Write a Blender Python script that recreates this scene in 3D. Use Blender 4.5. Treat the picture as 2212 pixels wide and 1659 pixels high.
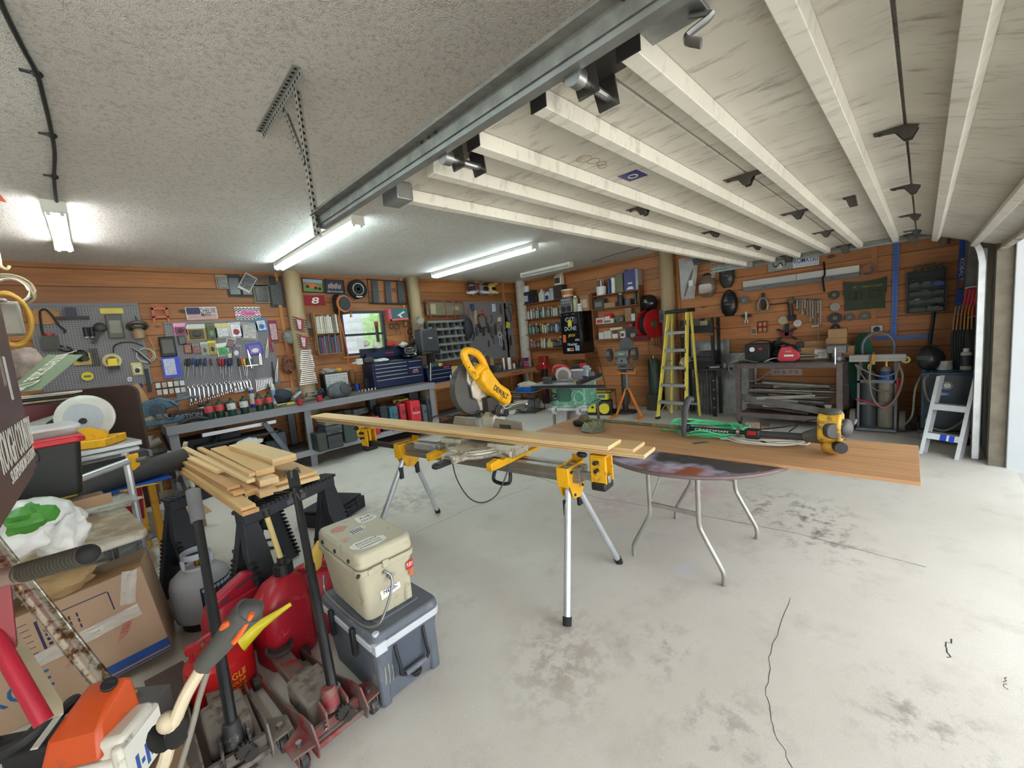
import bpy,bmesh,math,random
from mathutils import Vector,Matrix,Quaternion,noise as mnoise
from math import pi,sin,cos,radians
random.seed(7)
R=random.uniform
for _o in list(bpy.data.objects):bpy.data.objects.remove(_o)
SC=bpy.context.scene;COL=SC.collection

# ---------------------------------------------------------------- camera (2212 x 1659, focal length in pixels 892)
FPX,PITCH,YAW,ROLL,CAMZ=892.1,.112921,.783455,.089007,1.6
_f=Vector((sin(YAW)*cos(PITCH),cos(YAW)*cos(PITCH),-sin(PITCH)))
_r=Vector((cos(YAW),-sin(YAW),0));_d=_f.cross(_r)
CR=cos(ROLL)*_r+sin(ROLL)*_d;CD=-sin(ROLL)*_r+cos(ROLL)*_d
CPOS=Vector((0,0,CAMZ))
_cam=bpy.data.cameras.new('camera');CAM=bpy.data.objects.new('camera',_cam);COL.objects.link(CAM)
_cam.sensor_fit='HORIZONTAL';_cam.sensor_width=36;_cam.lens=36*FPX/2212;_cam.clip_start=.02;_cam.clip_end=200
_m=Matrix.Identity(4)
for i in range(3):_m[i][0],_m[i][1],_m[i][2],_m[i][3]=CR[i],-CD[i],-_f[i],CPOS[i]
CAM.matrix_world=_m
SC.camera=CAM

# ---------------------------------------------------------------- light and exposure
W=bpy.data.worlds.new('sky');SC.world=W;W.use_nodes=True
_bg=W.node_tree.nodes['Background'];_bg.inputs[0].default_value=(.89,.95,1,1);_bg.inputs[1].default_value=3.1
SC.view_settings.view_transform='Standard';SC.view_settings.look='None'
SC.view_settings.exposure=0.84;SC.view_settings.gamma=1;SC.view_settings.use_curve_mapping=False
LAMP_W=19.0
SC.cycles.max_bounces=5;SC.cycles.diffuse_bounces=4;SC.cycles.glossy_bounces=2;SC.cycles.transmission_bounces=4
SC.cycles.use_adaptive_sampling=True;SC.cycles.adaptive_threshold=.07
SC.cycles.transparent_max_bounces=8;SC.cycles.caustics_reflective=False;SC.cycles.caustics_refractive=False
SC.cycles.sample_clamp_indirect=6
_su=bpy.data.lights.new('sun','SUN');_su.energy=15;_su.angle=.02;_su.color=(1,.97,.92)
_so=bpy.data.objects.new('sun',_su);COL.objects.link(_so);_so.rotation_euler=(radians(-38),radians(8),0)
# daylight portal in the big door and in the added rear opening (samples the sky only, gives no light of its own)
for _px,_pw in ((3.4,5.0),(-.49,2.4)):
    _pl=bpy.data.lights.new('daylight_portal','AREA');_pl.shape='RECTANGLE';_pl.size=_pw;_pl.size_y=2.1;_pl.cycles.is_portal=True
    _po=bpy.data.objects.new('daylight_portal',_pl);COL.objects.link(_po);_po.location=(_px,-.64,1.06);_po.rotation_euler=(-pi/2,0,0)

# ---------------------------------------------------------------- from a pixel of the photograph to a place in the room
YA,XB,ZC,ZB=7.07,7.54,2.90,.915
def ray(x,y):
    a,b=(x-1106)/FPX,(y-829.5)/FPX
    return CR*a+CD*b+_f
def onz(x,y,z=0.):d=ray(x,y);return CPOS+d*((z-CAMZ)/d.z)
def onx(x,y,X):d=ray(x,y);return CPOS+d*(X/d.x)
def ony(x,y,Y):d=ray(x,y);return CPOS+d*(Y/d.y)
def wa(x,y,d=0.):return ony(x,y,YA-d)
def wb(x,y,d=0.):return onx(x,y,XB-d)
def ra(x0,y0,x1,y1,d=0.):      # place and size of what spans these pixels on the back wall
    xm,ym=(x0+x1)/2,(y0+y1)/2
    return wa(xm,ym,d),wa(x1,ym,d).x-wa(x0,ym,d).x,wa(xm,y0,d).z-wa(xm,y1,d).z
def rb(x0,y0,x1,y1,d=0.):      # the same on the long side wall
    xm,ym=(x0+x1)/2,(y0+y1)/2
    return wb(xm,ym,d),wb(x0,ym,d).y-wb(x1,ym,d).y,wb(xm,y0,d).z-wb(xm,y1,d).z
RB=-pi/2

# ---------------------------------------------------------------- materials
def lin(c):
    return tuple(((x/255)/12.92 if x/255 <= .04045 else ((x/255+.055)/1.055)**2.4) for x in c)
_MC={}
def _nt(name):
    m=bpy.data.materials.new(name);m.use_nodes=True
    t=m.node_tree;return m,t,t.nodes['Principled BSDF']
def _n(t,k,**kw):
    n=t.nodes.new(k)
    for a,b in kw.items():
        if a.startswith('i_'):
            n.inputs[int(a[2:])].default_value=b
        else:setattr(n,a,b)
    return n
def _mix(t,fac,a,b,blend='MIX'):
    n=t.nodes.new('ShaderNodeMix');n.data_type='RGBA';n.blend_type=blend
    for s,v in ((0,fac),(6,a),(7,b)):
        if hasattr(v,'is_linked') or hasattr(v,'links'):t.links.new(v,n.inputs[s])
        else:n.inputs[s].default_value=v if s == 0 else (*v[:3],1)
    return n.outputs[2]
def _map(t,scale,coord='Object',rot=(0,0,0)):
    tc=t.nodes.new('ShaderNodeTexCoord');mp=t.nodes.new('ShaderNodeMapping')
    mp.inputs['Scale'].default_value=scale if isinstance(scale,tuple) else (scale,)*3
    mp.inputs['Rotation'].default_value=rot
    t.links.new(tc.outputs[coord],mp.inputs[0]);return mp.outputs[0]
def _noise(t,vec,scale=1.,detail=4.,rough=.55):
    n=_n(t,'ShaderNodeTexNoise');n.inputs['Scale'].default_value=scale;n.inputs['Detail'].default_value=detail
    n.inputs['Roughness'].default_value=rough;t.links.new(vec,n.inputs['Vector']);return n.outputs[0]
def _ramp(t,fac,*st):
    n=t.nodes.new('ShaderNodeValToRGB');e=n.color_ramp.elements
    while len(e) < len(st):e.new(.5)
    for k,(p,v) in enumerate(st):
        e[k].position=p;e[k].color=(v,v,v,1) if not isinstance(v,tuple) else (*v,1)
    t.links.new(fac,n.inputs[0]);return n.outputs[0]
def _bump(t,bs,h,strength,dist=.01):
    n=t.nodes.new('ShaderNodeBump');n.inputs['Strength'].default_value=strength;n.inputs['Distance'].default_value=dist
    t.links.new(h,n.inputs['Height']);t.links.new(n.outputs[0],bs.inputs['Normal'])
def M(c,r=.55,m=0.,v=.12,s=9.,b=0.,bs=60.,d=None,al=1.,tr=0.):
    """plain finish: sRGB colour, roughness, metal, tone variation, bump, d=(worn colour, share, scale)"""
    k=(tuple(c),r,m,v,s,b,bs,d,al,tr)
    if k in _MC:return _MC[k]
    mt,t,p=_nt('finish');L=lin(c)
    vec=_map(t,1.)
    nz=_noise(t,vec,s)
    g=_ramp(t,nz,(.3,1-v),(.7,1+v*.5))
    out=_mix(t,1.,L,g,'MULTIPLY')
    if d:
        n2=_noise(t,vec,d[2],6.,.7);f=_ramp(t,n2,(.62-d[1]*.35,0.),(.72-d[1]*.3,1.))
        out=_mix(t,f,out,lin(d[0]))
    t.links.new(out,p.inputs['Base Color'])
    p.inputs['Roughness'].default_value=r;p.inputs['Metallic'].default_value=m
    if b:_bump(t,p,_noise(t,vec,bs,3.),b)
    if tr:p.inputs['Transmission Weight'].default_value=tr;p.inputs['IOR'].default_value=1.3
    if al < 1:p.inputs['Alpha'].default_value=al
    _MC[k]=mt;return mt
def WD(c,ax=0,v=.25,r=.65,dark=None,s=1.):
    """wood, grain along local axis ax"""
    k=('w',tuple(c),ax,v,r,dark,s)
    if k in _MC:return _MC[k]
    mt,t,p=_nt('wood');L=lin(c);D=lin(dark) if dark else tuple(x*.55 for x in L)
    sc=[34*s]*3;sc[ax]=1.3*s
    sc2=[5*s]*3;sc2[ax]=.5*s
    oi=t.nodes.new('ShaderNodeObjectInfo')
    vm=t.nodes.new('ShaderNodeVectorMath');vm.operation='ADD';t.links.new(_map(t,tuple(sc)),vm.inputs[0])
    ml=t.nodes.new('ShaderNodeMath');ml.operation='MULTIPLY';ml.inputs[1].default_value=50;t.links.new(oi.outputs['Random'],ml.inputs[0]);t.links.new(ml.outputs[0],vm.inputs[1])
    g=_ramp(t,_noise(t,vm.outputs[0],1.,5.,.6),(.3,0.),(.75,1.))
    g2=_ramp(t,_noise(t,_map(t,tuple(sc2)),1.,3.),(.35,0.),(.7,1.))
    o=_mix(t,g,D,L);o=_mix(t,v,L,o);o=_mix(t,g2,tuple(x*.86 for x in L),o) if v > .2 else o
    hs=t.nodes.new('ShaderNodeHueSaturation');rm=t.nodes.new('ShaderNodeMapRange');rm.inputs[3].default_value=.85;rm.inputs[4].default_value=1.12
    t.links.new(oi.outputs['Random'],rm.inputs[0]);t.links.new(rm.outputs[0],hs.inputs['Value']);t.links.new(o,hs.inputs['Color'])
    t.links.new(hs.outputs[0],p.inputs['Base Color']);p.inputs['Roughness'].default_value=r
    _bump(t,p,g,.15,.003);_MC[k]=mt;return mt
def GL(c,st):
    k=('e',tuple(c),st)
    if k in _MC:return _MC[k]
    mt,t,p=_nt('glow');p.inputs['Base Color'].default_value=(.8,.8,.8,1)
    p.inputs['Emission Color'].default_value=(*lin(c),1);p.inputs['Emission Strength'].default_value=st;_MC[k]=mt;return mt

# ---------------------------------------------------------------- shapes: every function gives [(verts, faces), ...]
def bx(x0,x1,y0,y1,z0,z1):
    v=[(x,y,z) for z in (z0,z1) for y in (y0,y1) for x in (x0,x1)]
    return [(v,[(0,2,3,1),(4,5,7,6),(0,1,5,4),(2,6,7,3),(0,4,6,2),(1,3,7,5)])]
def bc(cx,cy,cz,sx,sy,sz):return bx(cx-sx/2,cx+sx/2,cy-sy/2,cy+sy/2,cz-sz/2,cz+sz/2)
def xf(g,loc=(0,0,0),rx=0,ry=0,rz=0,s=1.):
    m=Matrix.Translation(loc) @ Matrix.Rotation(rz,4,'Z') @ Matrix.Rotation(ry,4,'Y') @ Matrix.Rotation(rx,4,'X')
    S=(s,s,s) if not isinstance(s,tuple) else s
    return [([m @ Vector((p[0]*S[0],p[1]*S[1],p[2]*S[2])) for p in v],f) for v,f in g]
def _frame(d):
    d=Vector(d).normalized();u=d.orthogonal().normalized();return u,d.cross(u)
def loft(rings,closed=False,cap=True):
    n=len(rings[0]);V=[p for r in rings for p in r];F=[]
    k=len(rings)
    for i in range(k if closed else k-1):
        a,b=i*n,((i+1) % k)*n
        for j in range(n):
            F.append((a+j,a+(j+1) % n,b+(j+1) % n,b+j))
    if cap and not closed:F += [tuple(range(n-1,-1,-1)),tuple(range((k-1)*n,k*n))]
    return [(V,F)]
def cyl(a,b,r,r2=None,n=16,cap=True):
    a,b=Vector(a),Vector(b);u,w=_frame(b-a);r2=r if r2 is None else r2
    return loft([[p+u*(q*cos(2*pi*i/n))+w*(q*sin(2*pi*i/n)) for i in range(n)] for p,q in ((a,r),(b,r2))],cap=cap)
def lathe(prof,n=20,loc=(0,0,0),ax=(0,0,1)):
    ax=Vector(ax).normalized();u,w=_frame(ax) if abs(ax.z) < .99 else (Vector((1,0,0)),Vector((0,1,0))*(1 if ax.z > 0 else -1));L=Vector(loc)
    return loft([[L+ax*z+u*(max(r,1e-4)*cos(2*pi*i/n))+w*(max(r,1e-4)*sin(2*pi*i/n)) for i in range(n)] for r,z in prof])
def smooth(pts,k=4,closed=False):
    P=[Vector(p) for p in pts];n=len(P);out=[]
    if n < 3:return P
    for i in range(n if closed else n-1):
        p1,p2=P[i],P[(i+1) % n]
        p0=P[i-1] if (i or closed) else p1*2-p2
        p3=P[(i+2) % n] if (closed or i+2 < n) else p2*2-p1
        for j in range(k):
            t=j/k
            out.append(.5*((2*p1)+(p2-p0)*t+(2*p0-5*p1+4*p2-p3)*t*t+(3*p1-p0-3*p2+p3)*t**3))
    if not closed:out.append(P[-1])
    return out
def tube(pts,r,n=8,k=4,closed=False,flat=None):
    P=smooth(pts,k,closed) if k else [Vector(p) for p in pts];rings=[];m=len(P)
    rr=r if isinstance(r,(list,tuple)) else None
    u=None
    for i,p in enumerate(P):
        t=(P[(i+1) % m]-P[i-1]) if closed else (P[min(i+1,m-1)]-P[max(i-1,0)])
        t.normalize()
        u=t.orthogonal().normalized() if u is None else (u-t*u.dot(t)).normalized()
        w=t.cross(u)
        q=r if rr is None else rr[0]+(rr[1]-rr[0])*i/(m-1)
        rings.append([p+u*(q*cos(2*pi*j/n))+w*(q*(flat or 1)*sin(2*pi*j/n)) for j in range(n)])
    return loft(rings,closed)
def ring(c,R_,r,ax=(0,0,1),n=24,m=8):
    u,w=_frame(ax);c=Vector(c)
    return tube([c+u*(R_*cos(2*pi*i/n))+w*(R_*sin(2*pi*i/n)) for i in range(n)],r,m,0,True)
def prism(poly,d0,d1,plane='xz'):
    """outline in the local plane, given thickness along the third axis"""
    def q(p,d):return {'xz':(p[0],d,p[1]),'xy':(p[0],p[1],d),'yz':(d,p[0],p[1])}[plane]
    return loft([[Vector(q(p,d0)) for p in poly],[Vector(q(p,d1)) for p in poly]])
def rrect(w,h,r,n=4,cx=0,cy=0):
    o=[]
    for sx,sy,a in ((1,1,0),(-1,1,pi/2),(-1,-1,pi),(1,-1,1.5*pi)):
        for i in range(n+1):
            t=a+i*pi/2/n;o.append((cx+sx*(w/2-r)+r*cos(t),cy+sy*(h/2-r)+r*sin(t)))
    return o
def sph(c,r,n=16,m=10):
    rx,ry,rz=r if isinstance(r,tuple) else (r,)*3
    return [([Vector((c[0]+rx*p.x,c[1]+ry*p.y,c[2]+rz*p.z)) for p in v],f) for v,f in lathe([(sin(pi*i/m),-cos(pi*i/m)) for i in range(m+1)],n)]
def blob(c,r,seed=0,amp=.25,fr=2.,n=18,m=12):
    """crumpled lump (bags, cloth)"""
    g=sph((0,0,0),1.,n,m);out=[]
    rx,ry,rz=r if isinstance(r,tuple) else (r,)*3
    for v,f in g:
        vv=[]
        for p in v:
            k=1+amp*mnoise.noise(p*fr+Vector((seed*7.1,seed*3.3,0)))+amp*.5*mnoise.noise(p*fr*2.7+Vector((0,seed*5.1,9)))
            vv.append(Vector((c[0]+rx*p.x*k,c[1]+ry*p.y*k,c[2]+rz*p.z*k)))
        out.append((vv,f))
    return out
def sheet(nx,ny,fn,th=.003):
    """thin soft sheet: fn(u, v) gives the point; has real thickness"""
    V=[Vector(fn(i/nx,j/ny)) for j in range(ny+1) for i in range(nx+1)]
    F=[(j*(nx+1)+i,j*(nx+1)+i+1,(j+1)*(nx+1)+i+1,(j+1)*(nx+1)+i) for j in range(ny) for i in range(nx)]
    me=bpy.data.meshes.new('t');me.from_pydata(V,[],F);bm=bmesh.new();bm.from_mesh(me)
    bmesh.ops.solidify(bm,geom=bm.faces[:],thickness=th);bm.verts.index_update()
    g=[([v.co.copy() for v in bm.verts],[tuple(v.index for v in f.verts) for f in bm.faces])]
    bm.free();bpy.data.meshes.remove(me);return g
def txt(s,h=.1,d=.002,w=None,bold=0.,sk=0.):
    """lettering facing -y, centred, h = capital height"""
    cu=bpy.data.curves.new('t','FONT');cu.body=s;cu.extrude=d/2;cu.size=1;cu.offset=bold;cu.shear=sk
    cu.align_x='CENTER';cu.resolution_u=3;o=bpy.data.objects.new('t',cu);me=o.to_mesh()
    V=[v.co.copy() for v in me.vertices];F=[tuple(p.vertices) for p in me.polygons]
    o.to_mesh_clear();bpy.data.objects.remove(o);bpy.data.curves.remove(cu)
    k=h/.69
    if w:
        xs=[v.x for v in V];kx=w/max(max(xs)-min(xs),1e-6)
    else:kx=k
    return [([Vector((v.x*kx,-v.z*1. if False else -v.z,v.y*k-h/2)) for v in V],F)]

# ---------------------------------------------------------------- objects
def mk(name,geo,mat,parent=None,bev=0.,loc=None,rz=0.,sm=35,rot=None,seg=2):
    me=bpy.data.meshes.new(name);V=[];F=[]
    for v,f in geo:
        o=len(V);V += [tuple(p) for p in v];F += [tuple(i+o for i in q) for q in f]
    me.from_pydata(V,[],F)
    bm=bmesh.new();bm.from_mesh(me);bmesh.ops.recalc_face_normals(bm,faces=bm.faces);bm.to_mesh(me);bm.free()
    if sm:
        me.polygons.foreach_set('use_smooth',[True]*len(me.polygons));me.set_sharp_from_angle(angle=radians(sm))
    for q in (mat if isinstance(mat,(list,tuple)) else [mat]):me.materials.append(q)
    o=bpy.data.objects.new(name,me);COL.objects.link(o)
    if parent:o.parent=parent
    if loc is not None:o.location=loc
    if rot:o.rotation_euler=rot
    elif rz:o.rotation_euler=(0,0,rz)
    if bev:
        b=o.modifiers.new('edge','BEVEL');b.width=bev;b.segments=seg;b.limit_method='ANGLE';b.angle_limit=radians(40)
    return o
def tag(o,label,cat,group=None,kind=None):
    o['label']=label;o['category']=cat
    if group:o['group']=group
    if kind:o['kind']=kind
    return o
def thing(name,loc,label,cat,rz=0.,group=None,rot=None):
    o=bpy.data.objects.new(name,None);COL.objects.link(o);o.location=loc;o.rotation_euler=rot or (0,0,rz);o.empty_display_size=.05
    return tag(o,label,cat,group)
def one(name,geo,mat,label,cat,loc=(0,0,0),rz=0.,group=None,bev=0.,rot=None,sm=35,kind=None):
    return tag(mk(name,geo,mat,None,bev,loc,rz,sm,rot),label,cat,group,kind)
def struct(name,geo,mat,bev=0.,parent=None,loc=None,rz=0.,rot=None):
    o=mk(name,geo,mat,parent,bev,loc,rz,35,rot)
    if not parent:o['kind']='structure'
    return o
def dup(root,loc,label=None,rz=None,rot=None,scale=None):
    def cp(o,par):
        c=o.copy();COL.objects.link(c);c.parent=par
        for ch in kids.get(o,()):cp(ch,c)
        return c
    kids={}
    st=[root]
    while st:
        o=st.pop();kids[o]=list(o.children);st += kids[o]
    c=cp(root,None);c.location=loc
    if label:c['label']=label
    if rot:c.rotation_euler=rot
    elif rz is not None:c.rotation_euler=(0,0,rz)
    if scale:c.scale=scale
    return c
ORD='first second third fourth fifth sixth seventh eighth ninth tenth eleventh twelfth thirteenth fourteenth fifteenth sixteenth seventeenth eighteenth nineteenth twentieth'.split()

# common finishes
BLK=M((26,26,28),.5,v=.2);RUB=M((22,22,23),.8,v=.2);STL=M((150,150,150),.35,.9,v=.15);CHR=M((205,205,205),.18,1.,v=.05)
GAL=M((150,153,152),.45,.75,v=.2,s=14);DKS=M((70,66,62),.55,.6,v=.25);RED=M((170,28,36),.4);YEL=M((226,170,20),.45)
WHT=M((222,222,218),.5,v=.06);CRD=M((168,132,92),.85,v=.08);BRS=M((170,130,60),.35,.9);RUST=M((92,66,52),.8,.3,v=.35)
GRY=M((110,113,116),.6);BLU=M((32,66,140),.45);GRN=M((40,98,60),.5);ORG=M((212,92,30),.5)
# ================================================================ the room
def planks_mat(axis,base,pw=.203):
    """horizontal boards: grain along the wall, dark joints, knots"""
    mt,t,p=_nt('pine_boards')
    tc=t.nodes.new('ShaderNodeTexCoord');sp=t.nodes.new('ShaderNodeSeparateXYZ');t.links.new(tc.outputs['Object'],sp.inputs[0])
    dv=t.nodes.new('ShaderNodeMath');dv.operation='DIVIDE';dv.inputs[1].default_value=pw;t.links.new(sp.outputs[2],dv.inputs[0])
    fl=t.nodes.new('ShaderNodeMath');fl.operation='FLOOR';t.links.new(dv.outputs[0],fl.inputs[0])
    fr=t.nodes.new('ShaderNodeMath');fr.operation='FRACT';t.links.new(dv.outputs[0],fr.inputs[0])
    wn=t.nodes.new('ShaderNodeTexWhiteNoise');wn.noise_dimensions='1D';t.links.new(fl.outputs[0],wn.inputs['W'])
    cb=t.nodes.new('ShaderNodeCombineXYZ');sc=0 if axis == 'x' else 1
    off=t.nodes.new('ShaderNodeMath');off.operation='MULTIPLY';off.inputs[1].default_value=37.;t.links.new(wn.outputs[0],off.inputs[0])
    ad=t.nodes.new('ShaderNodeMath');ad.operation='ADD';t.links.new(sp.outputs[sc],ad.inputs[0]);t.links.new(off.outputs[0],ad.inputs[1])
    t.links.new(ad.outputs[0],cb.inputs[0]);t.links.new(sp.outputs[2],cb.inputs[1])
    mp=t.nodes.new('ShaderNodeMapping');mp.inputs['Scale'].default_value=(1.1,26,1);t.links.new(cb.outputs[0],mp.inputs[0])
    g=_ramp(t,_noise(t,mp.outputs[0],1.6,6.,.62),(.28,0.),(.72,1.))
    mp2=t.nodes.new('ShaderNodeMapping');mp2.inputs['Scale'].default_value=(.7,3,1);t.links.new(cb.outputs[0],mp2.inputs[0])
    g2=_noise(t,mp2.outputs[0],1.2,3.)
    L=lin(base);o=_mix(t,g,tuple(x*.62 for x in L),tuple(min(1,x*1.18) for x in L))
    tone=_ramp(t,wn.outputs[0],(0.,.72),(1.,1.15));o=_mix(t,1.,o,tone,'MULTIPLY')
    o=_mix(t,_ramp(t,g2,(.35,.45),(.65,0.)),o,tuple(x*q for x,q in zip(L,(.55,.5,.45))))
    mp3=t.nodes.new('ShaderNodeMapping');mp3.inputs['Scale'].default_value=(1.5,2.6,1);t.links.new(cb.outputs[0],mp3.inputs[0])
    vo=t.nodes.new('ShaderNodeTexVoronoi');vo.inputs['Scale'].default_value=1.25;t.links.new(mp3.outputs[0],vo.inputs['Vector'])
    o=_mix(t,_ramp(t,vo.outputs['Distance'],(.06,.95),(.12,0.)),o,tuple(x*.16 for x in L))
    j=_ramp(t,fr.outputs[0],(0.,1.),(.022,.9),(.03,0.),(.985,0.),(1.,.8))
    o=_mix(t,j,o,tuple(x*.12 for x in L));t.links.new(o,p.inputs['Base Color']);p.inputs['Roughness'].default_value=.55
    iv=_ramp(t,fr.outputs[0],(0.,0.),(.04,1.),(.97,1.),(1.,0.));_bump(t,p,iv,.6,.006)
    return mt
PINE_A=planks_mat('x',(170,112,64));PINE_B=planks_mat('y',(192,126,76))
struct('wall_back',bx(-1.87,3.06,YA,YA+.12,0,ZC+.1)+bx(3.87,XB+.15,YA,YA+.12,0,ZC+.1)+bx(3.06,3.87,YA,YA+.12,0,1.52)+bx(3.06,3.87,YA,YA+.12,2.29,ZC+.1),PINE_A)
struct('wall_right',bx(XB,XB+.12,-.6,YA+.12,0,ZC+.1),PINE_B)
struct('wall_left',bx(-1.87,-1.75,-.6,YA,0,ZC+.1),M((222,218,208),.7,v=.05))
CONC=M((128,126,120),.85,v=.25,s=7,b=.3,bs=40)
WSH=M((205,205,200),.7,v=.1)
struct('wall_front',bx(-1.87,-1.7,-.62,-.46,0,ZC+.1)+bx(.72,.9,-.62,-.46,0,ZC+.1)+bx(-1.7,.72,-.62,-.46,2.6,ZC+.1)+bx(5.92,XB+.12,-.62,-.46,0,ZC+.1)+bx(.9,5.92,-.62,-.46,2.18,ZC+.1),CONC)  # gap behind the camera is added to let more daylight in
def ceil_mat():
    mt,t,p=_nt('popcorn_ceiling');v=_map(t,1.)
    n1=_noise(t,v,44.,3.,.6);n2=_noise(t,v,1.1,3.);n3=_noise(t,v,150.,2.)
    c=_mix(t,_ramp(t,n2,(.3,0.),(.7,1.)),lin((226,220,212)),lin((236,231,224)))
    c=_mix(t,_ramp(t,n1,(.33,.5),(.5,0.)),c,lin((176,170,162)));t.links.new(c,p.inputs['Base Color']);p.inputs['Roughness'].default_value=.9
    mx=t.nodes.new('ShaderNodeMath');mx.operation='ADD';t.links.new(n1,mx.inputs[0]);t.links.new(n3,mx.inputs[1])
    _bump(t,p,mx.outputs[0],.9,.014);return mt
struct('ceiling',bx(-1.87,XB+.12,-.62,YA+.12,ZC,ZC+.12),ceil_mat())
def floor_mat():
    mt,t,p=_nt('concrete_floor');v=_map(t,1.)
    a=_noise(t,v,.55,5.,.6);b_=_noise(t,v,3.2,6.,.65);c_=_noise(t,v,28.,4.,.7);d_=_noise(t,v,160.,2.)
    o=_mix(t,_ramp(t,a,(.3,0.),(.7,1.)),lin((196,190,178)),lin((218,214,205)))
    o=_mix(t,_ramp(t,b_,(.26,.5),(.46,0.)),o,lin((168,160,148)))
    o=_mix(t,_ramp(t,c_,(.62,0.),(.78,.45)),o,lin((232,229,222)))
    o=_mix(t,_ramp(t,c_,(.22,.4),(.36,0.)),o,lin((150,143,133)))
    o=_mix(t,.10,o,_ramp(t,d_,(.3,.2),(.7,.9)))
    # damp dark stain beyond the round table
    def spot(x,y,sx,sy,th,col,k,o,rot=0.):
        mp=t.nodes.new('ShaderNodeMapping');tc=t.nodes.new('ShaderNodeTexCoord');mp.vector_type='TEXTURE'
        mp.inputs['Location'].default_value=(x,y,0);mp.inputs['Scale'].default_value=(sx,sy,9);mp.inputs['Rotation'].default_value=(0,0,rot)
        t.links.new(tc.outputs['Object'],mp.inputs[0])
        ln=t.nodes.new('ShaderNodeVectorMath');ln.operation='LENGTH';t.links.new(mp.outputs[0],ln.inputs[0])
        f=_ramp(t,ln.outputs['Value'],(.2,1.),(1.,0.))
        g=_ramp(t,b2,(.5-th,0.),(.62-th,1.))
        m_=t.nodes.new('ShaderNodeMath');m_.operation='MULTIPLY';t.links.new(f,m_.inputs[0]);t.links.new(g,m_.inputs[1])
        m2=t.nodes.new('ShaderNodeMath');m2.operation='MULTIPLY';m2.inputs[1].default_value=k;t.links.new(m_.outputs[0],m2.inputs[0])
        return _mix(t,m2.outputs[0],o,lin(col))
    b2=_noise(t,v,9.,6.,.7)
    for (px,py,sx,sy,th,col,k,rt) in ((1760,1130,.75,.4,.0,(70,66,62),.7,.3),(1640,1090,.6,.35,.0,(86,80,76),.5,0),(1500,1060,.4,.3,.1,(190,140,160),.6,0),(1330,1085,.5,.3,.1,(186,150,165),.45,0),
            (1210,1420,.5,.35,.05,(140,124,108),.55,.5),(1420,1400,.3,.25,.0,(96,88,80),.4,0),(1990,1560,.35,.3,.0,(110,100,92),.5,0),(1560,1600,.4,.3,.0,(100,92,84),.4,0),(880,1080,.5,.5,.05,(110,98,88),.5,0),(1330,1250,.3,.2,.1,(214,210,200),.5,0),(1480,1230,.12,.08,.2,(205,205,215),.8,0),(1060,900,1.,.8,.0,(120,112,100),.4,0)):
        q=onz(px,py);o=spot(q.x,q.y,sx,sy,th,col,k,o,rt)
    t.links.new(o,p.inputs['Base Color']);p.inputs['Roughness'].default_value=.6
    ad=t.nodes.new('ShaderNodeMath');ad.operation='ADD';t.links.new(c_,ad.inputs[0]);t.links.new(b2,ad.inputs[1]);_bump(t,p,ad.outputs[0],.25,.006);return mt
FL=struct('floor',bx(-1.87,XB+.12,-.62,YA+.12,-.15,0),floor_mat())
struct('exterior_ground',bx(-25,30,-40,-.62,-.2,-.03),M((196,192,184),.8,v=.1,s=2))
CRK=M((66,62,58),.9)
def crack(pts,w,jit=.012):
    P=[]
    for i in range(len(pts)-1):
        a,b=onz(*pts[i]),onz(*pts[i+1])
        for k in range(7):P.append(a.lerp(b,k/7)+Vector((R(-jit,jit),R(-jit,jit),0)))
    P.append(onz(*pts[-1]));rings=[]
    for i,q in enumerate(P):
        tg=(P[min(i+1,len(P)-1)]-P[max(i-1,0)]).normalized();n=Vector((-tg.y,tg.x,0))*w*R(.5,1.)
        rings.append([q+n+Vector((0,0,z)) if s > 0 else q-n+Vector((0,0,z)) for s,z in ((1,-.002),(1,.0006),(-1,.0006),(-1,-.002))])
    mk('crack',loft(rings),CRK,FL)
crack([(1706,1290),(1664,1410),(1655,1500),(1672,1580),(1712,1659)],.0016,.006)
crack([(1040,990),(1290,1075),(1500,1110)],.0022,.004)
crack([(1500,1110),(1720,1152),(2000,1225)],.0028,.004)
crack([(900,1150),(1010,1100),(1140,1055)],.0016,.003)
crack([(2050,1380),(2045,1420)],.003);crack([(2170,1460),(2178,1490)],.002)

# round log posts and the board strips beside them
LOG=WD((172,152,118),2,.6,.75,(104,84,60))
def post(n,x,y,r,top=ZC,g0=0.):
    pr=[(r*1.1,0),(r*1.06,top*.4),(r,top)]
    g=lathe(pr,20);g=[([Vector((p.x+.006*mnoise.noise(p*4),p.y+.006*mnoise.noise(p*4+Vector((5,0,0))),p.z)) for p in v],f) for v,f in g]
    return struct('trim_%d' % n,g,LOG if n != 3 else M((186,178,166),.7,v=.2),loc=(x,y,0))
post(1,2.335,6.97,.115);post(2,4.50,6.97,.115);post(3,7.40,6.86,.115);post(4,7.42,3.28,.115)
STRIP=WD((196,132,76),2,.4)
def strip(n,x0,x1,y0,y1,z0,z1):struct('trim_%d' % n,bx(x0,x1,y0,y1,z0,z1),STRIP)
strip(5,2.12,2.17,YA-.02,YA,0,ZC);strip(6,4.28,4.33,YA-.02,YA,0,ZC);strip(7,6.98,7.04,YA-.02,YA,0,ZC);strip(8,2.46,2.5,YA-.02,YA,0,ZC);strip(9,XB-.02,XB,3.10,3.15,0,ZC)
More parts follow.
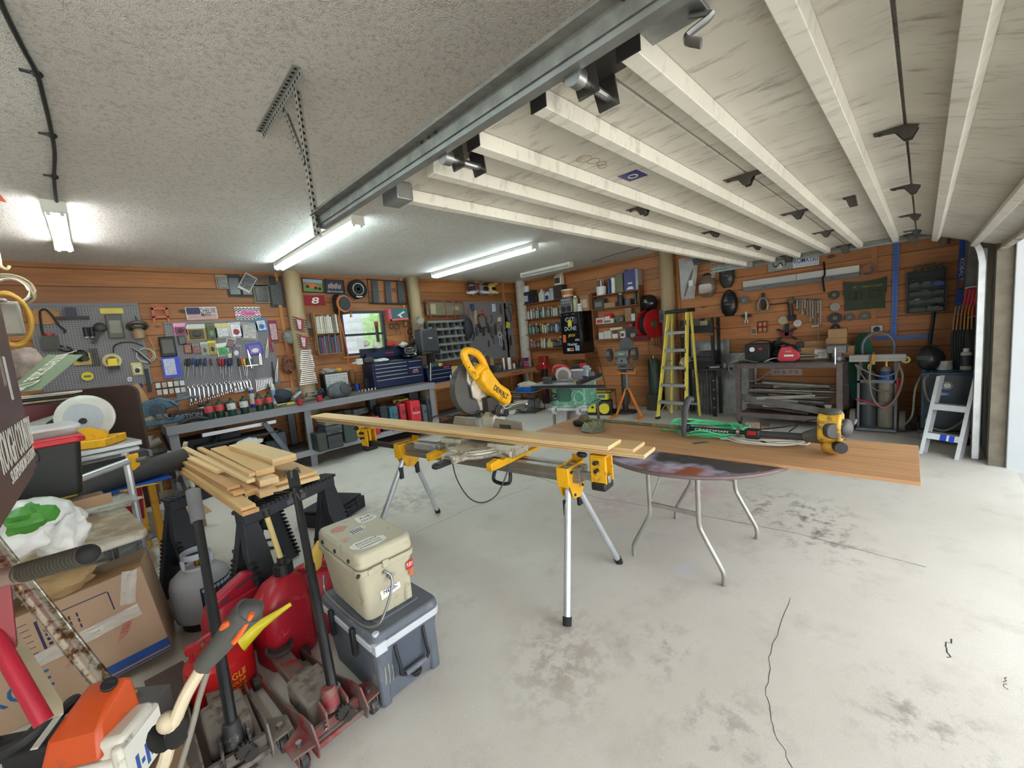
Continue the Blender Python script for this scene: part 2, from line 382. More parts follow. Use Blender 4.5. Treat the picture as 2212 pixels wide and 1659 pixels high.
# grey concrete corner column and the white painted reveal outside the door
struct('trim_10',bx(7.0,XB,-.46,-.345,0,ZC),CONC)
struct('trim_11',bx(5.74,5.95,-2.6,-.565,-.05,2.098),M((186,190,194),.5,v=.03,s=3),.006)
struct('trim_12',bx(5.78,5.92,-.563,-.46,0,2.18)+bx(.9,.98,-.66,-.46,0,2.18),M((120,112,98),.8,v=.25))
struct('trim_13',bx(5.98,7.0,-.465,-.42,2.25,2.32),M((190,160,110),.7))

# added unseen overhang, keeps high sky light off the floor by the door
struct('exterior_sky_blocker',bx(-3,5.4,-2.3,-.62,2.5,2.6),M((222,220,214),.7,v=.05))
# window
WF=M((34,44,44),.5)
w1=struct('window_1',bx(3.06,3.87,YA-.012,YA+.06,1.52,1.56)+bx(3.06,3.87,YA-.012,YA+.06,2.25,2.29)+bx(3.06,3.10,YA-.012,YA+.06,1.56,2.25)+bx(3.81,3.87,YA-.012,YA+.06,1.56,2.25)+bx(3.10,3.81,YA,YA+.05,1.86,1.90),WF)
mk('window_pane',bx(3.10,3.81,YA+.02,YA+.024,1.56,1.86)+bx(3.10,3.81,YA+.03,YA+.034,1.90,2.25),M((235,240,240),.05,v=0.,tr=.95,al=.3),w1)
mk('window_sill',bx(3.0,3.92,YA-.03,YA+.01,1.485,1.52),STRIP,w1)
struct('exterior_wall',bx(0,12,YA+2.6,YA+2.7,-.2,6)+sum([bx(0,12,YA+2.585,YA+2.6,.1+.22*k,.12+.22*k) for k in range(12)],[]),M((150,152,160),.8,v=.1))

# thin line of a cable along the ceiling
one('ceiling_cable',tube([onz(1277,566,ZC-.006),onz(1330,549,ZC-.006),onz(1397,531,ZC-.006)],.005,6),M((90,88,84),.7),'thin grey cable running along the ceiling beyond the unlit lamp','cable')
# ================================================================ overhead door
def doormat(c,dc,k):
    """white painted steel with fine streaks of grime running across the door"""
    mt,t,p=_nt('door_paint');a=_noise(t,_map(t,(1.6,.9,1)),1.4,4.);b_=_noise(t,_map(t,(26,6,9)),1.,5.,.7)
    o=_mix(t,_ramp(t,a,(.35,k*.55),(.7,0.)),lin(c),lin(dc));o=_mix(t,_ramp(t,b_,(.53,0.),(.70,k)),o,lin(tuple(v*.8 for v in dc)))
    t.links.new(o,p.inputs['Base Color']);p.inputs['Roughness'].default_value=.45;return mt
DW=doormat((204,200,188),(140,130,114),.7)
DR=doormat((226,223,212),(140,128,108),.4)
X0,X1,ZP=.96,5.88,2.262
DOOR=bpy.data.objects.new('door_1',None);COL.objects.link(DOOR);DOOR['kind']='structure';DOOR.location=(0,0,0)
Bz=-.50;Bzz=2.03     # lower edge of the tilted bottom section
ta=math.atan2(ZP-Bzz,.06-Bz)
def dpanel(y0,y1):
    mk('door_panel',bx(X0,X1,y0+.004,y1-.004,ZP,ZP+.035),DW,DOOR,.003)
def rib(y,par=None):
    # Z-shaped stiffener pressed in the sheet, hanging under the panel
    p=[(y-.028,ZP-.001),(y-.022,ZP-.048),(y+.022,ZP-.048),(y+.028,ZP-.001)]
    mk('door_rib',prism(p,X0,X1,'yz'),DR,DOOR,.002)
for y0,y1 in ((1.12,1.66),(.60,1.12),(.06,.60)):dpanel(y0,y1)
for y in (1.585,1.29,1.04,.765,.49,.212):rib(y)
mk('rib_end',bx(X0-.004,X0,.735,.79,ZP-.05,ZP)+bx(X0-.004,X0,.46,.52,ZP-.05,ZP)+bx(X0-.004,X0,1.01,1.07,ZP-.05,ZP),BLK,DOOR)
# the bottom section, already in the bend of the track
def tilt(g): # local: y measured from the hinge line towards the opening, z up from the sheet
    return xf(g,(0,.06,ZP),rx=ta) if False else [([Vector((p[0],.06-(-p[1])*cos(ta)*1.0+p[2]*sin(ta)*-1.0*-1 if False else .06+p[1]*cos(ta)-p[2]*sin(ta),ZP+p[1]*sin(ta)+p[2]*cos(ta))) for p in v],f) for v,f in g]
mk('door_panel',tilt(bx(X0,X1,-.60,-.004,0,.035)),DW,DOOR,.003)
for y in (-.155,-.43):
    mk('door_rib',tilt(prism([(y-.028,-.001),(y-.022,-.048),(y+.022,-.048),(y+.028,-.001)],X0,X1,'yz')),DR,DOOR,.002)
mk('bottom_rail',tilt(bx(X0,X1,-.63,-.59,-.055,.035)),M((196,190,176),.6,v=.2,s=5,d=((120,110,96),.3,8.)),DOOR,.003)
mk('weather_seal',tilt(bx(X0,X1,-.65,-.63,-.02,.03)),RUB,DOOR)
# hinges along the seams
HG=M((96,94,90),.4,.8,v=.3)
def hinge(x,y,tl=False):
    g=prism([(-.10,-.004),(-.02,-.014),(.02,-.014),(.10,-.004),(.10,0),(-.10,0)],-.022,.022,'yz')
    g += prism([(-.035,-.004),(-.01,-.052),(.012,-.052),(.045,-.004)],-.024,-.020,'yz')+prism([(-.035,-.004),(-.01,-.052),(.012,-.052),(.045,-.004)],.020,.024,'yz')
    g += cyl((-.026,0,-.032),(.026,0,-.032),.009,n=10)
    h=mk('hinge',xf(g,(x,y,ZP)),HG,DOOR)
    mk('bolt',xf(cyl((0,-.08,-.012),(0,-.08,-.002),.009,n=6)+cyl((0,.08,-.012),(0,.08,-.002),.009,n=6),(x,y,ZP)),RUST,h)
for y in (1.12,.60):
    for x in (2.28,3.42,4.55):hinge(x,y)
for x in (2.28,3.42,4.55,5.55):hinge(x,.05)
for x,y in ((3.45,1.60),):pass
# roller brackets at the near edge and the far edge
def roller(x,y,s):
    g=bx(x-.05,x+.05,y-.085,y+.085,ZP-.008,ZP-.003)+prism([(y-.02,ZP-.004),(y-.03,ZP-.085),(y+.03,ZP-.085),(y+.05,ZP-.004)],x-.05,x-.045,'yz')+prism([(y-.02,ZP-.004),(y-.03,ZP-.085),(y+.03,ZP-.085),(y+.05,ZP-.004)],x+.045,x+.05,'yz')
    h=mk('roller_bracket',g,HG,DOOR)
    mk('roller',cyl((x+.045,y,ZP-.06),(x-s*.10,y,ZP-.06),.011,n=10)+cyl((x-s*.085,y,ZP-.06),(x-s*.115,y,ZP-.06),.024,n=14),STL,h)
    mk('bolt',sum([cyl((x+a,y+b,ZP-.018),(x+a,y+b,ZP-.006),.010,n=6) for a,b in ((0,.07),(0,-.07))],[]),RUST,h)
for y in (1.12,.60,.07):roller(1.005,y,1);roller(5.835,y,-1)
mk('top_bracket',bx(.945,1.02,1.50,1.62,ZP-.07,ZP-.002),GAL,DOOR,.004)
mk('top_bracket',bx(5.82,5.9,1.50,1.62,ZP-.07,ZP-.002),GAL,DOOR,.004)
# latch and lift handle near the camera
q=onz(1480,25,ZP-.02)
lk=mk('lock_plate',bx(q.x-.06,q.x+.06,q.y-.03,q.y+.10,ZP-.012,ZP-.001),GAL,DOOR,.002)
q2=onz(1512,75,ZP-.07)
mk('lock_lever',tube([(q.x+.02,q.y,ZP-.02),(q.x+.04,q.y-.04,ZP-.03),(q2.x,q2.y+.03,ZP-.06),(q2.x+.005,q2.y,ZP-.085)],.014,8,4,flat=.4),STL,lk)
q=onz(1835,433,ZP-.02)
mk('lift_handle',bx(q.x-.03,q.x+.03,q.y-.03,q.y+.03,ZP-.006,ZP-.001)+prism([(q.y-.03,ZP-.004),(q.y-.04,ZP-.06),(q.y,ZP-.06),(q.y+.02,ZP-.004)],q.x-.012,q.x+.012,'yz'),HG,DOOR)
q=onz(1367,380,ZP-.001);o=mk('sticker',bx(-.055,.055,-.045,.045,-.0012,0),M((30,34,110),.4),DOOR,loc=(q.x,q.y,ZP))
mk('emblem',ring((0,0,-.002),.02,.003,(0,0,1),16,6),M((190,190,160),.4),o)
q=onz(1262,343,ZP);mk('peeled_glue',sum([ring((q.x+a,q.y+b,ZP-.0005),rr,.0012,(0,0,1),14,4) for a,b,rr in ((0,0,.03),(.05,-.01,.025),(.1,-.015,.02),(.13,.0,.018))],[]),M((150,120,80),.6),DOOR)

# tracks: C-section rails, far end hung from punched angles
def track(x,s,label,y1,z=2.235):
    t=thing('door_track',(x,0,z),label,'door track',group='overhead door rails')
    w,h=.03,.052
    sec=lambda a,b:bx(-.002,.002,a,b,-h/2,h/2)
    g=bx(-.002,.002,-.1,y1,-h/2,h/2)+bx(-.002 if s > 0 else -w,w if s > 0 else .002,-.1,y1,-h/2-.002,-h/2)+bx(-.002 if s > 0 else -w,w if s > 0 else .002,-.1,y1,h/2,h/2+.002)
    e=w if s > 0 else -w
    g += bx(min(e,e*.86),max(e,e*.86),-.1,y1,-h/2,-h/2+.016)+bx(min(e,e*.86),max(e,e*.86),-.1,y1,h/2-.016,h/2)
    mk('rail',g,GAL,t)
    mk('angle_iron',bx(-.006-.036*(s > 0)+.008*(s < 0),-.004+.038*(s < 0),-.1,y1,h/2+.002,h/2+.005)+bx(-.008,-.004,-.1,y1,-.012,h/2+.04) if s > 0 else bx(.004,.008,-.1,y1,-.012,h/2+.04),M((140,140,136),.5,.7,v=.3,s=20),t)
    # bend and vertical run down the jamb
    pts=[(0,-.1,0),(0,-.2,-.02),(0,-.30,-.09),(0,-.36,-.20),(0,-.385,-.33),(0,-.385,-z+.01)]
    P=smooth(pts[:5],5)+[Vector(pts[5])]
    mk('curved_rail',loft([[p+Vector((a,b*(1 if i > 9 else 1),c)) for a,b,c in ((-.03*s,-.022,0),(.03*s,-.022,0),(.03*s,.022,0),(-.03*s,.022,0))] for i,p in enumerate(P)]),M((206,210,212),.35,.6,v=.15),t)
    mk('jamb_angle',bx(-.05*s-.003,-.05*s+.003,-.42,-.36,-z,-.2) ,GAL,t)
    return t
t=track(.868,1,'galvanised overhead door rail crossing the ceiling close by',2.10)
mk('bolt',sum([cyl((-.012,y,.03),(-.006,y,.03),.010,n=6) for y in (.35,.40,.44,1.1,1.14,1.18)],[]),DKS,t)
t=track(5.955,-1,'galvanised overhead door rail along the far edge of the open door',2.02)
# hanger of punched angle iron (near rail)
PER=M((158,155,148),.55,.25,v=.15)
def punched(a,b,w=.032,n=14,parent=None,name='punched_angle',mat=None,up=Vector((1,0,0))):
    a,b=Vector(a),Vector(b);d=(b-a).normalized();u=(up-d*up.dot(d)).normalized();v=d.cross(u)
    L=(b-a).length
    def slab(e0,e1,o0,o1): # box along d
        return loft([[p+u*x+v*y for x,y in ((e0,o0),(e1,o0),(e1,o1),(e0,o1))] for p in (a,b)])
    o=mk(name,slab(0,w,0,.003)+slab(0,.003,0,w),mat or PER,parent)
    hl=[]
    for i in range(n):
        p=a+d*(L*(i+.5)/n)
        for (e,f_) in ((u*w*.55,v),(v*w*.55,u)):
            hl += cyl(p+e-f_*.0012,p+e+f_*.0045,w*.22,n=8)
    mk('hole',hl,M((30,29,28),.9),o)
    return o
t=thing('track_hanger',(.85,2.05,ZC),'punched steel angle hanger holding the near rail to the ceiling','bracket')
L=Vector((-.85,-2.05,-ZC))
def loc3(v):return Vector(v)+L
pa,pb=onz(650,146,ZC-.004),onz(568,286,ZC-.004)
punched(loc3(pa),loc3(pb),.036,20,t,up=Vector((0,0,-1)))
k0=onz(632,190,ZC-.03);k1=Vector((.835,2.10,2.17))
punched(loc3(k0),loc3(k1),.036,22,t,up=Vector((1,0,0)))
punched(loc3(onz(610,242,ZC-.03)),loc3(Vector((.835,2.12,2.5))),.03,10,t,up=Vector((1,0,0)))
t=thing('track_hanger',(5.97,2.0,ZC),'punched steel strap holding the far door rail to the ceiling','bracket')
punched((0,0,0),(0,.02,-.75),.03,16,t,up=Vector((0,-1,0)))
# ================================================================ fluorescent lamps
LWH=M((226,224,216),.5,v=.05)
def lamp(c,L,label,rz=0,on=True,col=(220,246,250),k=1.):
    """twin tube batten on the ceiling, long axis local y"""
    t=thing('fluorescent_lamp',(c[0],c[1],ZC),label,'ceiling lamp',rz,'ceiling batten lamps')
    w=.105
    mk('lamp_housing',prism([(-w/2,-.001),(w/2,-.001),(w/2+.005,-.05),(.02,-.062),(-.02,-.062),(-w/2-.005,-.05)],-L/2,L/2),LWH,t,.003)
    for e in (-1,1):
        mk('end_cap',bx(-w/2-.012,w/2+.012,e*L/2-.012,e*L/2+.012,-.09,-.001),LWH,t,.004)
        for s in (-1,1):mk('lamp_holder',bx(s*.036-.012,s*.036+.012,e*(L/2-.02)-.012,e*(L/2-.02)+.012,-.105,-.06),LWH,t,.003)
    for s in (-1,1):
        mk('tube',cyl((s*.036,-L/2+.03,-.085),(s*.036,L/2-.03,-.085),.0165,n=12),GL(col,LAMP_W*k) if on else M((206,204,196),.3),t)
    return t
lamp((1.99,5.13),2.44,'lit tube lamp over the grey workbench, tubes crossing close to the first log post')
lamp((4.62,5.17),2.48,'lit tube lamp over the middle of the workshop, second from the near side')
lamp((6.53,5.33),1.25,'short unlit batten lamp on the ceiling near the paint shelves',on=False)
lamp((-.04,5.25),1.35,'short lit lamp at the end of the black ceiling cable',col=(255,255,255))
# black cable feeding the short lamp
P=[onz(x,y,ZC-.012) for x,y in ((-6,-20),(8,20),(48,100),(80,160),(95,215),(108,270),(118,330),(117,390),(124,450))]
t=thing('lamp_cable',P[4],'black twisted cable tied along the ceiling to the short lit lamp','cable')
mk('cord',tube([p-P[4] for p in P],.0095,8),BLK,t)
for x,y in ((80,160),(113,293),(118,382)):
    q=onz(x,y,ZC-.012)-P[4];mk('cable_tie',sph(q,(.02,.014,.016),10,6)+cyl(q,q+Vector((-.05,.012,.006)),.006,n=6),BLK,t)
lamp((-1.15,2.6),2.44,'added unseen tube lamp giving fill light at the camera end of the workshop')  # extra lamp out of view, added to brighten the near ceiling and floor
# ================================================================ mitre saw on its stand
SY=M((228,168,18),.45,v=.1,d=((150,110,40),.15,12.));ALU=M((176,172,164),.35,.8,v=.15,s=20);LEGM=M((196,200,204),.35,.6,v=.1)
SRZ=-1.447;SO=Vector((1.86,2.33,0))
st=thing('saw_stand',SO,'aluminium saw stand with yellow leg brackets under the mitre saw','saw stand',SRZ)
def bm_(x0,x1,z0=.70): # extruded beam with grooves
    p=[(-.055,z0),(.055,z0),(.055,z0+.03),(.047,z0+.034),(.047,z0+.046),(.055,z0+.05),(.055,z0+.08),(-.055,z0+.08),(-.055,z0+.05),(-.047,z0+.046),(-.047,z0+.034),(-.055,z0+.03)]
    return prism(p,x0,x1,'yz')
mk('beam',bm_(-.86,.90),M((150,142,130),.4,.7,v=.15),st,.002)
mk('beam_lip',bx(-.86,.90,-.06,-.02,.78,.788)+bx(-.86,.90,.02,.06,.78,.788),ALU,st)
mk('extension_arm',bx(-1.40,-.7,-.018,.018,.725,.765),DKS,st,.003);mk('extension_arm',bx(.7,1.07,-.018,.018,.715,.76),ALU,st,.003)
mk('handle',tube([(.22,-.02,.705),(.22,-.05,.62),(.35,-.05,.62),(.35,-.02,.705)],.013,8,4),BLK,st)
for x,s in ((.81,1),(-.78,-1)):
    br=mk('leg_bracket',prism([(-.10,.80),(.10,.80),(.10,.71),(.075,.62),(.02,.585),(-.05,.60),(-.095,.70)],x+.035*s,x+.042*s,'yz')+prism([(-.10,.80),(.10,.80),(.10,.71),(.075,.62),(.02,.585),(-.05,.60),(-.095,.70)],x-.042*s,x-.035*s,'yz')+bx(x-.04,x+.04,-.102,-.096,.68,.80)+bx(x-.04,x+.04,.096,.102,.70,.83)+bx(x-.035,x+.035,-.04,.04,.60,.70),SY,st,.003)
    mk('bolt',sum([cyl((x+.041*s,y,z),(x+.049*s,y,z),.009,n=8) for y,z in ((-.07,.77),(.07,.77),(0,.69),(-.04,.62),(.06,.65))],[]),BLK,br)
    for q in (-1,1):
        a,b=Vector((x,q*.045,.66)),Vector((x+s*.12,q*.36,0))
        l=mk('leg',cyl(a,a.lerp(b,.955),.021,n=14),LEGM,st)
        mk('rubber_foot',cyl(a.lerp(b,.94),b,.026,.024,n=14),RUB,l)
        mk('leg_latch',bx(x-.012,x+.012,q*.085-.018,q*.085+.018,.50,.60),BLK,st,.006)
# work supports at the beam ends
for x,nm in ((1.02,1),(-1.33,-1)):
    w=mk('work_support',bx(x-.03,x+.03,-.012,.012,.76,.90)+bx(x-.05,x+.05,-.05,-.038,.72,.88)+bx(x-.05,x+.05,.038,.05,.72,.88)+bx(x-.05,x+.05,-.05,.05,.87,.885)+bx(x-.05,x-.04,-.05,.05,.72,.87),SY,st,.003)
    mk('clamp_block',bx(x-.045,x+.045,-.06,.06,.675,.725),BLK,w,.01)
    mk('knob',cyl((x,-.05,.80),(x,-.085,.80),.011,n=10)+cyl((x,-.05,.845),(x,-.09,.85),.012,n=10)+sph((x-.09,-.06,.885),(.035,.02,.02),10,6),BLK,w)
# the saw
sw=thing('mitre_saw',SO+Vector((cos(SRZ),sin(SRZ),0))*.11+Vector((0,0,.79)),'yellow and grey sliding mitre saw with its head raised','saw',SRZ)
GU=M((92,92,92),.4,.5,v=.2);MAG=M((196,190,172),.5,.2,v=.2,d=((120,110,96),.3,9.));DSY=SY
for x in (-.26,.30):
    mk('mounting_bracket',bx(x-.022,x+.022,-.30,.24,0,.022)+prism([(-.30,.0),(-.30,.05),(-.22,.06),(-.18,.04),(-.14,.045),(-.08,.02),(-.08,0)],x-.02,x+.02,'yz'),SY,sw,.003)
mk('base',bx(-.30,.32,-.10,.10,.022,.075)+bx(-.33,-.13,-.11,.02,.075,.115)+bx(.13,.35,-.11,.02,.075,.115)+lathe([(.0,.03),(.20,.03),(.21,.05),(.21,.09),(.0,.09)],28,(0,-.06,0))+prism([(-.06,-.36),(.06,-.36),(.09,-.2),(-.09,-.2)],.035,.085,'xy'),MAG,sw,.006)
mk('mitre_scale',ring((0,-.06,.07),.215,.012,(0,0,1),30,6),ALU,sw)
mk('mitre_lever',bx(-.03,.03,-.46,-.34,.03,.06)+sph((0,-.46,.045),(.03,.03,.02),10,6),BLK,sw,.005)
mk('table_extension',bx(-.56,-.33,-.18,-.11,.03,.08)+bx(-.40,-.30,-.15,.04,.03,.07),M((170,170,168),.4,.5),sw,.004)
mk('fence',bx(-.34,-.03,.03,.05,.075,.17)+prism([(-.34,.17),(-.06,.17),(-.09,.25),(-.30,.25)],.03,.045)+bx(.03,.34,.03,.05,.075,.17)+prism([(.06,.17),(.34,.17),(.34,.24),(.10,.25)],.03,.045),M((156,150,140),.45,.6,v=.2),sw,.003)
mk('warning_plate',bx(.14,.24,.0285,.03,.185,.215),M((60,58,40),.5),sw)
mk('arm_post',prism([(.08,.03),(.24,.03),(.24,.12),(.20,.20),(.22,.30),(.17,.34),(.10,.32),(.06,.22)],-.06,.06,'yz'),MAG,sw,.012)
mk('slide_rails',cyl((-.045,.06,.27),(-.045,.50,.27),.016,n=12)+cyl((.045,.06,.27),(.045,.50,.27),.016,n=12)+bx(-.07,.07,.48,.52,.24,.30),CHR,sw)
mk('bevel_knob',cyl((-.02,.24,.12),(-.02,.30,.12),.03,n=12)+cyl((.08,.15,.27),(.115,.15,.27),.028,n=12),BLK,sw)
HX,HY,HZ=-.03,-.05,.48   # blade hub, head raised
mk('saw_blade',lathe([(0,-.002),(.150,-.002),(.152,0),(.150,.002),(0,.002)],48,(HX,HY,HZ),(1,0,0)),CHR,sw)
gd=[(HY+.178*cos(radians(a)),HZ+.178*sin(radians(a))) for a in range(70,292,8)]
gi=[(HY+.085*cos(radians(a)),HZ+.085*sin(radians(a))) for a in range(291,68,-12)]
mk('lower_guard',lathe([(0,-.004),(.168,-.004),(.172,0),(.168,.004),(0,.004)],44,(HX+.016,HY,HZ),(1,0,0))+prism(gd+[(HY+.172*cos(radians(a)),HZ+.172*sin(radians(a))) for a in range(286,68,-8)],HX-.02,HX+.03,'yz'),M((84,82,80),.55,.3,v=.25,s=5),sw,.001)
mk('guard_ribs',sum([xf(bx(-.006,.034,.170,.181,-.003,.003),(HX-.01,HY,HZ),rx=radians(a)) for a in range(90,270,6)],[]),M((70,62,58),.5),sw)
ug=[(HY+.185*cos(radians(a)),HZ+.185*sin(radians(a))) for a in range(-70,110,10)]
mk('upper_guard',prism(ug+[(HY-.05,HZ+.06),(HY+.02,HZ-.06)],HX-.03,HX+.035,'yz'),MAG,sw,.01)
mk('hub_plate',prism([(HY-.04,HZ+.02),(HY+.02,HZ+.11),(HY+.10,HZ+.10),(HY+.06,HZ-.02),(HY+.02,HZ-.09),(HY-.03,HZ-.06)],HX+.034,HX+.055,'yz'),MAG,sw,.008)
# yellow motor arm and D-handle
ay=prism([(-.06,.54),(-.03,.61),(.03,.62),(.08,.555),(.14,.485),(.235,.43),(.26,.38),(.24,.325),(.19,.315),(.08,.40),(-.01,.47)],HX+.04,HX+.13,'yz')
am=mk('motor_housing',ay,SY,sw,.02,seg=3)
mk('motor',cyl((HX+.02,.10,.58),(HX+.03,.22,.46),.032,n=14),BLK,sw,.008)
mk('lettering',xf(txt('DEWALT',.036,.003,.17,.01),(HX+.137,.115,.405),rx=0,rz=pi/2) if False else [([Vector((HX+.132-p[1],.125+p[0]*.82+p[2]*.57,.425-p[0]*.57+p[2]*.82)) for p in v],f) for v,f in txt('DEWALT',.04,.002,.17,.012)],BLK,sw)
hp=[(-.07,.56),(-.14,.66),(-.165,.725),(-.13,.745),(-.05,.725),(.0,.68),(.04,.60)]
h2=smooth([Vector((HX+.085,a,b)) for a,b in hp],4)
mk('handle',prism([(-.05,.53),(-.13,.645),(-.17,.715),(-.16,.745),(-.12,.755),(-.03,.735),(.005,.71),(.055,.60),(.03,.56)][::-1]+[],HX+.055,HX+.06,'yz') and tube(h2,.026,10,0)+tube([(HX+.085,-.10,.58),(HX+.085,-.01,.62),(HX+.085,.05,.57)],.032,10,3),SY,sw,0)
mk('trigger',bx(HX+.065,HX+.105,-.15,-.10,.63,.68),BLK,sw,.006)
mk('dust_chute',tube([(HX+.02,.06,.58),(HX+.04,.17,.50),(HX+.05,.22,.40)],.03,10),BLK,sw)
mk('head_pivot',cyl((-.075,.13,.29),(.075,.13,.29),.045,n=16)+bx(-.05,.06,.02,.14,.30,.40),DKS,sw,.004)
mk('springs',cyl((-.10,.12,.29),(-.07,.12,.29),.02,n=10)+cyl((.07,.12,.29),(.11,.12,.29),.025,n=10)+bx(-.08,-.03,-.02,.10,.30,.36),STL,sw,.004)
# its power cord hanging below the beam
P=[SO+Vector(p) for p in ((.02,-.02,.72),(-.02,-.10,.60),(-.12,-.16,.42))]
pts=[onz(975,985,.74),ony(985,1030,2.35),ony(1010,1072,2.2),ony(1040,1086,2.1),ony(1072,1070,2.0),ony(1092,1030,1.95),ony(1098,1005,1.95)]
one('power_cord',tube([p-pts[3] for p in pts],.0048,8),M((70,70,68),.6),'grey power cord looping down below the saw stand beam','cord',pts[3])
t=thing('plug_lead',onz(975,903,.99),'short black lead with plug lying across the lumber by the saw fence','cord')
mk('cord',tube([(-.16,.06,.02),(-.10,.05,.035),(-.03,.01,.02),(.02,-.02,.01)],.006,8),BLK,t);mk('plug',cyl((.01,-.015,.012),(.06,-.04,.012),.016,n=10),BLK,t)

# tongue-and-groove boards lying across the saw
FIR=WD((222,190,140),0,.35,.6,(190,150,100))
LR=-1.456;LC=Vector((1.775,2.80,0))
def tg(L,w,th):
    p=[(-w/2,0),(w/2,0),(w/2,th*.3),(w/2+.008,th*.35),(w/2+.008,th*.65),(w/2,th*.7),(w/2,th),(-w/2,th),(-w/2,th*.7),(-w/2+.007,th*.65),(-w/2+.007,th*.35),(-w/2,th*.3)]
    return prism(p,-L/2,L/2,'yz')
for k,(x,y,z,L,dr,lb) in enumerate(((.06,.03,.912,3.46,0,'long tongue and groove board at the bottom of the three on the saw'),(.02,.03,.934,3.42,.004,'long tongue and groove board in the middle of the three on the saw'),(-.04,-.022,.956,3.32,-.006,'long tongue and groove board topmost of the three on the saw'))):
    u=Vector((cos(LR),sin(LR),0));n=Vector((-u.y,u.x,0))
    one('lumber_board',tg(L,.165,.0215),FIR,lb,'board',LC+u*x+n*y+Vector((0,0,z)),LR+dr,'boards across the saw',.0012)

# ================================================================ round folding table, plywood and what lies on it
tb=thing('round_table',(2.82,1.12,0),'round folding table with a paint-stained top under the plywood','table')
def tablemat():
    mt,t,p=_nt('painted_top');v=_map(t,1.)
    n1=_noise(t,v,2.4,4.);n2=_noise(t,v,40.,3.)
    o=_mix(t,_ramp(t,n1,(.45,0.),(.56,1.)),lin((178,172,196)),lin((60,58,60)))
    sp=t.nodes.new('ShaderNodeSeparateXYZ');tc=t.nodes.new('ShaderNodeTexCoord');t.links.new(tc.outputs['Object'],sp.inputs[0])
    o=_mix(t,_ramp(t,_noise(t,v,3.1,3.),(.5,0.),(.62,1.)),o,lin((142,76,52)))
    o=_mix(t,_ramp(t,n2,(.7,0.),(.74,.8)),o,lin((225,215,200)));t.links.new(o,p.inputs['Base Color']);p.inputs['Roughness'].default_value=.5;return mt
mk('table_top',lathe([(0,.72),(.60,.72),(.61,.725),(.61,.742),(.60,.745),(0,.745)],56),tablemat(),tb)
mk('table_edge',ring((0,0,.7325),.611,.013,n=64),M((110,92,92),.5),tb)
TL=M((168,164,158),.4,.6,v=.2)
for sx in (-1,1):
    X=-.345*sx if False else sx*.35
    for sy in (-1,1):
        mk('leg',tube([(X,sy*.16,.72),(X,sy*.16,.52),(X,sy*.16,.36),(X,sy*.185,.29),(X,sy*.27,.13),(X,sy*.295,.07),(X,sy*.295,0)],.0145,12,3),TL,tb)
        mk('fold_brace',tube([(X,sy*.16,.40),(X-sx*.05,sy*.14,.50),(X-sx*.16,sy*.12,.64),(X-sx*.18,sy*.12,.72)],.005,6,0),TL,tb)
    mk('cross_bar',bx(X-.006,X+.006,-.155,.155,.40,.43),TL,tb,.003)
mk('leg_rail',bx(-.38,.38,-.18,-.16,.70,.72)+bx(-.38,.38,.16,.18,.70,.72),WD((150,110,76),0),tb)
def plymat():
    mt,t,p=_nt('plywood');v=_map(t,(16,1.1,1));v2=_map(t,(2.2,.35,1));v3=_map(t,1.)
    g=_ramp(t,_noise(t,v,1.2,6.,.6),(.3,0.),(.7,1.))
    o=_mix(t,g,lin((170,124,82)),lin((206,164,118)));o=_mix(t,_ramp(t,_noise(t,v2,1.2,3.),(.35,.6),(.6,0.)),o,lin((178,128,92)))
    vo=t.nodes.new('ShaderNodeTexVoronoi');vo.inputs['Scale'].default_value=2.0;t.links.new(_map(t,(1.5,.55,1)),vo.inputs['Vector'])
    o=_mix(t,_ramp(t,vo.outputs['Distance'],(.03,.9),(.07,0.)),o,lin((90,60,42)))
    o=_mix(t,_ramp(t,_noise(t,v3,55.,5.,.7),(.64,0.),(.72,.7)),o,lin((232,208,170)))
    t.links.new(o,p.inputs['Base Color']);p.inputs['Roughness'].default_value=.6;return mt
one('plywood_sheet',bx(-.345,.345,-1.2,1.2,0,.018),plymat(),'long plywood strip laid across the round table','plywood',(2.93,1.20,.746),.018,bev=.001)
PT=.765
# string trimmer
tr=thing('string_trimmer',(2.94,1.2,PT),'long string trimmer with yellow engine lying on the plywood','string trimmer')
OLV=M((94,90,62),.7,v=.3,d=((120,118,90),.3,30.));EY=M((206,160,40),.5,v=.2,d=((120,90,40),.35,14.))
mk('shaft',cyl((0,.86,.065),(0,-.05,.07),.0135,n=12),OLV,tr)
mk('shaft_grip_tube',cyl((0,-.02,.07),(0,-.44,.075),.015,n=12),BLK,tr)
mk('lettering',xf(txt('CRAFTSMAN',.014,.001,.22),(-.0157,-.17,.072),rz=-pi/2),WHT,tr)
mk('gear_head',sph((.01,.90,.06),(.035,.06,.045),12,8)+cyl((.01,.93,.05),(.02,.98,.02),.03,n=12),OLV,tr)
mk('spool_head',lathe([(0,0),(.05,.0),(.062,.02),(.06,.045),(.03,.055),(0,.055)],20,(.02,.96,.0)),BLK,tr)
sh=[Vector((.02+.15*cos(a),.74+.13*sin(a),0)) for a in [i*pi/8-.3 for i in range(10)]]
mk('debris_shield',loft([[Vector((.01,.80,.07)),Vector((.03,.70,.07)),Vector((-.10,.64,.004)),Vector((-.20,.70,.004)),Vector((-.19,.80,.004)),Vector((-.08,.86,.03))],[Vector((.01,.80,.077)),Vector((.03,.70,.077)),Vector((-.10,.64,.012)),Vector((-.20,.70,.012)),Vector((-.19,.80,.012)),Vector((-.08,.86,.038))]]),M((96,98,74),.4,al=1.),tr)
gb=[]
for i in range(60):
    a=Vector((R(-.13,0),R(.70,.80),R(.02,.08)));gb += tube([a,a+Vector((R(-.03,.02),R(-.03,.03),R(-.04,.02))),a+Vector((R(-.05,.03),R(-.05,.05),-a.z+.01))],.0025,4,2)
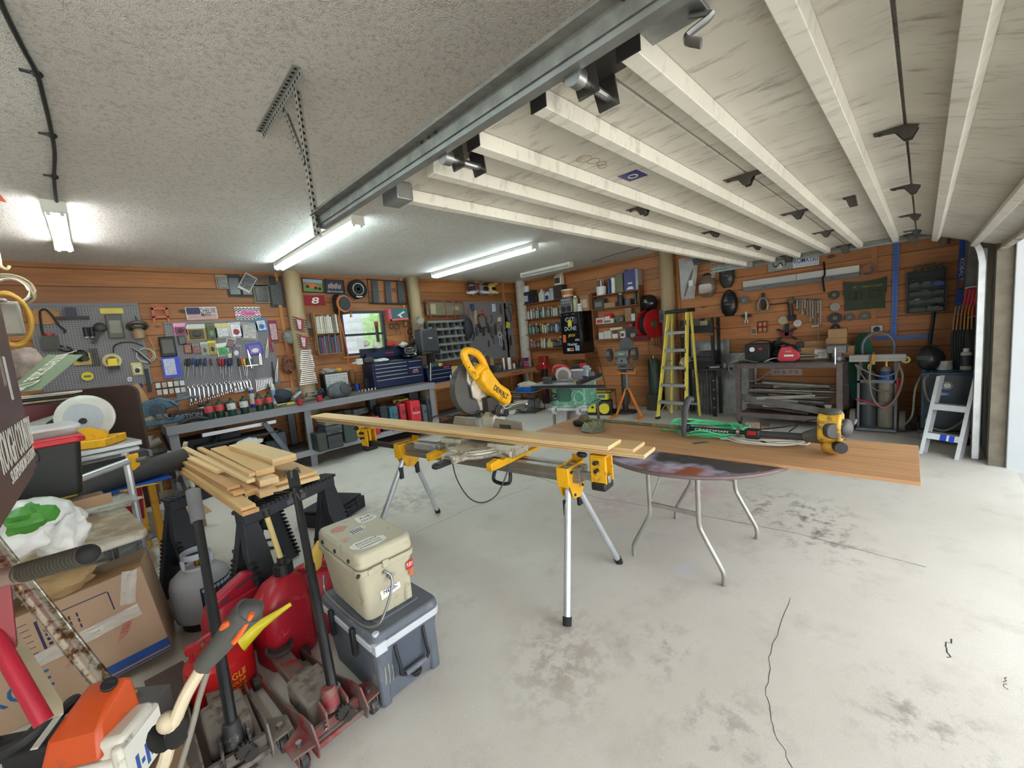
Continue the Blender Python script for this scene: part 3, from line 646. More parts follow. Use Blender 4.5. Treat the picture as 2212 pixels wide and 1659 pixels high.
g=mk('caught_grass',gb,M((140,150,96),.8,v=.3),tr);g['kind']='stuff'
mk('loop_handle',tube([(-.05,0,.02),(-.05,.005,.06),(-.02,.01,.12),(.0,.01,.20),(.04,-.0,.27),(.07,-.01,.265)],[.014,.026],10,4),M((60,60,62),.7),tr)
mk('handle_clamp',bx(-.03,.03,-.02,.03,.045,.095),BLK,tr,.006)
mk('grip',cyl((0,-.46,.075),(0,-.70,.08),.022,n=14),M((52,52,54),.7),tr)
mk('trigger_housing',bx(-.028,.028,-.47,-.38,.04,.105),BLK,tr,.012);mk('warning_label',bx(-.03,-.0285,-.45,-.40,.07,.095),RED,tr)
mk('trigger',tube([(0,-.44,.045),(0,-.50,.02),(0,-.53,.015)],.006,6),BLK,tr)
mk('shaft_clamp',cyl((0,-.33,.074),(0,-.35,.074),.024,n=12)+bx(-.006,.006,-.35,-.33,.09,.11),STL,tr)
mk('clutch_cone',cyl((0,-.70,.08),(0,-.78,.10),.03,.05,n=14),M((80,78,70),.6),tr)
mk('throttle_cable',tube([(0,-.45,.10),(-.03,-.60,.14),(.0,-.74,.17)],.004,6)+tube([(.02,-.62,.10),(.03,-.70,.17),(.03,-.78,.19)],.004,6),BLK,tr)
mk('engine',prism(rrect(.15,.17,.035),-.88,-.77) if False else xf(prism(rrect(.16,.17,.04,4,0,.155),-.055,.055),(0,-.83,0)),EY,tr,.012)
mk('engine_cover',xf(sph((0,0,0),(.065,.03,.055),16,10),(-.01,-.90,.155),0,0,-.2)+xf(prism(rrect(.12,.09,.035,4),-.02,.02),(-.06,-.86,.15),rz=-.9),M((58,58,56),.5),tr,.006)
mk('air_filter_cover',sph((-.005,-.83,.245),(.06,.055,.02),14,8),M((70,70,66),.5),tr)
mk('fuel_tank',sph((-.02,-.84,.045),(.062,.058,.045),16,10),M((196,150,60),.35,v=.2),tr)
mk('fuel_cap',cyl((-.06,-.87,.06),(-.10,-.89,.06),.032,n=16),BLK,tr)
mk('muffler',bx(.04,.10,-.90,-.80,.07,.13),STL,tr,.008);mk('starter_handle',bx(.02,.11,-.94,-.92,.17,.19),M((96,96,94),.5),tr,.006)
# coiled cords
def coil(name,c,a,b,n,r,mat,label,hmax=.06,seed=1,tail=None,rz=0.):
    rd=random.Random(seed);P=[]
    for k in range(n*10):
        t=2*pi*k/10;i=k/10
        if k % 10 == 0:ja,jb,jx,jy=rd.uniform(.72,1.06),rd.uniform(.72,1.06),rd.uniform(-.03,.03),rd.uniform(-.025,.025)
        P.append((a*ja*cos(t)+jx,b*jb*sin(t)+jy,r+(hmax-r)*abs(mnoise.noise(Vector((cos(t),sin(t),i*.9+seed))))*1.4+(i/n)*hmax*.35))
    if tail:P += tail
    return one(name,tube(P,r,6,3),mat,label,'cord',c,rz)
coil('extension_cord',(3.10,1.10,PT),.165,.27,10,.0058,M((84,196,140),.45,v=.1),'coiled mint green extension cord under the trimmer shaft',.075,3,[(-.05,.30,.01),(-.0,.36,.008)])
coil('extension_cord',(3.07,.74,PT),.16,.24,9,.0055,M((214,210,200),.5,v=.08),'coiled white extension cord beside the trimmer grip',.04,8,[(-.1,.2,.01),(-.05,.26,.008)])
q=onz(1513,957,PT);one('scraper_blade',bx(-.05,.05,-.018,.018,0,.002),STL,'small flat steel blade lying on the plywood beside the green cord','blade',(q.x,q.y,PT+.0005),-.7)

# ================================================================ step ladder
FG=M((226,208,84),.5,v=.12,d=((150,140,90),.12,20.));LAL=M((176,176,174),.4,.6,v=.15)
ld=thing('step_ladder',(6.56,2.93,0),'yellow fibreglass step ladder with grey treads and black top cap','ladder',RB-.12)
H_,TI=1.76,.33
def rail(s,front=True):
    b0,t0=.255*s,.165*s;y0,y1=(0,TI) if front else (.44,TI+.12)
    w,dp=(.026,.075) if front else (.022,.045)
    a,b=Vector((b0,y0,.012)),Vector((t0,y1,H_))
    out=[]
    for p in (a,b):out.append([p+Vector((x,y,0)) for x,y in ((-w/2,-dp/2),(w/2,-dp/2),(w/2,dp/2),(-w/2,dp/2))])
    return loft(out)
for s in (-1,1):
    r_=mk('rail',rail(s),FG,ld,.003);mk('foot',bc(s*.257,.005,.02,.045,.09,.04),RUB,r_,.004)
    mk('rear_rail',rail(s,False),FG,ld,.003)
for i,z in enumerate((.30,.585,.87,1.155,1.44)):
    k=z/H_;y=TI*k;w=2*(.255-.09*k)-.02
    tr_=mk('tread',bx(-w/2,w/2,y-.045,y+.04,z-.012,z+.012)+bx(-w/2,w/2,y-.047,y-.041,z-.035,z+.012),LAL,ld,.002)
    if i == 0:mk('tread_brace',sum([cyl((s*w*.22,y,z-.02),(s*w*q,y-.02,z-.17),.006,n=8) for s in (-1,1) for q in (.08,.46)],[]),LAL,ld)
mk('top_cap',bx(-.20,.20,TI-.07,TI+.20,H_-.01,H_+.05),BLK,ld,.012)
mk('label_strip',sum([[([Vector((.255-.09*z/H_-.0,TI*z/H_-.0385-.001,z))+d for d in (Vector((-.009,0,-.07)),Vector((.009,0,-.07)),Vector((.009,.0,.07)),Vector((-.009,0,.07)))],[(0,1,2,3)])] for z in (.5,.8,1.1,1.55)],[]),M((60,60,56),.6),ld)
mk('spreader',cyl((-.2,.18,.95),(-.2,.44,.95),.006,n=6),LAL,ld);mk('spreader',cyl((.2,.18,.95),(.2,.44,.95),.006,n=6),LAL,ld)
mk('rear_brace',bx(-.24,.24,.425,.44,.20,.235),LAL,ld)

# short aluminium ladder section leaning on the welder
a0,a1=onz(1990,978),onz(2075,993);top=Vector((6.33,-.03,.80))
ux=(a1-a0);ux.z=0;wd=ux.length;rz=math.atan2(ux.y,ux.x)
al=thing('ladder_section',(a0+a1)/2,'short bare aluminium ladder section leaning against the blue welder','ladder',rz)
AL2=M((206,208,212),.3,.55,v=.1)
def lean(g,k=.36):return [([Vector((p[0],p[1]+p[2]*k,p[2]*.94)) for p in v],f) for v,f in g]
for s in (-1,1):
    mk('rail',lean(bx(s*wd/2-.002*1,s*wd/2+.002,-.045,.045,0,.84)+bx(s*wd/2-(.03 if s > 0 else -.0),s*wd/2+(.0 if s > 0 else .03),-.045,-.041,0,.84)+bx(s*wd/2-(.03 if s > 0 else -.0),s*wd/2+(.0 if s > 0 else .03),.041,.045,0,.84)),AL2,al,.001)
for z in (.22,.53):mk('tread',lean(bx(-wd/2,wd/2,-.04,.04,z,z+.012)+bx(-wd/2,wd/2,-.042,-.036,z-.05,z+.012)),AL2,al,.001)
mk('blue_tape',lean(bx(-.02,.03,-.044,-.0425,.17,.232)+bx(.05,.09,-.044,-.0425,.165,.23)),M((36,70,190),.7),al)
# ================================================================ boards on two plastic sawhorses
def Dp(x,y,d):return CPOS+ray(x,y)*d
HB=M((44,47,54),.6,v=.15);HBK=M((24,25,28),.7,v=.2)
ha,hb_=onz(545,1092,.75),onz(690,1030,.75)
hz=math.atan2(hb_.y-ha.y,hb_.x-ha.x)
def sawhorse(c,rz,label):
    t=thing('sawhorse',c,label,'sawhorse',rz,'plastic sawhorses')
    L=.33
    mk('beam',bx(-L,L,-.045,.045,.66,.74)+bx(-L-.01,L+.01,-.055,.055,.725,.745),HB,t,.006)
    mk('grip_teeth',sum([bx(x-.006,x+.006,-.062,.062,.728,.745) for x in [-.32+.03*k for k in range(22)]],[]),HBK,t)
    mk('label_plate',bx(-.06,.08,-.0475,-.045,.675,.705),M((90,92,98),.5),t)
    for sx in (-1,1):
        for sy in (-1,1):
            a=[(sx*(L-.08),sy*.03,.70),(sx*(L-.0),sy*.03,.70),(sx*(L+.03),sy*.06,.50),(sx*(L+.045),sy*.24,0),(sx*(L-.065),sy*.24,0),(sx*(L-.10),sy*.06,.50)]
            g=loft([[Vector(p) for p in a],[Vector((p[0],p[1]-sy*.045,p[2])) for p in a]])
            l=mk('leg',g,HB,t,.005)
            mk('ribbed_edge',sum([bx(sx*(L+.028)-.008,sx*(L+.028)+.016,sy*(.06+.18*(1-z/.5))-.03,sy*(.06+.18*(1-z/.5))+.006,z,z+.014) for z in [.03+.03*k for k in range(15)]],[]),HBK,l)
        mk('leg_shelf',bx(sx*(L-.05)-.04,sx*(L-.05)+.04,-.14,.14,.26,.28),HBK,t,.003)
    return t
HC=(ha+hb_)/2;HC.z=0;bd=Vector((-sin(hz),cos(hz),0))
sawhorse(HC,hz,'black plastic sawhorse holding the near ends of the stacked boards')
sawhorse(HC+bd*.82+Vector((.06,0,0)),hz,'black plastic sawhorse under the far ends of the stacked boards')
PN=WD((220,180,124),0,.4,.6,(186,140,90));PN2=WD((206,160,104),0,.45,.6,(160,110,66));PN3=WD((228,196,146),0,.3,.6)
def board(nl,nr,fl,z,th,mat,label):
    a,b,c=onz(*nl,z),onz(*nr,z),onz(*fl,z)
    d=(c-a);L=min(d.length,1.75);d.normalize();n=Vector((d.y,-d.x,0));w=abs((b-a).dot(n))
    m=a+d*L/2+n*w/2
    one('board',bx(-L/2,L/2,-w/2,w/2,-th,0),mat,label,'board',m,math.atan2(d.y,d.x),'boards stacked on the sawhorses',.0015)
for q in (((523,1108),(561,1097),(380,1012),.800,.022,PN2,'pale board lowest at the near edge of the stack, its end jutting toward the jacks'),
          ((520,1098),(556,1090),(380,1002),.822,.019,PN,'tongue and groove board lying on the lowest jutting board'),
          ((596,1056),(690,1028),(474,984),.785,.022,PN3,'wide pale board lying on the horse beam, with a small white label'),
          ((588,1045),(677,1014),(480,982),.810,.022,PN,'wide board second from below on the side by the far aisle'),
          ((504,1066),(526,1058),(384,994),.845,.020,PN2,'reddish grooved board under the pair of grooved boards'),
          ((490,1054),(518,1046),(381,990),.868,.019,PN2,'grooved board with a dark edge at the camera side of the stack'),
          ((528,1062),(558,1054),(420,990),.836,.036,PN2,'thick board end under the loose strips'),
          ((560,1064),(596,1052),(440,984),.828,.036,PN,'thick two by four end low in the stack'),
          ((560,1040),(599,1027),(452,976),.866,.038,PN3,'thick two by four below the top one'),
          ((552,1018),(587,1005),(454,969),.906,.038,PN,'thick two by four on top of the stack, dark knots'),
          ((467,1018),(481,1013),(384,980),.890,.020,PN3,'short narrow strip lying on the grooved boards'),
          ((533,1038),(549,1032),(382,963),.905,.020,PN3,'long narrow strip slanting across the stack'),
          ((537,1024),(549,1019),(425,967),.925,.020,PN,'narrow strip beside the top two by four'),
          ((588,1000),(633,984),(494,969),.915,.026,PN,'wide board second from the top of the stack'),
          ((588,993),(633,978),(494,962),.938,.022,PN3,'wide pale board topmost of the stack')):
    board(*q)
one('black_tool_case',bx(-.26,.26,-.19,.19,0,.12)+bx(-.24,.24,-.17,.17,.12,.15)+bx(-.06,.06,-.23,-.19,.05,.09)+bx(-.18,-.12,-.2,-.185,.06,.14)+bx(.12,.18,-.2,-.185,.06,.14),M((30,34,42),.5),'dark plastic tool case lying on the floor behind the sawhorse','tool case',onz(720,1115),.5,bev=.015)

# ================================================================ coolers
TAN=M((178,171,148),.5,v=.07,d=((150,140,116),.16,9.));SLT=M((92,98,108),.55,v=.1,d=((130,126,116),.12,8.));LGR=M((192,196,202),.5,v=.06)
def tub(w0,d0,w1,d1,z0,z1,r=.03):
    a=rrect(w0,d0,r);b=rrect(w1,d1,r)
    return loft([[Vector((p[0],p[1],z0)) for p in a],[Vector((p[0],p[1],z1)) for p in b]])
gc=thing('cooler',(.835,1.935,0),'slate grey cooler with a pale rim, standing on the floor under the tan one','cooler',.04)
mk('body',tub(.30,.47,.345,.53,.012,.30,.035),SLT,gc,.006)
mk('corner_foot',bx(-.16,-.11,-.25,-.215,0,.25)+bx(.11,.16,-.25,-.215,0,.25),SLT,gc,.012)
mk('rim',tub(.362,.55,.366,.556,.29,.325,.04),LGR,gc,.004)
mk('lid',tub(.362,.552,.35,.54,.328,.368,.04),SLT,gc,.010)
mk('lid_panel',tub(.24,.40,.235,.395,.366,.374,.02),SLT,gc,.003)
mk('latch_corner',bx(-.178,-.12,-.287,-.245,.285,.335)+cyl((-.15,-.25,.335),(-.15,-.25,.372),.016,n=12),LGR,gc,.005)
h=mk('handle',tube([(-.075,-.262,.27),(-.072,-.285,.18),(-.065,-.29,.13),(.065,-.29,.13),(.072,-.285,.18),(.075,-.262,.27)],.008,8,3),BLK,gc);mk('handle_grip',cyl((-.055,-.292,.13),(.055,-.292,.13),.014,n=12),SLT,h)
mk('recess',bx(-.09,.09,-.2625,-.2605,.12,.285),M((74,80,92),.6),gc)
mk('drain_plug',cyl((.02,-.235,.075),(.02,-.268,.075),.026,n=14)+bx(.0,.04,-.275,-.265,.070,.080),BLK,gc,.003)
mk('paint_drips',sum([tube([(-.13+.018*k,-.2525-.0003*k,.22-.02*k),(-.128+.018*k,-.2505,.16-.01*k),(-.132+.018*k,-.2475,.10)],.0032,5,2,flat=.5) for k in range(3)],[]),M((190,182,160),.7),gc)
mk('rubber_latch',bx(-.20,-.178,-.12,-.09,.22,.35)+bx(-.20,-.178,.10,.13,.22,.35),BLK,gc,.004)
tc_=thing('cooler',(.815,1.96,.3745),'tan cooler covered in stickers with a steel bail handle, on top of the grey one','cooler',.0)
mk('body',tub(.225,.40,.27,.46,.0,.245,.035),TAN,tc_,.006)
mk('collar',tub(.285,.475,.287,.478,.235,.262,.035),TAN,tc_,.004)
mk('lid',tub(.286,.478,.275,.465,.265,.340,.04),TAN,tc_,.014)
mk('side_rib',bx(.075,.115,-.215,-.19,.01,.22),TAN,tc_,.010)
mk('handle',tube([(-.02,-.228,.215),(-.0,-.245,.19),(-.01,-.26,.14),(-.06,-.265,.05),(-.10,-.262,.012),(-.135,-.20,-.0),(-.15,.0,.005),(-.152,.18,.02),(-.145,.2,.1)],.0058,8,4),STL,tc_)
mk('handle_pin',cyl((-.02,-.22,.215),(-.02,-.238,.215),.010,n=10)+cyl((.0,-.225,.185),(.0,-.245,.185),.012,n=10),STL,tc_)
mk('latch',bx(-.10,-.075,-.244,-.236,.235,.262)+bx(-.03,.0,-.246,-.236,.238,.275),TAN,tc_,.003)
mk('rubber_toggle',cyl((.15,.02,.25),(.185,.01,.235),.010,n=8),BLK,tc_)
mk('lid_bolt',sum([cyl((-.140,y,.295),(-.146,y,.295),.010,n=10) for y in (-.15,.0,.15)]+[cyl((-.135,-.225,.25),(-.145,-.235,.25),.008,n=8)],[]),DKS,tc_)
def sticker(poly,mat,parent,z=None,nm='sticker',y=None,th=.0006):
    return mk(nm,prism(poly,z,z+th,'xy') if z is not None else prism(poly,y-th,y,'xz'),mat,parent)
STW=M((226,224,214),.5,v=.04);STB=M((40,60,110),.5)
s1=sticker([(-.12,-.15),(-.09,-.19),(-.02,-.20),(.035,-.18),(.04,-.14),(-.01,-.10),(-.09,-.10),(-.12,-.12)],STW,tc_,.340)
mk('print',xf(txt('DUCKS',.012,.0004,.1),(-.04,-.125,.3412),rx=-pi/2)+xf(txt('HUNTING CLUB',.009,.0004,.11),(-.04,-.15,.3412),rx=-pi/2)+bx(-.095,.015,-.176,-.172,.3408,.3414),BLK,s1)
s2=sticker([(.03,.10),(.05,.08),(.11,.08),(.13,.10),(.12,.17),(.04,.18)],STW,tc_,.340);mk('print',xf(txt('R2R',.026,.0004,.06),(.085,.145,.3412),rx=-pi/2)+xf(txt('KRAZY',.022,.0004,.07),(.08,.105,.3412),rx=-pi/2),BLK,s2)
s3=sticker([(-.06,.01),(-.01,-.02),(.03,.02),(.04,.07),(.0,.06),(-.03,.05)],M((200,190,180),.5),tc_,.340);mk('stripes',sum([bx(-.045+.012*k,-.039+.012*k,.0,.045,.3406,.3411) for k in range(5)],[]),M((70,70,90),.5),s3)
s4=sticker([(-.11,.10),(-.06,.08),(-.02,.12),(-.05,.16),(-.10,.15)],M((178,120,100),.5),tc_,.340)
mk('sticker',xf(txt('T',.035,.0006,.04,.006),(-.10,-.03,.3405),rx=-pi/2),M((222,120,60),.5),tc_)
s5=sticker([(-.045,.055),(.055,.07),(.055,.165),(-.045,.15)],STW,tc_,y=-.2275);s5.rotation_euler=(-.12,0,0);s5.location=(.0,.0,0)
mk('print',sum([xf(bx(-.035,.035,-.0012,-.0006,-.0016,.0016),(.005,-.2278,.11),ry=a) for a in [k*pi/8 for k in range(8)]],[])+xf(txt('Whitetail',.018,.0006,.07),(.005,-.229,.135),rx=0)+xf(txt('Nation',.016,.0006,.07),(.005,-.229,.085)),STB,s5)
s6=sticker([(.09,.165),(.128,.17),(.128,.215),(.09,.205)],RED,tc_,y=-.229);mk('print',xf(txt('FURY',.02,.0006,.032),(.109,-.2300,.19),),STW,s6);sticker([(.105,.13),(.126,.133),(.126,.16),(.105,.157)],ORG,tc_,y=-.226)

# ================================================================ floor jacks
JR=M((146,42,46),.55,v=.25,d=((112,92,84),.65,9.));JD=M((126,116,106),.75,v=.25,d=((80,72,66),.3,10.));JK=M((60,58,58),.6,.3,v=.25,d=((130,122,110),.25,14.))
def floor_jack(loc,rz,label,body,side,hb,ht,grip):
    t=thing('floor_jack',loc,label,'floor jack',rz)
    for s in (-1,1):
        o=[(-.06,.03),(-.08,.09),(-.03,.16),(.05,.15),(.25,.09),(.60,.06),(.62,.03),(.3,.02)]
        mk('side_plate',prism(o,s*.105-.004,s*.105+.004,'yz'),side,t,.002)
        c=mk('caster',cyl((s*.15-.014,-.02,.035),(s*.15+.014,-.02,.035),.035,n=18),JK,t,.003)
        mk('caster_plate',prism([(s*.105,-.05),(s*.19,-.04),(s*.19,.05),(s*.105,.10)],.078,.088,'xy')+bx(s*.15-.022,s*.15-.017,-.04,.03,.03,.08)+bx(s*.15+.017,s*.15+.022,-.04,.03,.03,.08),side,t,.003)
        mk('caster_bolt',cyl((s*.15,.0,.088),(s*.15,.0,.105),.012,n=8),STL,c)
        mk('front_wheel',cyl((s*.115-.02,.58,.032),(s*.115+.02,.58,.032),.032,n=18),JK,t,.003)
    mk('power_unit',bx(-.075,.075,.08,.30,.045,.15)+sph((0,.30,.10),(.07,.06,.05),14,8),JD,t,.012)
    mk('cross_shaft',cyl((-.11,-.03,.05),(.11,-.03,.05),.012,n=10)+bx(-.1,.1,.0,.02,.05,.10),side,t,.002)
    mk('lift_arm',prism([(.22,.10),(.50,.11),(.60,.13),(.60,.09),(.5,.06),(.22,.05)],-.04,.04,'yz'),side,t,.006)
    mk('saddle',lathe([(0,0),(.05,0),(.062,.012),(.064,.03),(.052,.03),(.048,.016),(0,.016)],24,(0,.57,.125)),M((56,50,50),.7),t)
    sk=mk('handle_socket',cyl((0,.02,.12),(0,.035,.21),.036,.030,n=14)+prism([(-.03,.08),(-.03,.16),(.03,.18),(.06,.09)],-.05,-.04,'yz')+prism([(-.03,.08),(-.03,.16),(.03,.18),(.06,.09)],.04,.05,'yz'),body,t,.003)
    mk('gear',sum([lathe([(0,-.008),(.026,-.008),(.026,.008),(0,.008)],14,(.02+.02*k,-.03,.115-.03*k),(0,1,0)) for k in range(2)],[])+sum([xf(bc(0,0,.028,.007,.014,.008),(.02,-.03,.115),ry=a*pi/6) for a in range(12)],[]),DKS,sk)
    mk('spring',tube([(-.05+.008*cos(a*1.3),-.02+.008*sin(a*1.3),.08+.004*a) for a in range(16)],.0025,5,1),STL,sk)
    m=Matrix.Rotation(-rz,3,'Z');hb2,ht2=m@(Vector(hb)-Vector(loc)),m@(Vector(ht)-Vector(loc))
    d=ht2-hb2
    hn=mk('handle',cyl(hb2,hb2+d*.52,.0215,n=16)+cyl(hb2+d*.51,ht2,.0185,n=16),M((34,34,36),.35,.2,v=.2),t)
    if grip == 1:mk('grip',cyl(ht2-d*.16,ht2,.028,.030,n=18),M((104,104,104),.75),hn)
    else:
        mk('grip',cyl(ht2-d*.09,ht2,.027,n=16),RUB,hn)
        mk('torn_wrap',sum([tube([ht2-d*.1,ht2-d*.115+Vector((.03*cos(a),.03*sin(a),0)),ht2-d*.13+Vector((.035*cos(a+.4),.035*sin(a+.4),-.02))],.003,4,2) for a in (0,1,2.2,3.3,4.4,5.4)]+[tube([ht2,ht2+Vector((.03*cos(a),.03*sin(a),.012)),ht2+Vector((.045*cos(a),.045*sin(a),-.02))],.005,5,2) for a in (0.3,2.4,4.2)],[]),M((90,84,74),.8),hn)
        mk('reflector',cyl(ht2-d*.095+Vector((-.03,0,0)),ht2-d*.095+Vector((-.10,.01,.01)),.006,n=6),BLK,hn)
    return t
floor_jack((.50,1.72,0),.08,'red floor jack with its long black handle raised, beside the grey cooler',JR,JR,(.515,1.755,.19),(.65,2.34,1.0),2)
floor_jack((.175,1.86,0),-.02,'grimy grey floor jack with a black handle and grey grip, nearer the chainsaw',JK,JD,(.178,1.895,.19),(.25,2.5,1.0),1)

# ================================================================ fuel cans, gas bottle, cardboard box
GR=M((158,20,36),.4,v=.12,d=((190,90,90),.08,10.));GR2=M((176,34,56),.45,v=.1)
g1=thing('fuel_can',(.52,2.42,0),'tall dark red plastic fuel can with a black screw cap and clear spout','fuel can',.25)
mk('body',loft([[Vector((p[0],p[1],z)) for p in rrect(w,d,.05,4,cx,0)] for z,w,d,cx in ((0,.23,.19,0),(.02,.25,.21,0),(.28,.25,.21,0),(.36,.225,.19,.005),(.42,.17,.15,.02),(.45,.10,.10,.04))]),GR,g1,.006)
mk('can_handle',tube([(-.12,0,.24),(-.11,0,.34),(-.03,0,.41),(.03,0,.43)],.022,10),GR,g1)
cp=mk('cap',cyl((.04,0,.445),(.04,0,.505),.046,.042,n=24),BLK,g1,.004);mk('cap_knurls',sum([xf(bc(.046,0,.475,.006,.005,.05),(.04,0,0),rz=0)]+[[([Vector((.04+(p[0])*cos(a)-p[1]*sin(a),p[0]*sin(a)+p[1]*cos(a),p[2])) for p in v],f) for v,f in bc(.046,0,.475,.006,.005,.05)] for a in [k*pi/10 for k in range(20)]],[]),BLK,cp)
mk('spout',cyl((.04,0,.505),(.01,.02,.78),.014,.013,n=12),M((206,186,120),.3,v=.1),g1);mk('spout_cap',cyl((.012,.018,.775),(.008,.021,.815),.018,n=12)+cyl((.04,0,.505),(.038,0,.54),.022,n=12),BLK,g1)
g2=thing('fuel_can',(.225,2.42,0),'low round red fuel can with yellow lettering and a yellow funnel','fuel can',.0)
mk('body',lathe([(0,0),(.135,0),(.14,.01),(.142,.17),(.138,.19),(.05,.255),(.04,.26),(.04,.285),(0,.285)],36),M((196,26,30),.35,v=.08),g2)
mk('can_handle',tube([(-.10,0,.215),(-.09,0,.28),(0,0,.315),(.06,0,.29),(.09,0,.225)],.009,8),RED,g2);mk('lever',bx(-.12,-.06,-.015,.015,.26,.30),RED,g2,.004)
def around(g,r): # wrap lettering (facing -y at the origin) onto an upright cylinder
    return [([Vector(((r-p[1])*sin(p[0]/r),-(r-p[1])*cos(p[0]/r),p[2])) for p in v],f) for v,f in g]
mk('lettering',around(xf(txt('EAGLE',.03,.0006,.11,.008),(.03,0,.125))+xf(txt('GASOLINE',.016,.0006,.10),(.03,0,.090))+xf(txt('KEEP OUT OF REACH',.009,.0006,.10),(.03,0,.065))+xf(txt('OF CHILDREN',.009,.0006,.08),(.03,0,.048)),.1428),M((230,170,40),.5),g2)
mk('badge',around([(v,f) for v,f in prism([(-.035+.06*cos(a)+.06,.125+.028*sin(a)) for a in [k*pi/10 for k in range(20)]],0,.0003)],.1425),M((206,60,30),.5),g2)
mk('funnel',lathe([(.058,0),(.05,.02),(.024,.10),(.012,.20),(.010,.24),(.006,.24),(.010,.20),(.02,.10),(.045,.02),(.055,0)],20,(.07,-.155,.30),(.95,-.12,.28)),M((226,206,40),.45),g2)
g3=thing('fuel_can',(.735,2.50,0),'faded red fuel can with a yellow spout, half hidden behind the tall can','fuel can',-.3)
mk('body',loft([[Vector((p[0],p[1],z)) for p in rrect(w,d,.04,4)] for z,w,d in ((0,.26,.2),(.24,.27,.21),(.33,.22,.16),(.36,.12,.12))]),GR2,g3,.006)
mk('can_handle',tube([(-.12,0,.30),(-.10,0,.38),(.06,0,.40),(.12,0,.30)],.018,10),GR2,g3);mk('spout',lathe([(.03,0),(.05,.04),(.04,.11),(.016,.18),(.01,.2)],16,(-.02,0,.36),(.3,-.3,.9)),M((224,190,90),.4),g3)
g4=thing('fuel_can',(.37,2.68,0),'wide crimson fuel can with a slotted carrying ridge beside the propane bottle','fuel can',.35)
mk('body',loft([[Vector((p[0],p[1],z)) for p in rrect(w,d,.045,4)] for z,w,d in ((0,.31,.16),(.02,.33,.17),(.25,.33,.17),(.33,.29,.13))]),GR2,g4,.006);mk('carrying_ridge',prism([(-.15,.30),(.13,.30),(.12,.40),(.06,.425),(-.13,.36)],-.035,.035),GR2,g4,.014);mk('ridge_slots',bx(-.10,-.05,-.037,.037,.335,.352)+xf(bx(-.01,.10,-.037,.037,-.008,.008),(0,0,.372),ry=-.2),M((90,60,66),.6),g4)
pb=thing('gas_bottle',(.275,3.19,0),'grey propane bottle with a blue printed label, behind the jack handle','gas bottle',.3)
mk('bottle',lathe([(0,.03),(.10,.03),(.145,.06),(.155,.10),(.155,.27),(.145,.31),(.10,.35),(.05,.365),(0,.365)],36),M((178,182,186),.5,v=.06),pb)
mk('foot_ring',lathe([(.115,0),(.12,0),(.12,.04),(.115,.04)],30),DKS,pb)
cl=[Vector((.075*cos(a),.075*sin(a),0)) for a in [pi*.15+k*pi*1.7/20 for k in range(21)]]
mk('collar',loft([[p*1.0+Vector((0,0,.35)),p*1.0+Vector((0,0,.375)),p*.955+Vector((0,0,.375)),p*.955+Vector((0,0,.35))] for p in cl])+loft([[p*1.02+Vector((0,0,.425)),p*1.02+Vector((0,0,.46)),p*.95+Vector((0,0,.46)),p*.95+Vector((0,0,.425))] for p in cl])+sum([cyl(cl[k]*.98+Vector((0,0,.37)),cl[k]+Vector((0,0,.43)),.012,n=6) for k in (0,10,20)],[]),M((190,196,206),.5),pb)
mk('valve',cyl((0,0,.36),(0,0,.42),.016,n=10)+cyl((0,0,.40),(.045,-.02,.405),.014,n=10),BRS,pb)
lb=mk('label',around(prism([(-.02,.08),(.20,.08),(.20,.275),(-.02,.275)],0,.0004),.1556) if False else around(sum([prism([(a,.08),(a+.022,.08),(a+.022,.275),(a,.275)],0,.0004) for a in [-.07+.022*k for k in range(12)]],[]),.1553),M((34,58,96),.5,v=.3,s=12),pb)
mk('lettering',around(xf(txt('Rapid',.04,.0006,.13,.006,.2),(.05,0,.215)),.1562),RED,lb);mk('print',around(bx(-.06,.0,-.0006,0,.24,.268)+sum([bx(-.05,.15,-.0006,0,.10+.018*k,.104+.018*k) for k in range(4)],[]),.1558) if False else around(sum([bx(-.06+.025*k,-.06+.025*k+.02,-.0006,0,.245,.265) for k in range(9)],[]),.1558),M((200,215,230),.5),lb)
bxt=thing('cardboard_box',(-.26,3.14,0),'big moving carton with blue stripe and crumpled tape, next to the propane bottle','cardboard box',-.07,rot=(-.10,-.13,-.10))
BW,BH=.74,.50
mk('carton',bx(-BW/2,BW/2,-.21,.21,.005,BH),M((176,146,120),.85,v=.08,s=3),bxt,.004)
mk('flap',loft([[Vector((-BW/2,-.211,BH)),Vector((BW/2,-.211,BH)),Vector((BW/2,-.18,BH+.012)),Vector((-BW/2,-.18,BH+.012))],[Vector((-BW/2,-.05,BH+.005)),Vector((BW/2,-.05,BH+.005)),Vector((BW/2,-.05,BH+.012)),Vector((-BW/2,-.05,BH+.012))]]),CRD,bxt)
mk('blue_stripe',bx(.12,BW/2+.0012,-.2115,-.209,.03,.075)+bx(.12,BW/2+.0012,-.2115,-.209,.012,.02),M((36,76,150),.6),bxt)
INK=M((52,48,84),.8)
mk('print',bx(-.04,.22,-.2112,-.21,.44,.445)+bx(-.04,-.03,-.2112,-.21,.30,.44)+bx(.22,.225,-.2112,-.21,.34,.44)+sum([bx(-.36,-.06,-.2112,-.21,.30+.03*k,.303+.03*k) for k in range(6)]+[bx(.01+.028*j,.016+.028*j,-.2112,-.21,.325+.03*k,.345+.03*k) for j in range(4) for k in range(3)]+[bx(-.02,-.006,-.2112,-.21,.31+.024*k,.324+.024*k) for k in range(6)],[]),INK,bxt)
mk('lettering',xf(txt('LARGE',.085,.0006,.36,.004),(-.235,-.2108,.165)),M((26,84,130),.7),bxt)
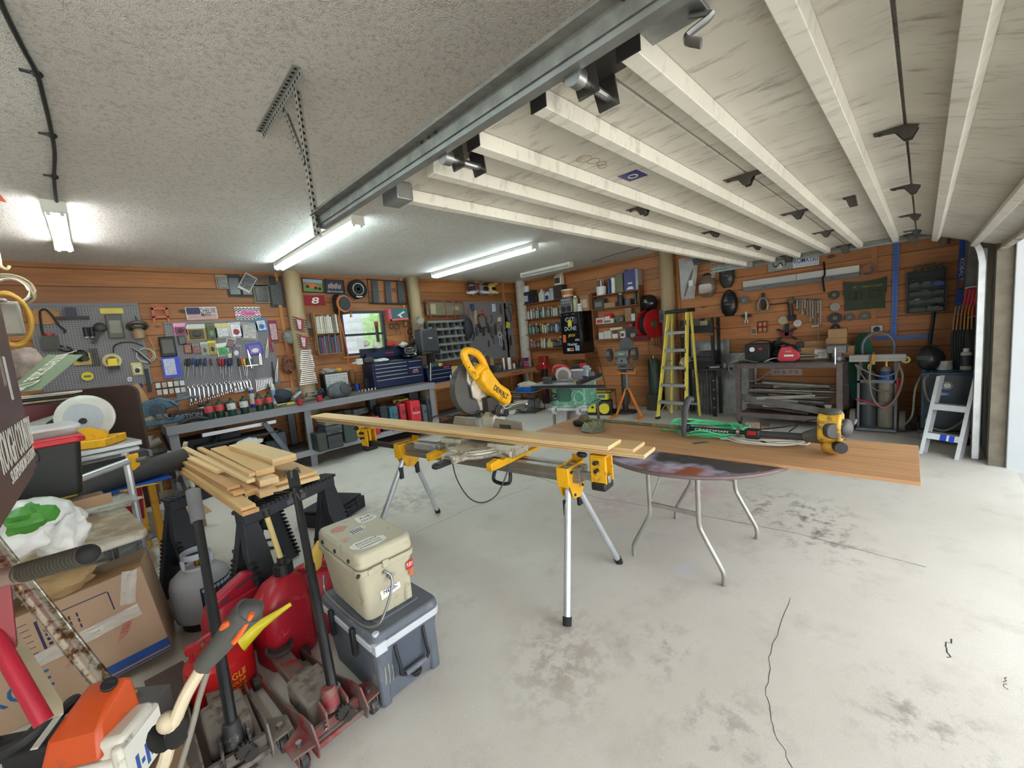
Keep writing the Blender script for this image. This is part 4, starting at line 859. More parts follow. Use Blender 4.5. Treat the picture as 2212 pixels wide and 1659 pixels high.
mk('red_scribble',sum([tube([(a+.02*k*.3,-.2112,.17+.012*k),(a+.05+.02*k*.4,-.2112,.20+.013*k),(a+.02+.02*k*.5,-.2112,.215+.012*k)],.0013,4,2) for a in (.0,.19) for k in range(7)],[]),M((200,70,84),.7),bxt)
def crumple(nx,ny,w,h,amp,seed):return sheet(nx,ny,lambda u,v:(w*(u-.5),-.213-.008*abs(mnoise.noise(Vector((u*9+seed,v*7,1))))-amp*abs(mnoise.noise(Vector((u*22,v*16+seed,3)))),h*(v-.5)),.0008)
TAPE=M((226,218,206),.12,v=.1,al=.55)
mk('packing_tape',xf(crumple(26,8,.46,.065,.012,3),(.08,0,.275),ry=-.06),TAPE,bxt);mk('packing_tape',xf(crumple(8,16,.06,.17,.012,8),(.30,0,.42),ry=.3),TAPE,bxt)

# ================================================================ close to the camera: chainsaw, second trimmer, hand truck
ST=M((188,74,24),.4,v=.1,d=((150,70,40),.1,14.));CW=M((206,202,188),.45,v=.08,d=((140,132,116),.15,12.))
crate=one('wooden_crate',bx(-.22,.14,-.15,.15,0,.455),WD((120,92,64),0),'wooden crate that carries the orange chainsaw','crate',(-.17,1.60,0),-.6,bev=.006)
cs=thing('chainsaw',(-.155,1.645,.457),'orange and white chainsaw lying close to the camera','chainsaw',-.62);cs.scale=(.9,.9,.9)
mk('crankcase',bx(-.22,.12,-.09,.075,.005,.12)+bx(.06,.14,-.07,.07,.01,.18),CW,cs,.016)
mk('top_cover',loft([[Vector(p) for p in ((-.07,-.095,.13),(.085,-.085,.13),(.10,.075,.15),(-.05,.075,.15))],[Vector(p) for p in ((-.055,-.07,.21),(.075,-.06,.21),(.09,.075,.27),(-.035,.075,.27))],[Vector(p) for p in ((-.03,-.01,.255),(.07,.0,.255),(.075,.06,.285),(-.02,.06,.285))]]),ST,cs,.014,seg=3)
mk('cover_knob',cyl((.05,.035,.282),(.055,.03,.292),.021,n=18)+bx(.04,.07,.03,.036,.29,.297),BLK,cs,.002)
wl=mk('warning_label',xf(bx(-.012,.012,-.065,.065,0,.001),(-.042,-.0,.272),ry=-.9,rx=.1) if False else bx(-.058,-.038,-.04,.05,.2,.2005),STW,cs);wl.rotation_euler=(.34,.0,-.06);wl.location=(.0,.0,.052)
mk('print',sum([bx(-.055+.005*k,-.0535+.005*k,-.035,.045,.2006,.2009) for k in range(4)],[]),DKS,wl)
mk('front_handle',tube([(-.10,.10,.02),(-.10,.10,.20),(-.08,.02,.235),(-.15,-.06,.21),(-.30,-.05,.19)],.017,10),BLK,cs)
mk('rear_handle',bx(-.48,-.16,-.01,.05,.12,.185)+bx(-.2,-.06,-.05,.07,.10,.19),M((24,24,26),.6),cs,.018)
mk('throttle_lock',bx(-.36,-.26,.0,.04,.186,.215),ST,cs,.01)
mk('side_cover',bx(.11,.145,-.09,.085,.0,.16),CW,cs,.012);sl=mk('side_label',bx(.1455,.146,-.08,.075,.01,.15),STW,cs)
mk('print',sum([bx(.146,.1464,-.07+.02*k,-.056+.02*k,.02+.012*(k % 3),.06+.03*(k % 2)) for k in range(7)],[]),M((60,90,160),.5),sl)
mk('choke_panel',bx(-.21,-.10,-.096,-.09,.03,.09),M((60,58,58),.6),cs,.005);mk('choke_button',cyl((-.18,-.095,.06),(-.18,-.105,.06),.018,n=14),ST,cs)
t2=thing('string_trimmer',Dp(440,1440,.95),'string trimmer with a grey grip and tan curved shaft standing close to the camera','string trimmer')
o=t2.location
def rel(*p):return [Dp(x,y,d)-o for x,y,d in p]
mk('shaft',tube(rel((438,1440,.95),(400,1505,.955),(375,1570,.96),(358,1640,.97),(330,1760,1.0))+[Vector((-.16,.22,-.90))],.0135,10),M((202,188,160),.5,v=.15),t2)
mk('grip',tube(rel((438,1437,.95),(475,1395,.945),(515,1345,.94),(540,1318,.94)),[.02,.032],14,5),M((72,72,68),.65),t2,0)
mk('grip_head',sph(rel((533,1322,.94))[0],(.035,.03,.024),14,8),M((66,66,64),.65),t2)
mk('trigger',tube(rel((500,1345,.92),(487,1350,.92),(482,1358,.93)),.008,8),ORG,t2);mk('stop_switch',tube(rel((505,1388,.92),(520,1368,.92),(545,1325,.92)),.006,6),ORG,t2)
mk('cable',tube(rel((448,1452,.95),(430,1510,.95),(418,1560,.95),(395,1640,.95),(370,1720,.97)),.006,6),M((120,114,104),.7),t2)
mk('clamp',sph(rel((362,1560,.955))[0],(.021,.021,.024),12,8),M((186,172,146),.6),t2)
mk('strap_lug',lathe([(0,0),(.03,.0),(.032,.004),(0,.006)],14,rel((345,1595,.95))[0],(.6,-.5,.5))+lathe([(0,0),(.026,.0),(.028,.004),(0,.006)],14,rel((385,1585,.95))[0],(-.5,-.5,.6)),BLK,t2)
ht=thing('hand_truck',Dp(20,1420,1.05),'red tubular hand truck with a ribbed black grip at the lower corner','hand truck')
o=ht.location
mk('frame_tube',cyl(*rel((-60,1290,1.05),(95,1560,1.02)),.018,n=16),M((164,20,44),.4),ht);mk('upright',loft([[p+Vector(d) for d in ((-.012,-.01,0),(.012,-.01,0),(.012,.01,0),(-.012,.01,0))] for p in rel((6,1250,1.06),(22,1400,1.06))]),M((130,30,36),.5),ht)
mk('cross_tube',cyl(*rel((-60,1262,1.05),(52,1238,1.04)),.024,n=14),M((150,130,116),.5,.3,v=.2),ht)
gp=rel((46,1238,1.04),(190,1197,1.02));g_=mk('grip',cyl(gp[0],gp[1],.0205,n=16)+sph(gp[1],.024,12,8),RUB,ht)
mk('grip_ribs',sum([cyl(gp[0].lerp(gp[1],k/18),gp[0].lerp(gp[1],(k+.45)/18),.0245,n=16) for k in range(18)],[]),M((70,66,54),.8),g_)
mk('side_rail',loft([[p+Vector(d) for d in ((-.022,-.01,-.01),(.022,-.01,-.01),(.022,.01,.01),(-.022,.01,.01))] for p in rel((-20,1330,1.12),(110,1540,1.08))]),M((150,138,112),.7),ht)
one('chrome_pole',(lambda a,b:cyl(a-a,b-a,.025,n=18))(Dp(-30,1160,1.34),Dp(225,1480,1.30)),M((206,196,180),.25,.8,v=.15,d=((110,74,46),.42,26.)),'rust-speckled chrome pole leaning behind the orange chainsaw','pole',Dp(-30,1160,1.34))
tm=Dp(285,1455,1.75)
one('timber_offcut',bx(-.20,.09,-.10,.10,-.10,.10),WD((112,108,106),0,.5,.85,(60,58,58)),'weathered grey timber offcut lying in front of the carton','timber',(tm.x-.02,tm.y,.10),-.75,bev=.008)
one('yellow_rag',blob((0,0,.0),(.10,.06,.03),5,.3),M((206,186,70),.8),'yellow plastic scrap beside the chainsaw cover','rag',(tm.x-.10,tm.y+.02,.215),.3)
one('weathered_plank',bx(-.08,.08,-.5,.5,0,.03),WD((128,110,104),1,.45,.8),'dusty plank on the floor under the red fuel cans','plank',(.09,2.3,.0),.12)
one('dusty_hat',blob((0,0,0),(.11,.07,.05),12,.3,2.4),M((150,122,84),.9,v=.3,b=.4,bs=50),'dusty brown cap on the carton top edge','cap',Dp(125,1262,1.75))

# ================================================================ folding table with its load, cabinet, clutter along the left
FT=thing('folding_table',(-.345,3.43,0),'white plastic folding table with a dusty top under the loose bags','table',.10)
mk('table_top',prism(rrect(.76,1.0,.06),.695,.738,'xy'),M((206,200,184),.5,v=.1,d=((160,140,108),.5,3.)),FT,.012)
for sx in (-1,1):
    for sy in (-1,1):mk('leg',tube([(sx*.28,sy*.17+.2,.70),(sx*.28,sy*.17+.22,0)],.014,10,0),STL,FT)
b=onz(265,1105,.738)
def tt(x,y):return onz(x,y,.739)
PLB=M((226,226,222),.35,v=.1,al=.92);CLR=M((206,206,196),.2,v=.2,al=.45)
one('shopping_bag',blob((0,0,.08),(.16,.14,.10),3,.3,1.7,44,30),PLB,'crumpled white plastic bag with green print on the folding table','bag',Dp(60,1175,1.75),sm=80)
one('leaf_print_bag',blob((0,0,.02),(.07,.05,.05),9,.4),M((70,140,50),.5),'bright green folded bag lying on the white plastic bag','bag',Dp(68,1130,1.62))
one('shopping_bag',blob((0,0,.06),(.08,.09,.11),8,.35,1.9,40,28),PLB,'white plastic bag standing at the front edge of the folding table','bag',Dp(140,1180,1.80),sm=80)
sb=thing('parts_box',tt(140,1150)+Vector((-.03,.10,0)),'small brown box with a black printed panel on the folding table','box',.15)
mk('carton',bx(-.11,.11,-.08,.08,0,.13),CRD,sb,.002);mk('print',bx(-.04,.10,-.0806,-.08,.02,.07)+bx(-.03,.09,-.0806,-.08,.085,.095),BLK,sb)
one('bagged_fittings',blob((0,0,.03),(.16,.09,.04),4,.35,3.,24,14),CLR,'clear bag of small fittings lying flat on the folding table','bag',tt(235,1100));one('bagged_fittings',blob((0,0,.03),(.15,.08,.045),6,.4,3.,24,14),CLR,'clear plastic bag behind the bag of fittings','bag',tt(255,1075)+Vector((-.02,.12,0)))
one('yellow_strap',tube([Vector((0,0,0)),Vector((.09,.0,.004)),Vector((.20,-.03,.0)),Vector((.10,-.025,.004)),Vector((.02,-.04,0))],.004,6),YEL,'thin yellow strap hanging over the folding table edge','strap',tt(262,1080)+Vector((0,0,.06)))
one('cardboard_tray',bx(-.20,.20,-.16,.16,0,.004)+bx(-.20,.20,-.165,-.16,0,.05),M((150,120,92),.85),'cardboard tray with a dark blue lip carrying the black tote','tray',Dp(105,1105,1.95),.12);
tt1=thing('storage_tote',Dp(110,1078,2.0)+Vector((-.06,.08,0)),'black storage tote with a red lid behind the maroon cabinet','tote',.12)
mk('tub',tub(.32,.24,.37,.29,0,.26,.03),M((22,26,24),.5),tt1,.004);mk('lid',tub(.41,.33,.40,.32,.26,.29,.04),M((190,30,40),.4),tt1,.006)
for q,(x,y) in enumerate(((-.17,0),)):mk('tub_handle',bx(-.04,.04,-.165,-.15,.2,.25),BLK,tt1,.004)
tt2=thing('storage_tote',Dp(85,970,2.05)+Vector((-.10,.06,-.06)),'clear storage tote of wood scraps, on top of the red lidded tote','tote',.15)
mk('tub',tub(.40,.26,.46,.31,0,.15,.03),M((206,212,214),.2,v=.05,al=.5),tt2,.004);mk('rim',tub(.48,.33,.482,.332,.145,.16,.03),M((220,222,220),.3,al=.75),tt2,.003);mk('wood_scraps',bx(-.2,.18,-.11,.10,.06,.13),WD((206,176,134),0),tt2,.003);mk('purple_cloth',blob((-.05,0,.04),(.17,.1,.035),3,.3),M((110,96,130),.7),tt2)
# maroon cabinet on a red stand
MC_=M((98,66,68),.35,.25,v=.12,s=3)
cb=thing('steel_cabinet',(-.432,1.65,1.31),'maroon steel cabinet with a white off-road sticker at the edge of view','cabinet')
mk('carcass',bx(-.25,.25,-.40,.40,0,.80),MC_,cb,.006);mk('door',bx(.25,.262,-.395,.24,.01,.79),MC_,cb,.004);mk('door_edge',bx(.25,.256,.25,.395,.01,.79),MC_,cb,.003)
mk('door_handle',bx(.262,.285,-.02,.0,.5,.66),CHR,cb,.005)
# lettering on the side that faces the workshop (local +x)
def onside(g,x,y,z,tilt=0.):return [([Vector((x-p[1],y+p[0]*cos(tilt)-p[2]*sin(tilt),z+p[2]*cos(tilt)+p[0]*sin(tilt))) for p in v],f) for v,f in g]
mk('lettering',onside(txt('ROUGH COUNTRY',.085,.0008,.62,.006),.2635,.06,.135),STW,cb);mk('lettering',onside(txt('SUSPENSION SYSTEMS',.03,.0008,.50),.2635,.08,.07),STW,cb)
mk('sticker',bx(.262,.2626,.12,.16,.24,.36),STW,cb);mk('sticker',bx(.262,.2626,.05,.09,.28,.36),M((150,140,130),.6),cb)
fr=thing('cabinet_stand',(-.432,1.65,0),'red steel stand carrying the maroon cabinet','stand')
for sx in (-1,1):
    for sy in (-1,1):mk('leg',bx(sx*.1-.14,sx*.1-.10,sy*.36-.02,sy*.36+.02,0,1.29),RED,fr,.003)
mk('shelf',bx(-.25,.2,-.40,.38,1.29,1.309),RED,fr,.003)
# second mitre saw on a grey stand, boards and panels behind the totes
ws=thing('tool_stand',Dp(225,985,3.05)+Vector((-.08,0,0)),'grey tool stand with yellow legs behind the totes, carrying the dusty saw','stand',.2);zt=ws.location.z;ws.location.z=0
mk('deck',bx(-.36,.30,-.22,.22,zt-.05,zt),M((112,114,118),.6),ws,.004)
for sx in (-1,1):
    for sy in (-1,1):mk('leg',bx(sx*.27-.022,sx*.27+.022,sy*.17-.015,sy*.17+.015,.0,zt-.05),SY,ws,.004)
mk('silver_case',bx(-.18,.24,-.2,.12,zt+.0,zt+.045)+bx(-.16,.27,-.16,.16,zt+.046,zt+.085),M((176,178,178),.35,.5,v=.15),ws,.006)
ms=thing('mitre_saw',Vector((ws.location.x+.02,ws.location.y,zt+.087)),'dusty mitre saw with a big pale round blade guard and yellow base','saw',-.5)
mk('base',bx(-.16,.16,-.13,.13,0,.06),SY,ms,.008);gz=.215
mk('blade_guard',lathe([(.0,-.012),(.155,-.012),(.16,-.006),(.16,.012),(.13,.018),(0,.018)],44,(.02,-.02,gz),(.25,-.97,.05)),M((206,204,196),.25,.2,v=.1),ms);mk('guard_disc',lathe([(0,0),(.105,0),(.105,.003),(0,.003)],40,(.016,-.040,gz),(.25,-.97,.05)),M((178,184,190),.3,.3),ms)
mk('hub',lathe([(0,0),(.022,0),(.018,.02),(0,.02)],16,(.015,-.045,gz-.02),(.25,-.97,.05)),BLK,ms);mk('yellow_plate',prism([(-.10,.05),(.14,.05),(.16,.10),(.05,.15),(-.06,.13)],-.075,-.055),SY,ms,.004)
mk('motor',cyl((-.14,.03,gz),(-.30,.02,gz-.04),.05,n=16)+cyl((-.28,.0,gz-.05),(-.36,-.03,gz-.06),.035,.045,n=14),M((150,148,140),.6,v=.2),ms,.006)
mk('handle',tube([(-.05,.0,gz+.02),(-.16,-.02,gz+.0),(-.24,-.03,gz-.07)],.018,8),BLK,ms)
bp=wa(285,835);
one('folded_table',prism(rrect(.76,1.48,.09),-.022,.022),M((62,42,34),.6,v=.15),'dark brown folding table top standing on end behind the saws','table',(-.105,5.28,.745),-.28,bev=.01)
st2=thing('saw_stand',Dp(262,985,2.6),'folded second saw stand with a silver leg and yellow bracket','saw stand')
o=st2.location
mk('leg',cyl(*rel((145,1045,2.4),(280,995,2.55)),.021,n=14),LEGM,st2);mk('leg_bracket',loft([[p+Vector((0,.02*k,0)) for p in rel((270,985,2.6),(298,978,2.6),(303,1005,2.6),(288,1018,2.6))] for k in (0,1)]),SY,st2,.004);mk('beam',loft([[p+Vector(d) for d in ((0,-.03,-.03),(0,.03,-.03),(0,.03,.03),(0,-.03,.03))] for p in rel((150,1020,2.62),(282,990,2.7))]),BLK,st2,.004)
mk('leg',cyl((.02,.1,0),(.02,.1,-o.z),.02,n=10),LEGM,st2);mk('end_knob',cyl(*rel((298,994,2.6),(318,990,2.6)),.016,n=10),STL,st2)
one('cylinder_case',cyl((0,0,0),(.62,.06,.04),.075,n=18),M((62,60,58),.8,v=.2),'dark grey rolled case under the silver stand leg','case',Dp(165,1060,2.75),.15)
one('red_funnel',loft([[Vector((p[0],p[1],z)) for p in rrect(w,w,.02)] for z,w in ((0,.12),(.28,.16),(.34,.07))]),M((178,36,40),.4),'translucent red jug behind the folding table','jug',Dp(285,1095,3.2)+Vector((0,0,-.1)),bev=.004)
one('blue_tray',bx(-.35,.35,-.2,.2,0,.012),M((30,90,190),.4),'bright blue tray edge lying among the black cases','tray',Dp(215,1062,2.9),.25)
for k,(x,y,d,w,h,c,lb) in enumerate(((190,1010,2.9,.30,.12,(26,26,28),'black case with yellow catches behind the totes'),(215,1040,2.95,.28,.07,(190,150,30),'yellow and black tool case below the black one'))):
    one('tool_case',bx(-w,w,-.15,.15,-h/2,h/2)+bx(-.06,.06,-.17,-.15,-.02,.02),M(c,.5),lb,'tool case',Dp(x,y,d),.2,bev=.012)
# green street sign on a heap of papers
sg=Dp(105,810,3.0);e1=(Dp(45,845,3.0)-Dp(165,768,3.3));e2=(Dp(110,766,3.25)-Dp(167,768,3.25))
sgn=thing('street_sign',(0,0,0),'pale green street sign with white lettering, leaning on the papers','sign')
P0,P1,P2,P3=Dp(178,766,3.2),Dp(104,766,3.35),Dp(6,852,3.05),Dp(86,842,2.85)
nn=(P1-P0).cross(P3-P0).normalized();nn=nn if nn.dot(CPOS-P0) > 0 else -nn
mk('plate',loft([[P0,P1,P2,P3],[p-nn*.004 for p in (P0,P1,P2,P3)]]),M((122,142,116),.5,v=.08),sgn)
u_=(P3-P0).normalized();v_=((P0-P1)-u_*u_.dot(P0-P1)).normalized()
Lw=(P3-P0).length;c0=P0+(P3-P0)*.5-(P0-P1)*.48
mk('lettering',[([c0+u_*p[0]+v_*p[2]+nn*(.0015-p[1]) for p in v],f) for v,f in txt('Interstate Dr',.17,.001,Lw*1.1,.004)],STW,sgn)
for k in range(6):
    one('paper_stack',bx(-.22+.02*R(-1,1),.22,-.16,.16,0,.014),M([(214,206,190),(60,58,58),(190,170,140),(90,94,98),(206,200,190),(120,30,34)][k],.7),['sheaf of pale paper topmost under the street sign','black folder in the pile under the street sign','tan cardboard in the pile under the street sign','grey clipboard in the pile under the street sign','white pad low in the pile under the street sign','dark red binder lowest in the pile under the street sign'][k],'papers',Dp(100,872,3.25)+Vector((-.04,0,.06-.02*k)),R(-.2,.2),'pile under the street sign')
one('red_chest',bx(-.30,.30,-.2,.2,0,.26),M((96,18,26),.4),'dark red metal chest beneath the pile of papers','chest',Dp(95,925,3.25)+Vector((-.05,0,-.06)),.1,bev=.006)
one('grey_shelf',bx(-.40,.30,-.24,.24,0,.03)+bx(-.39,-.35,-.2,.2,-1.24,0)+bx(.24,.28,-.2,.2,-1.24,0),GRY,'grey shelf frame holding the red chest','shelf',Dp(95,925,3.25)+Vector((-.05,0,-.092)),.1)
# hoses and reels hung at the edge of view
hk=one('ceiling_hook',tube([(0,0,.25),(0,0,.06),(.0,-.02,.0),(.03,-.04,-.03),(.05,-.04,0)],.012,8),M((196,182,140),.5),'cream coated hook on the wall end above the hoses','hook',wa(2,575,1.6))
def hang(c,a,b,n,r,mat,label,nm='hose',seed=1,cat='hose'):
    rd=random.Random(seed);P=[]
    for k in range(n*12):
        t=2*pi*k/12
        if k % 12 == 0:j1,j2=rd.uniform(.85,1.06),rd.uniform(.85,1.08)
        P.append((a*j1*cos(t),.03*sin(k*.7+seed)+.012*k/12,b*j2*sin(t)))
    return one(nm,tube(P,r,7,3),mat,label,cat,c)
hang(wa(22,628,1.3),.14,.13,5,.010,M((140,130,106),.7),'pale coiled hose hung high at the end of the back wall',seed=2)
hang(wa(24,628,1.4),.10,.10,3,.006,M((196,190,176),.5),'thin grey cable coiled inside the pale hose','cable',5,'cable')
hang(wa(22,690,1.6),.12,.24,4,.014,M((170,128,40),.6),'yellow air hose hung under the pale hose',seed=7)
one('white_jug',bx(-.09,.09,-.06,.06,-.14,.14)+cyl((0,0,.14),(0,0,.18),.03,n=12),M((150,147,138),.6),'white plastic jug hung inside the yellow hose','jug',wa(14,690,1.45),bev=.02)
one('paper_sack',blob((0,0,0),(.13,.1,.15),3,.2),M((150,134,124),.8,v=.4,s=14),'striped paper sack standing under the yellow hose','sack',wa(50,785,1.2))
one('orange_flag',sheet(6,4,lambda u,v:(-.10+.12*u*(1-.3*v),.01*sin(u*9),-.05+.08*v-.03*u),.003),ORG,'orange cloth corner hanging from the ceiling at the edge of view','cloth',Dp(-8,398,2.0));
# garden and floor tools leaning between bench and saws
for k,(a,b,r,m,lb) in enumerate((((330,940,5.3),(365,1150,4.7),.016,M((150,140,110),.6),'pale wooden handle leaning beside the brown table top'),((350,935,5.4),(425,1120,4.5),.018,DKS,'dark steel bar leaning below the bench end'),((375,930,5.3),(430,1090,4.6),.020,M((180,172,150),.6),'cream hose length leaning against the bench end'))):
    p,q=Dp(*a),Dp(*b);one('pole',cyl((0,0,0),q-p,r,n=10),m,lb,'pole',p)
one('grey_cone',lathe([(0,0),(.10,0),(.085,.14),(.075,.22),(0,.22)],20,(0,0,0),(.8,-.2,.35)),M((166,154,128),.7),'cream cylindrical lamp body beside the bench end','canister',Dp(318,915,5.1))
one('filter_housing',cyl((0,0,0),(.14,-.02,.05),.05,n=14)+cyl((.02,0,.0),(.05,.02,.12),.03,n=10),M((140,138,130),.6),'grey pipe fitting below the cream canister','fitting',Dp(318,965,5.0))
one('string_light_bundle',blob((0,0,0),(.13,.1,.06),14,.4),M((90,84,80),.6,v=.5,s=30),'bundle of greasy chain parts by the brown table top','chain',Dp(335,982,4.9))
one('ceramic_crock',lathe([(0,0),(.11,0),(.115,.02),(.115,.30),(.105,.31),(0,.31)],24),M((176,168,168),.5),'pale cylindrical bucket standing behind the propane bottle','bucket',onz(358,1160))
one('cardboard_flap_box',bx(-.18,.18,-.15,.15,0,.22)+xf(bx(-.18,.18,-.12,.0,0,.004),(0,-.15,.22),rx=.6),CRD,'open cardboard box under the boards','cardboard box',onz(400,1185)+Vector((0,.5,0)),.5)
one('clear_plastic_sheet',blob((0,0,.08),(.22,.16,.1),21,.4,2.5,26,16),M((200,204,206),.12,v=.2,al=.45),'crumpled clear plastic wrap beside the propane bottle','plastic wrap',onz(330,1245)+Vector((0,.3,0)))
one('clear_plastic_sheet',blob((0,0,.06),(.2,.14,.07),25,.4,2.5,26,16),M((160,164,170),.12,v=.2,al=.45),'crumpled clear plastic wrap behind the top edge of the carton','plastic wrap',Dp(245,1200,2.7))
# ================================================================ grey workbench along the back wall
def dep(p):return (Vector(p)-CPOS).dot(_f)
def mpp(p):return dep(p)/FPX
def bn(x,y,z=ZB,back=6.92):
    q=onz(x,y,z)
    if q.y > back:q=ony(x,y,back);q.z=z
    return q+Vector((0,0,.001))
BG=WD((146,146,152),0,.3,.7,(104,104,110));BGV=WD((146,146,152),2,.3,.7,(104,104,110));BTOP=WD((112,104,98),0,.4,.8,(66,60,56))
wbn=thing('workbench',(2.2,6.62,0),'long grey painted workbench with a lower shelf along the back wall','workbench')
mk('bench_top',bx(-1.72,2.03,-.40,.43,ZB-.035,ZB),BTOP,wbn,.002);mk('front_rail',bx(-1.72,2.03,-.425,-.40,ZB-.10,ZB+.002),BG,wbn,.003);mk('lower_rail',bx(-1.72,2.03,-.425,-.40,.17,.255),BG,wbn,.003)
mk('lower_shelf',bx(-1.72,2.03,-.40,.43,.21,.235),BTOP,wbn,.002)
for x in (-1.66,-.16,1.96):
    mk('leg',bx(x-.045,x+.045,-.40,-.36,0,ZB-.035),BGV,wbn,.003);mk('leg',bx(x-.045,x+.045,.36,.40,0,ZB-.035),BGV,wbn,.003)
ZW=.86
WB2=WD((176,124,80),0,.5,.7,(116,74,44));WB2V=WD((166,120,80),2,.5,.7)
w2=thing('workbench',(5.75,6.7,0),'rough wooden workbench in the far corner beyond the grey one','workbench')
mk('bench_top',bx(-1.48,1.55,-.30,.35,ZW-.03,ZW),BTOP,w2,.002);mk('front_rail',bx(-1.48,1.55,-.33,-.30,ZW-.10,ZW+.002),WB2,w2,.003)
for x in (-1.42,.1,1.3):mk('leg',bx(x-.04,x+.04,-.30,-.22,0,ZW-.03),WB2V,w2,.003)
mk('lower_shelf',bx(-1.45,1.5,-.25,.33,.20,.23),BTOP,w2)
mk('red_paint_mark',bx(.60,.95,-.3312,-.33,ZW-.06,ZW-.03),M((150,40,36),.7),w2)

# ---- what stands on the grey bench
BS=M((74,104,124),.5,v=.2,d=((120,120,110),.15,20.))
p=bn(350,915);s=thing('chop_saw',p,'blue steel chop saw with a round guard at the left end of the bench','saw',-.25)
mk('base',bx(-.20,.24,-.14,.14,0,.07),BS,s,.01);mk('guard',prism([(-.30,.10),(-.24,.20),(-.12,.30),(.02,.33),(.14,.28),(.22,.20),(.10,.18),(.02,.14),(-.08,.10),(-.2,.08)],-.05,.05),BS,s,.015)
mk('handle',tube([(.14,0,.26),(.28,0,.28),(.42,0,.28)],.018,10),BS,s);mk('motor',cyl((0,-.05,.18),(0,-.13,.18),.08,n=20)+ring((0,-.131,.18),.06,.008,(0,1,0),20,6)+bx(-.06,.06,-.136,-.13,.175,.185)+bx(-.005,.005,-.136,-.13,.12,.24),M((60,78,90),.5),s,.004)
mk('cord',tube([(.02,-.14,.14),(.12,-.16,.05),(.20,-.1,.16),(.12,-.05,.27)],.006,6),BLK,s);mk('clamp',bx(-.02,.04,-.16,-.13,.07,.13),STL,s,.004)
p=bn(408,906);o=one('tool_box',bx(-.18,.18,-.06,.06,0,.11),M((26,26,28),.5),'long black box with silver lettering between the blue saw and the gas cartridges','box',p,.0,bev=.004);mk('lettering',xf(txt('OPTION',.05,.001,.28),(0,-.061,.055)),M((170,170,170),.5),o)
def can(nm,p,r,h,body,lab,label,cap=None,dome=True,rz=0.,group=None,lh=(.2,.8),cat='can',capr=.55):
    t=thing(nm,p,label,cat,rz,group)
    pr=[(0,0),(r*.96,0),(r,.006),(r,h*.86),(r*.9,h*.93),(r*.55,h),(0,h)] if dome else [(0,0),(r,0),(r,h),(0,h)]
    mk('can',lathe(pr,16),body,t)
    if lab:mk('label',lathe([(r*1.01,h*lh[0]),(r*1.015,h*lh[0]),(r*1.015,h*lh[1]),(r*1.01,h*lh[1])],16),lab,t)
    if cap:mk('cap',cyl((0,0,h*.99),(0,0,h+.035),r*capr,n=12),cap,t)
    return t
GC=M((26,60,50),.3);LAB1=M((206,70,70),.5,v=.5,s=40);LABW=M((206,206,200),.5,v=.5,s=40)
for k,(x,y,lb,rd) in enumerate(((455,905,1,1),(478,901,1,1),(503,898,0,1),(530,893,0,1),(562,887,1,1),(584,883,1,1))):
    can('gas_cartridge',bn(x,y),.048,.20,GC,LAB1 if lb else LABW,'dark green camping gas cartridge, %s along the front of the bench from the blue saw' % ORD[k],DKS,group='gas cartridges on the bench',lh=(.42,.82),cat='gas cartridge',capr=.3)
can('spray_bottle',bn(548,880),.035,.26,BLU,LABW,'blue and white bottle standing behind the gas cartridges',WHT);can('spray_can',bn(594,872),.034,.27,M((190,200,206),.35),M((120,150,180),.5),'pale blue spray can behind the last gas cartridge',WHT)
can('grease_tub',bn(440,893),.05,.15,M((44,40,36),.6),LABW,'greasy black tub behind the first gas cartridge',None,False);can('wax_tin',bn(470,880),.05,.10,M((120,118,110),.4,.5),None,'flat grey tin behind the second gas cartridge',None,False)
one('denim_bag',blob((0,0,.10),(.14,.10,.11),4,.25),M((54,62,74),.9,b=.3),'dark denim bag slumped on the bench below the pegboard','bag',bn(612,868))
t=thing('parts_organiser',bn(636,848)+Vector((0,.25,0)),'clear stacked parts organiser against the wall by the denim bag','organiser',0)
for k in range(3):mk('tray',bx(-.13,.13,-.10,.10,.07*k,.07*k+.06),M((176,186,190),.25,v=.3,s=20),t,.004)
t=thing('bar_clamp',bn(668,872),'red ended bar clamp lying along the front edge of the bench','clamp',.15)
mk('bar',bx(-.12,.16,-.012,.012,.03,.05),DKS,t);mk('jaw',bx(-.16,-.10,-.03,.03,.0,.09),RED,t,.008);mk('jaw',bx(.13,.19,-.03,.03,.0,.09),RED,t,.008)
one('electrical_parts',blob((0,0,.06),(.13,.09,.07),9,.5),M((130,128,124),.4,.4,v=.5,s=30),'heap of silver fittings behind the red clamp','fittings',bn(672,850))
one('paint_brush',bx(-.12,.02,-.012,.012,.02,.035)+bx(.02,.14,-.03,.03,.0,.03),M((206,190,90),.6),'yellow handled brush lying on the bench edge','brush',bn(615,876),.3)
one('torch',cyl((-.1,0,.05),(.08,.03,.12),.03,n=12),M((196,200,206),.3,.5),'pale torch lying by the denim bag','torch',bn(645,866),.5)
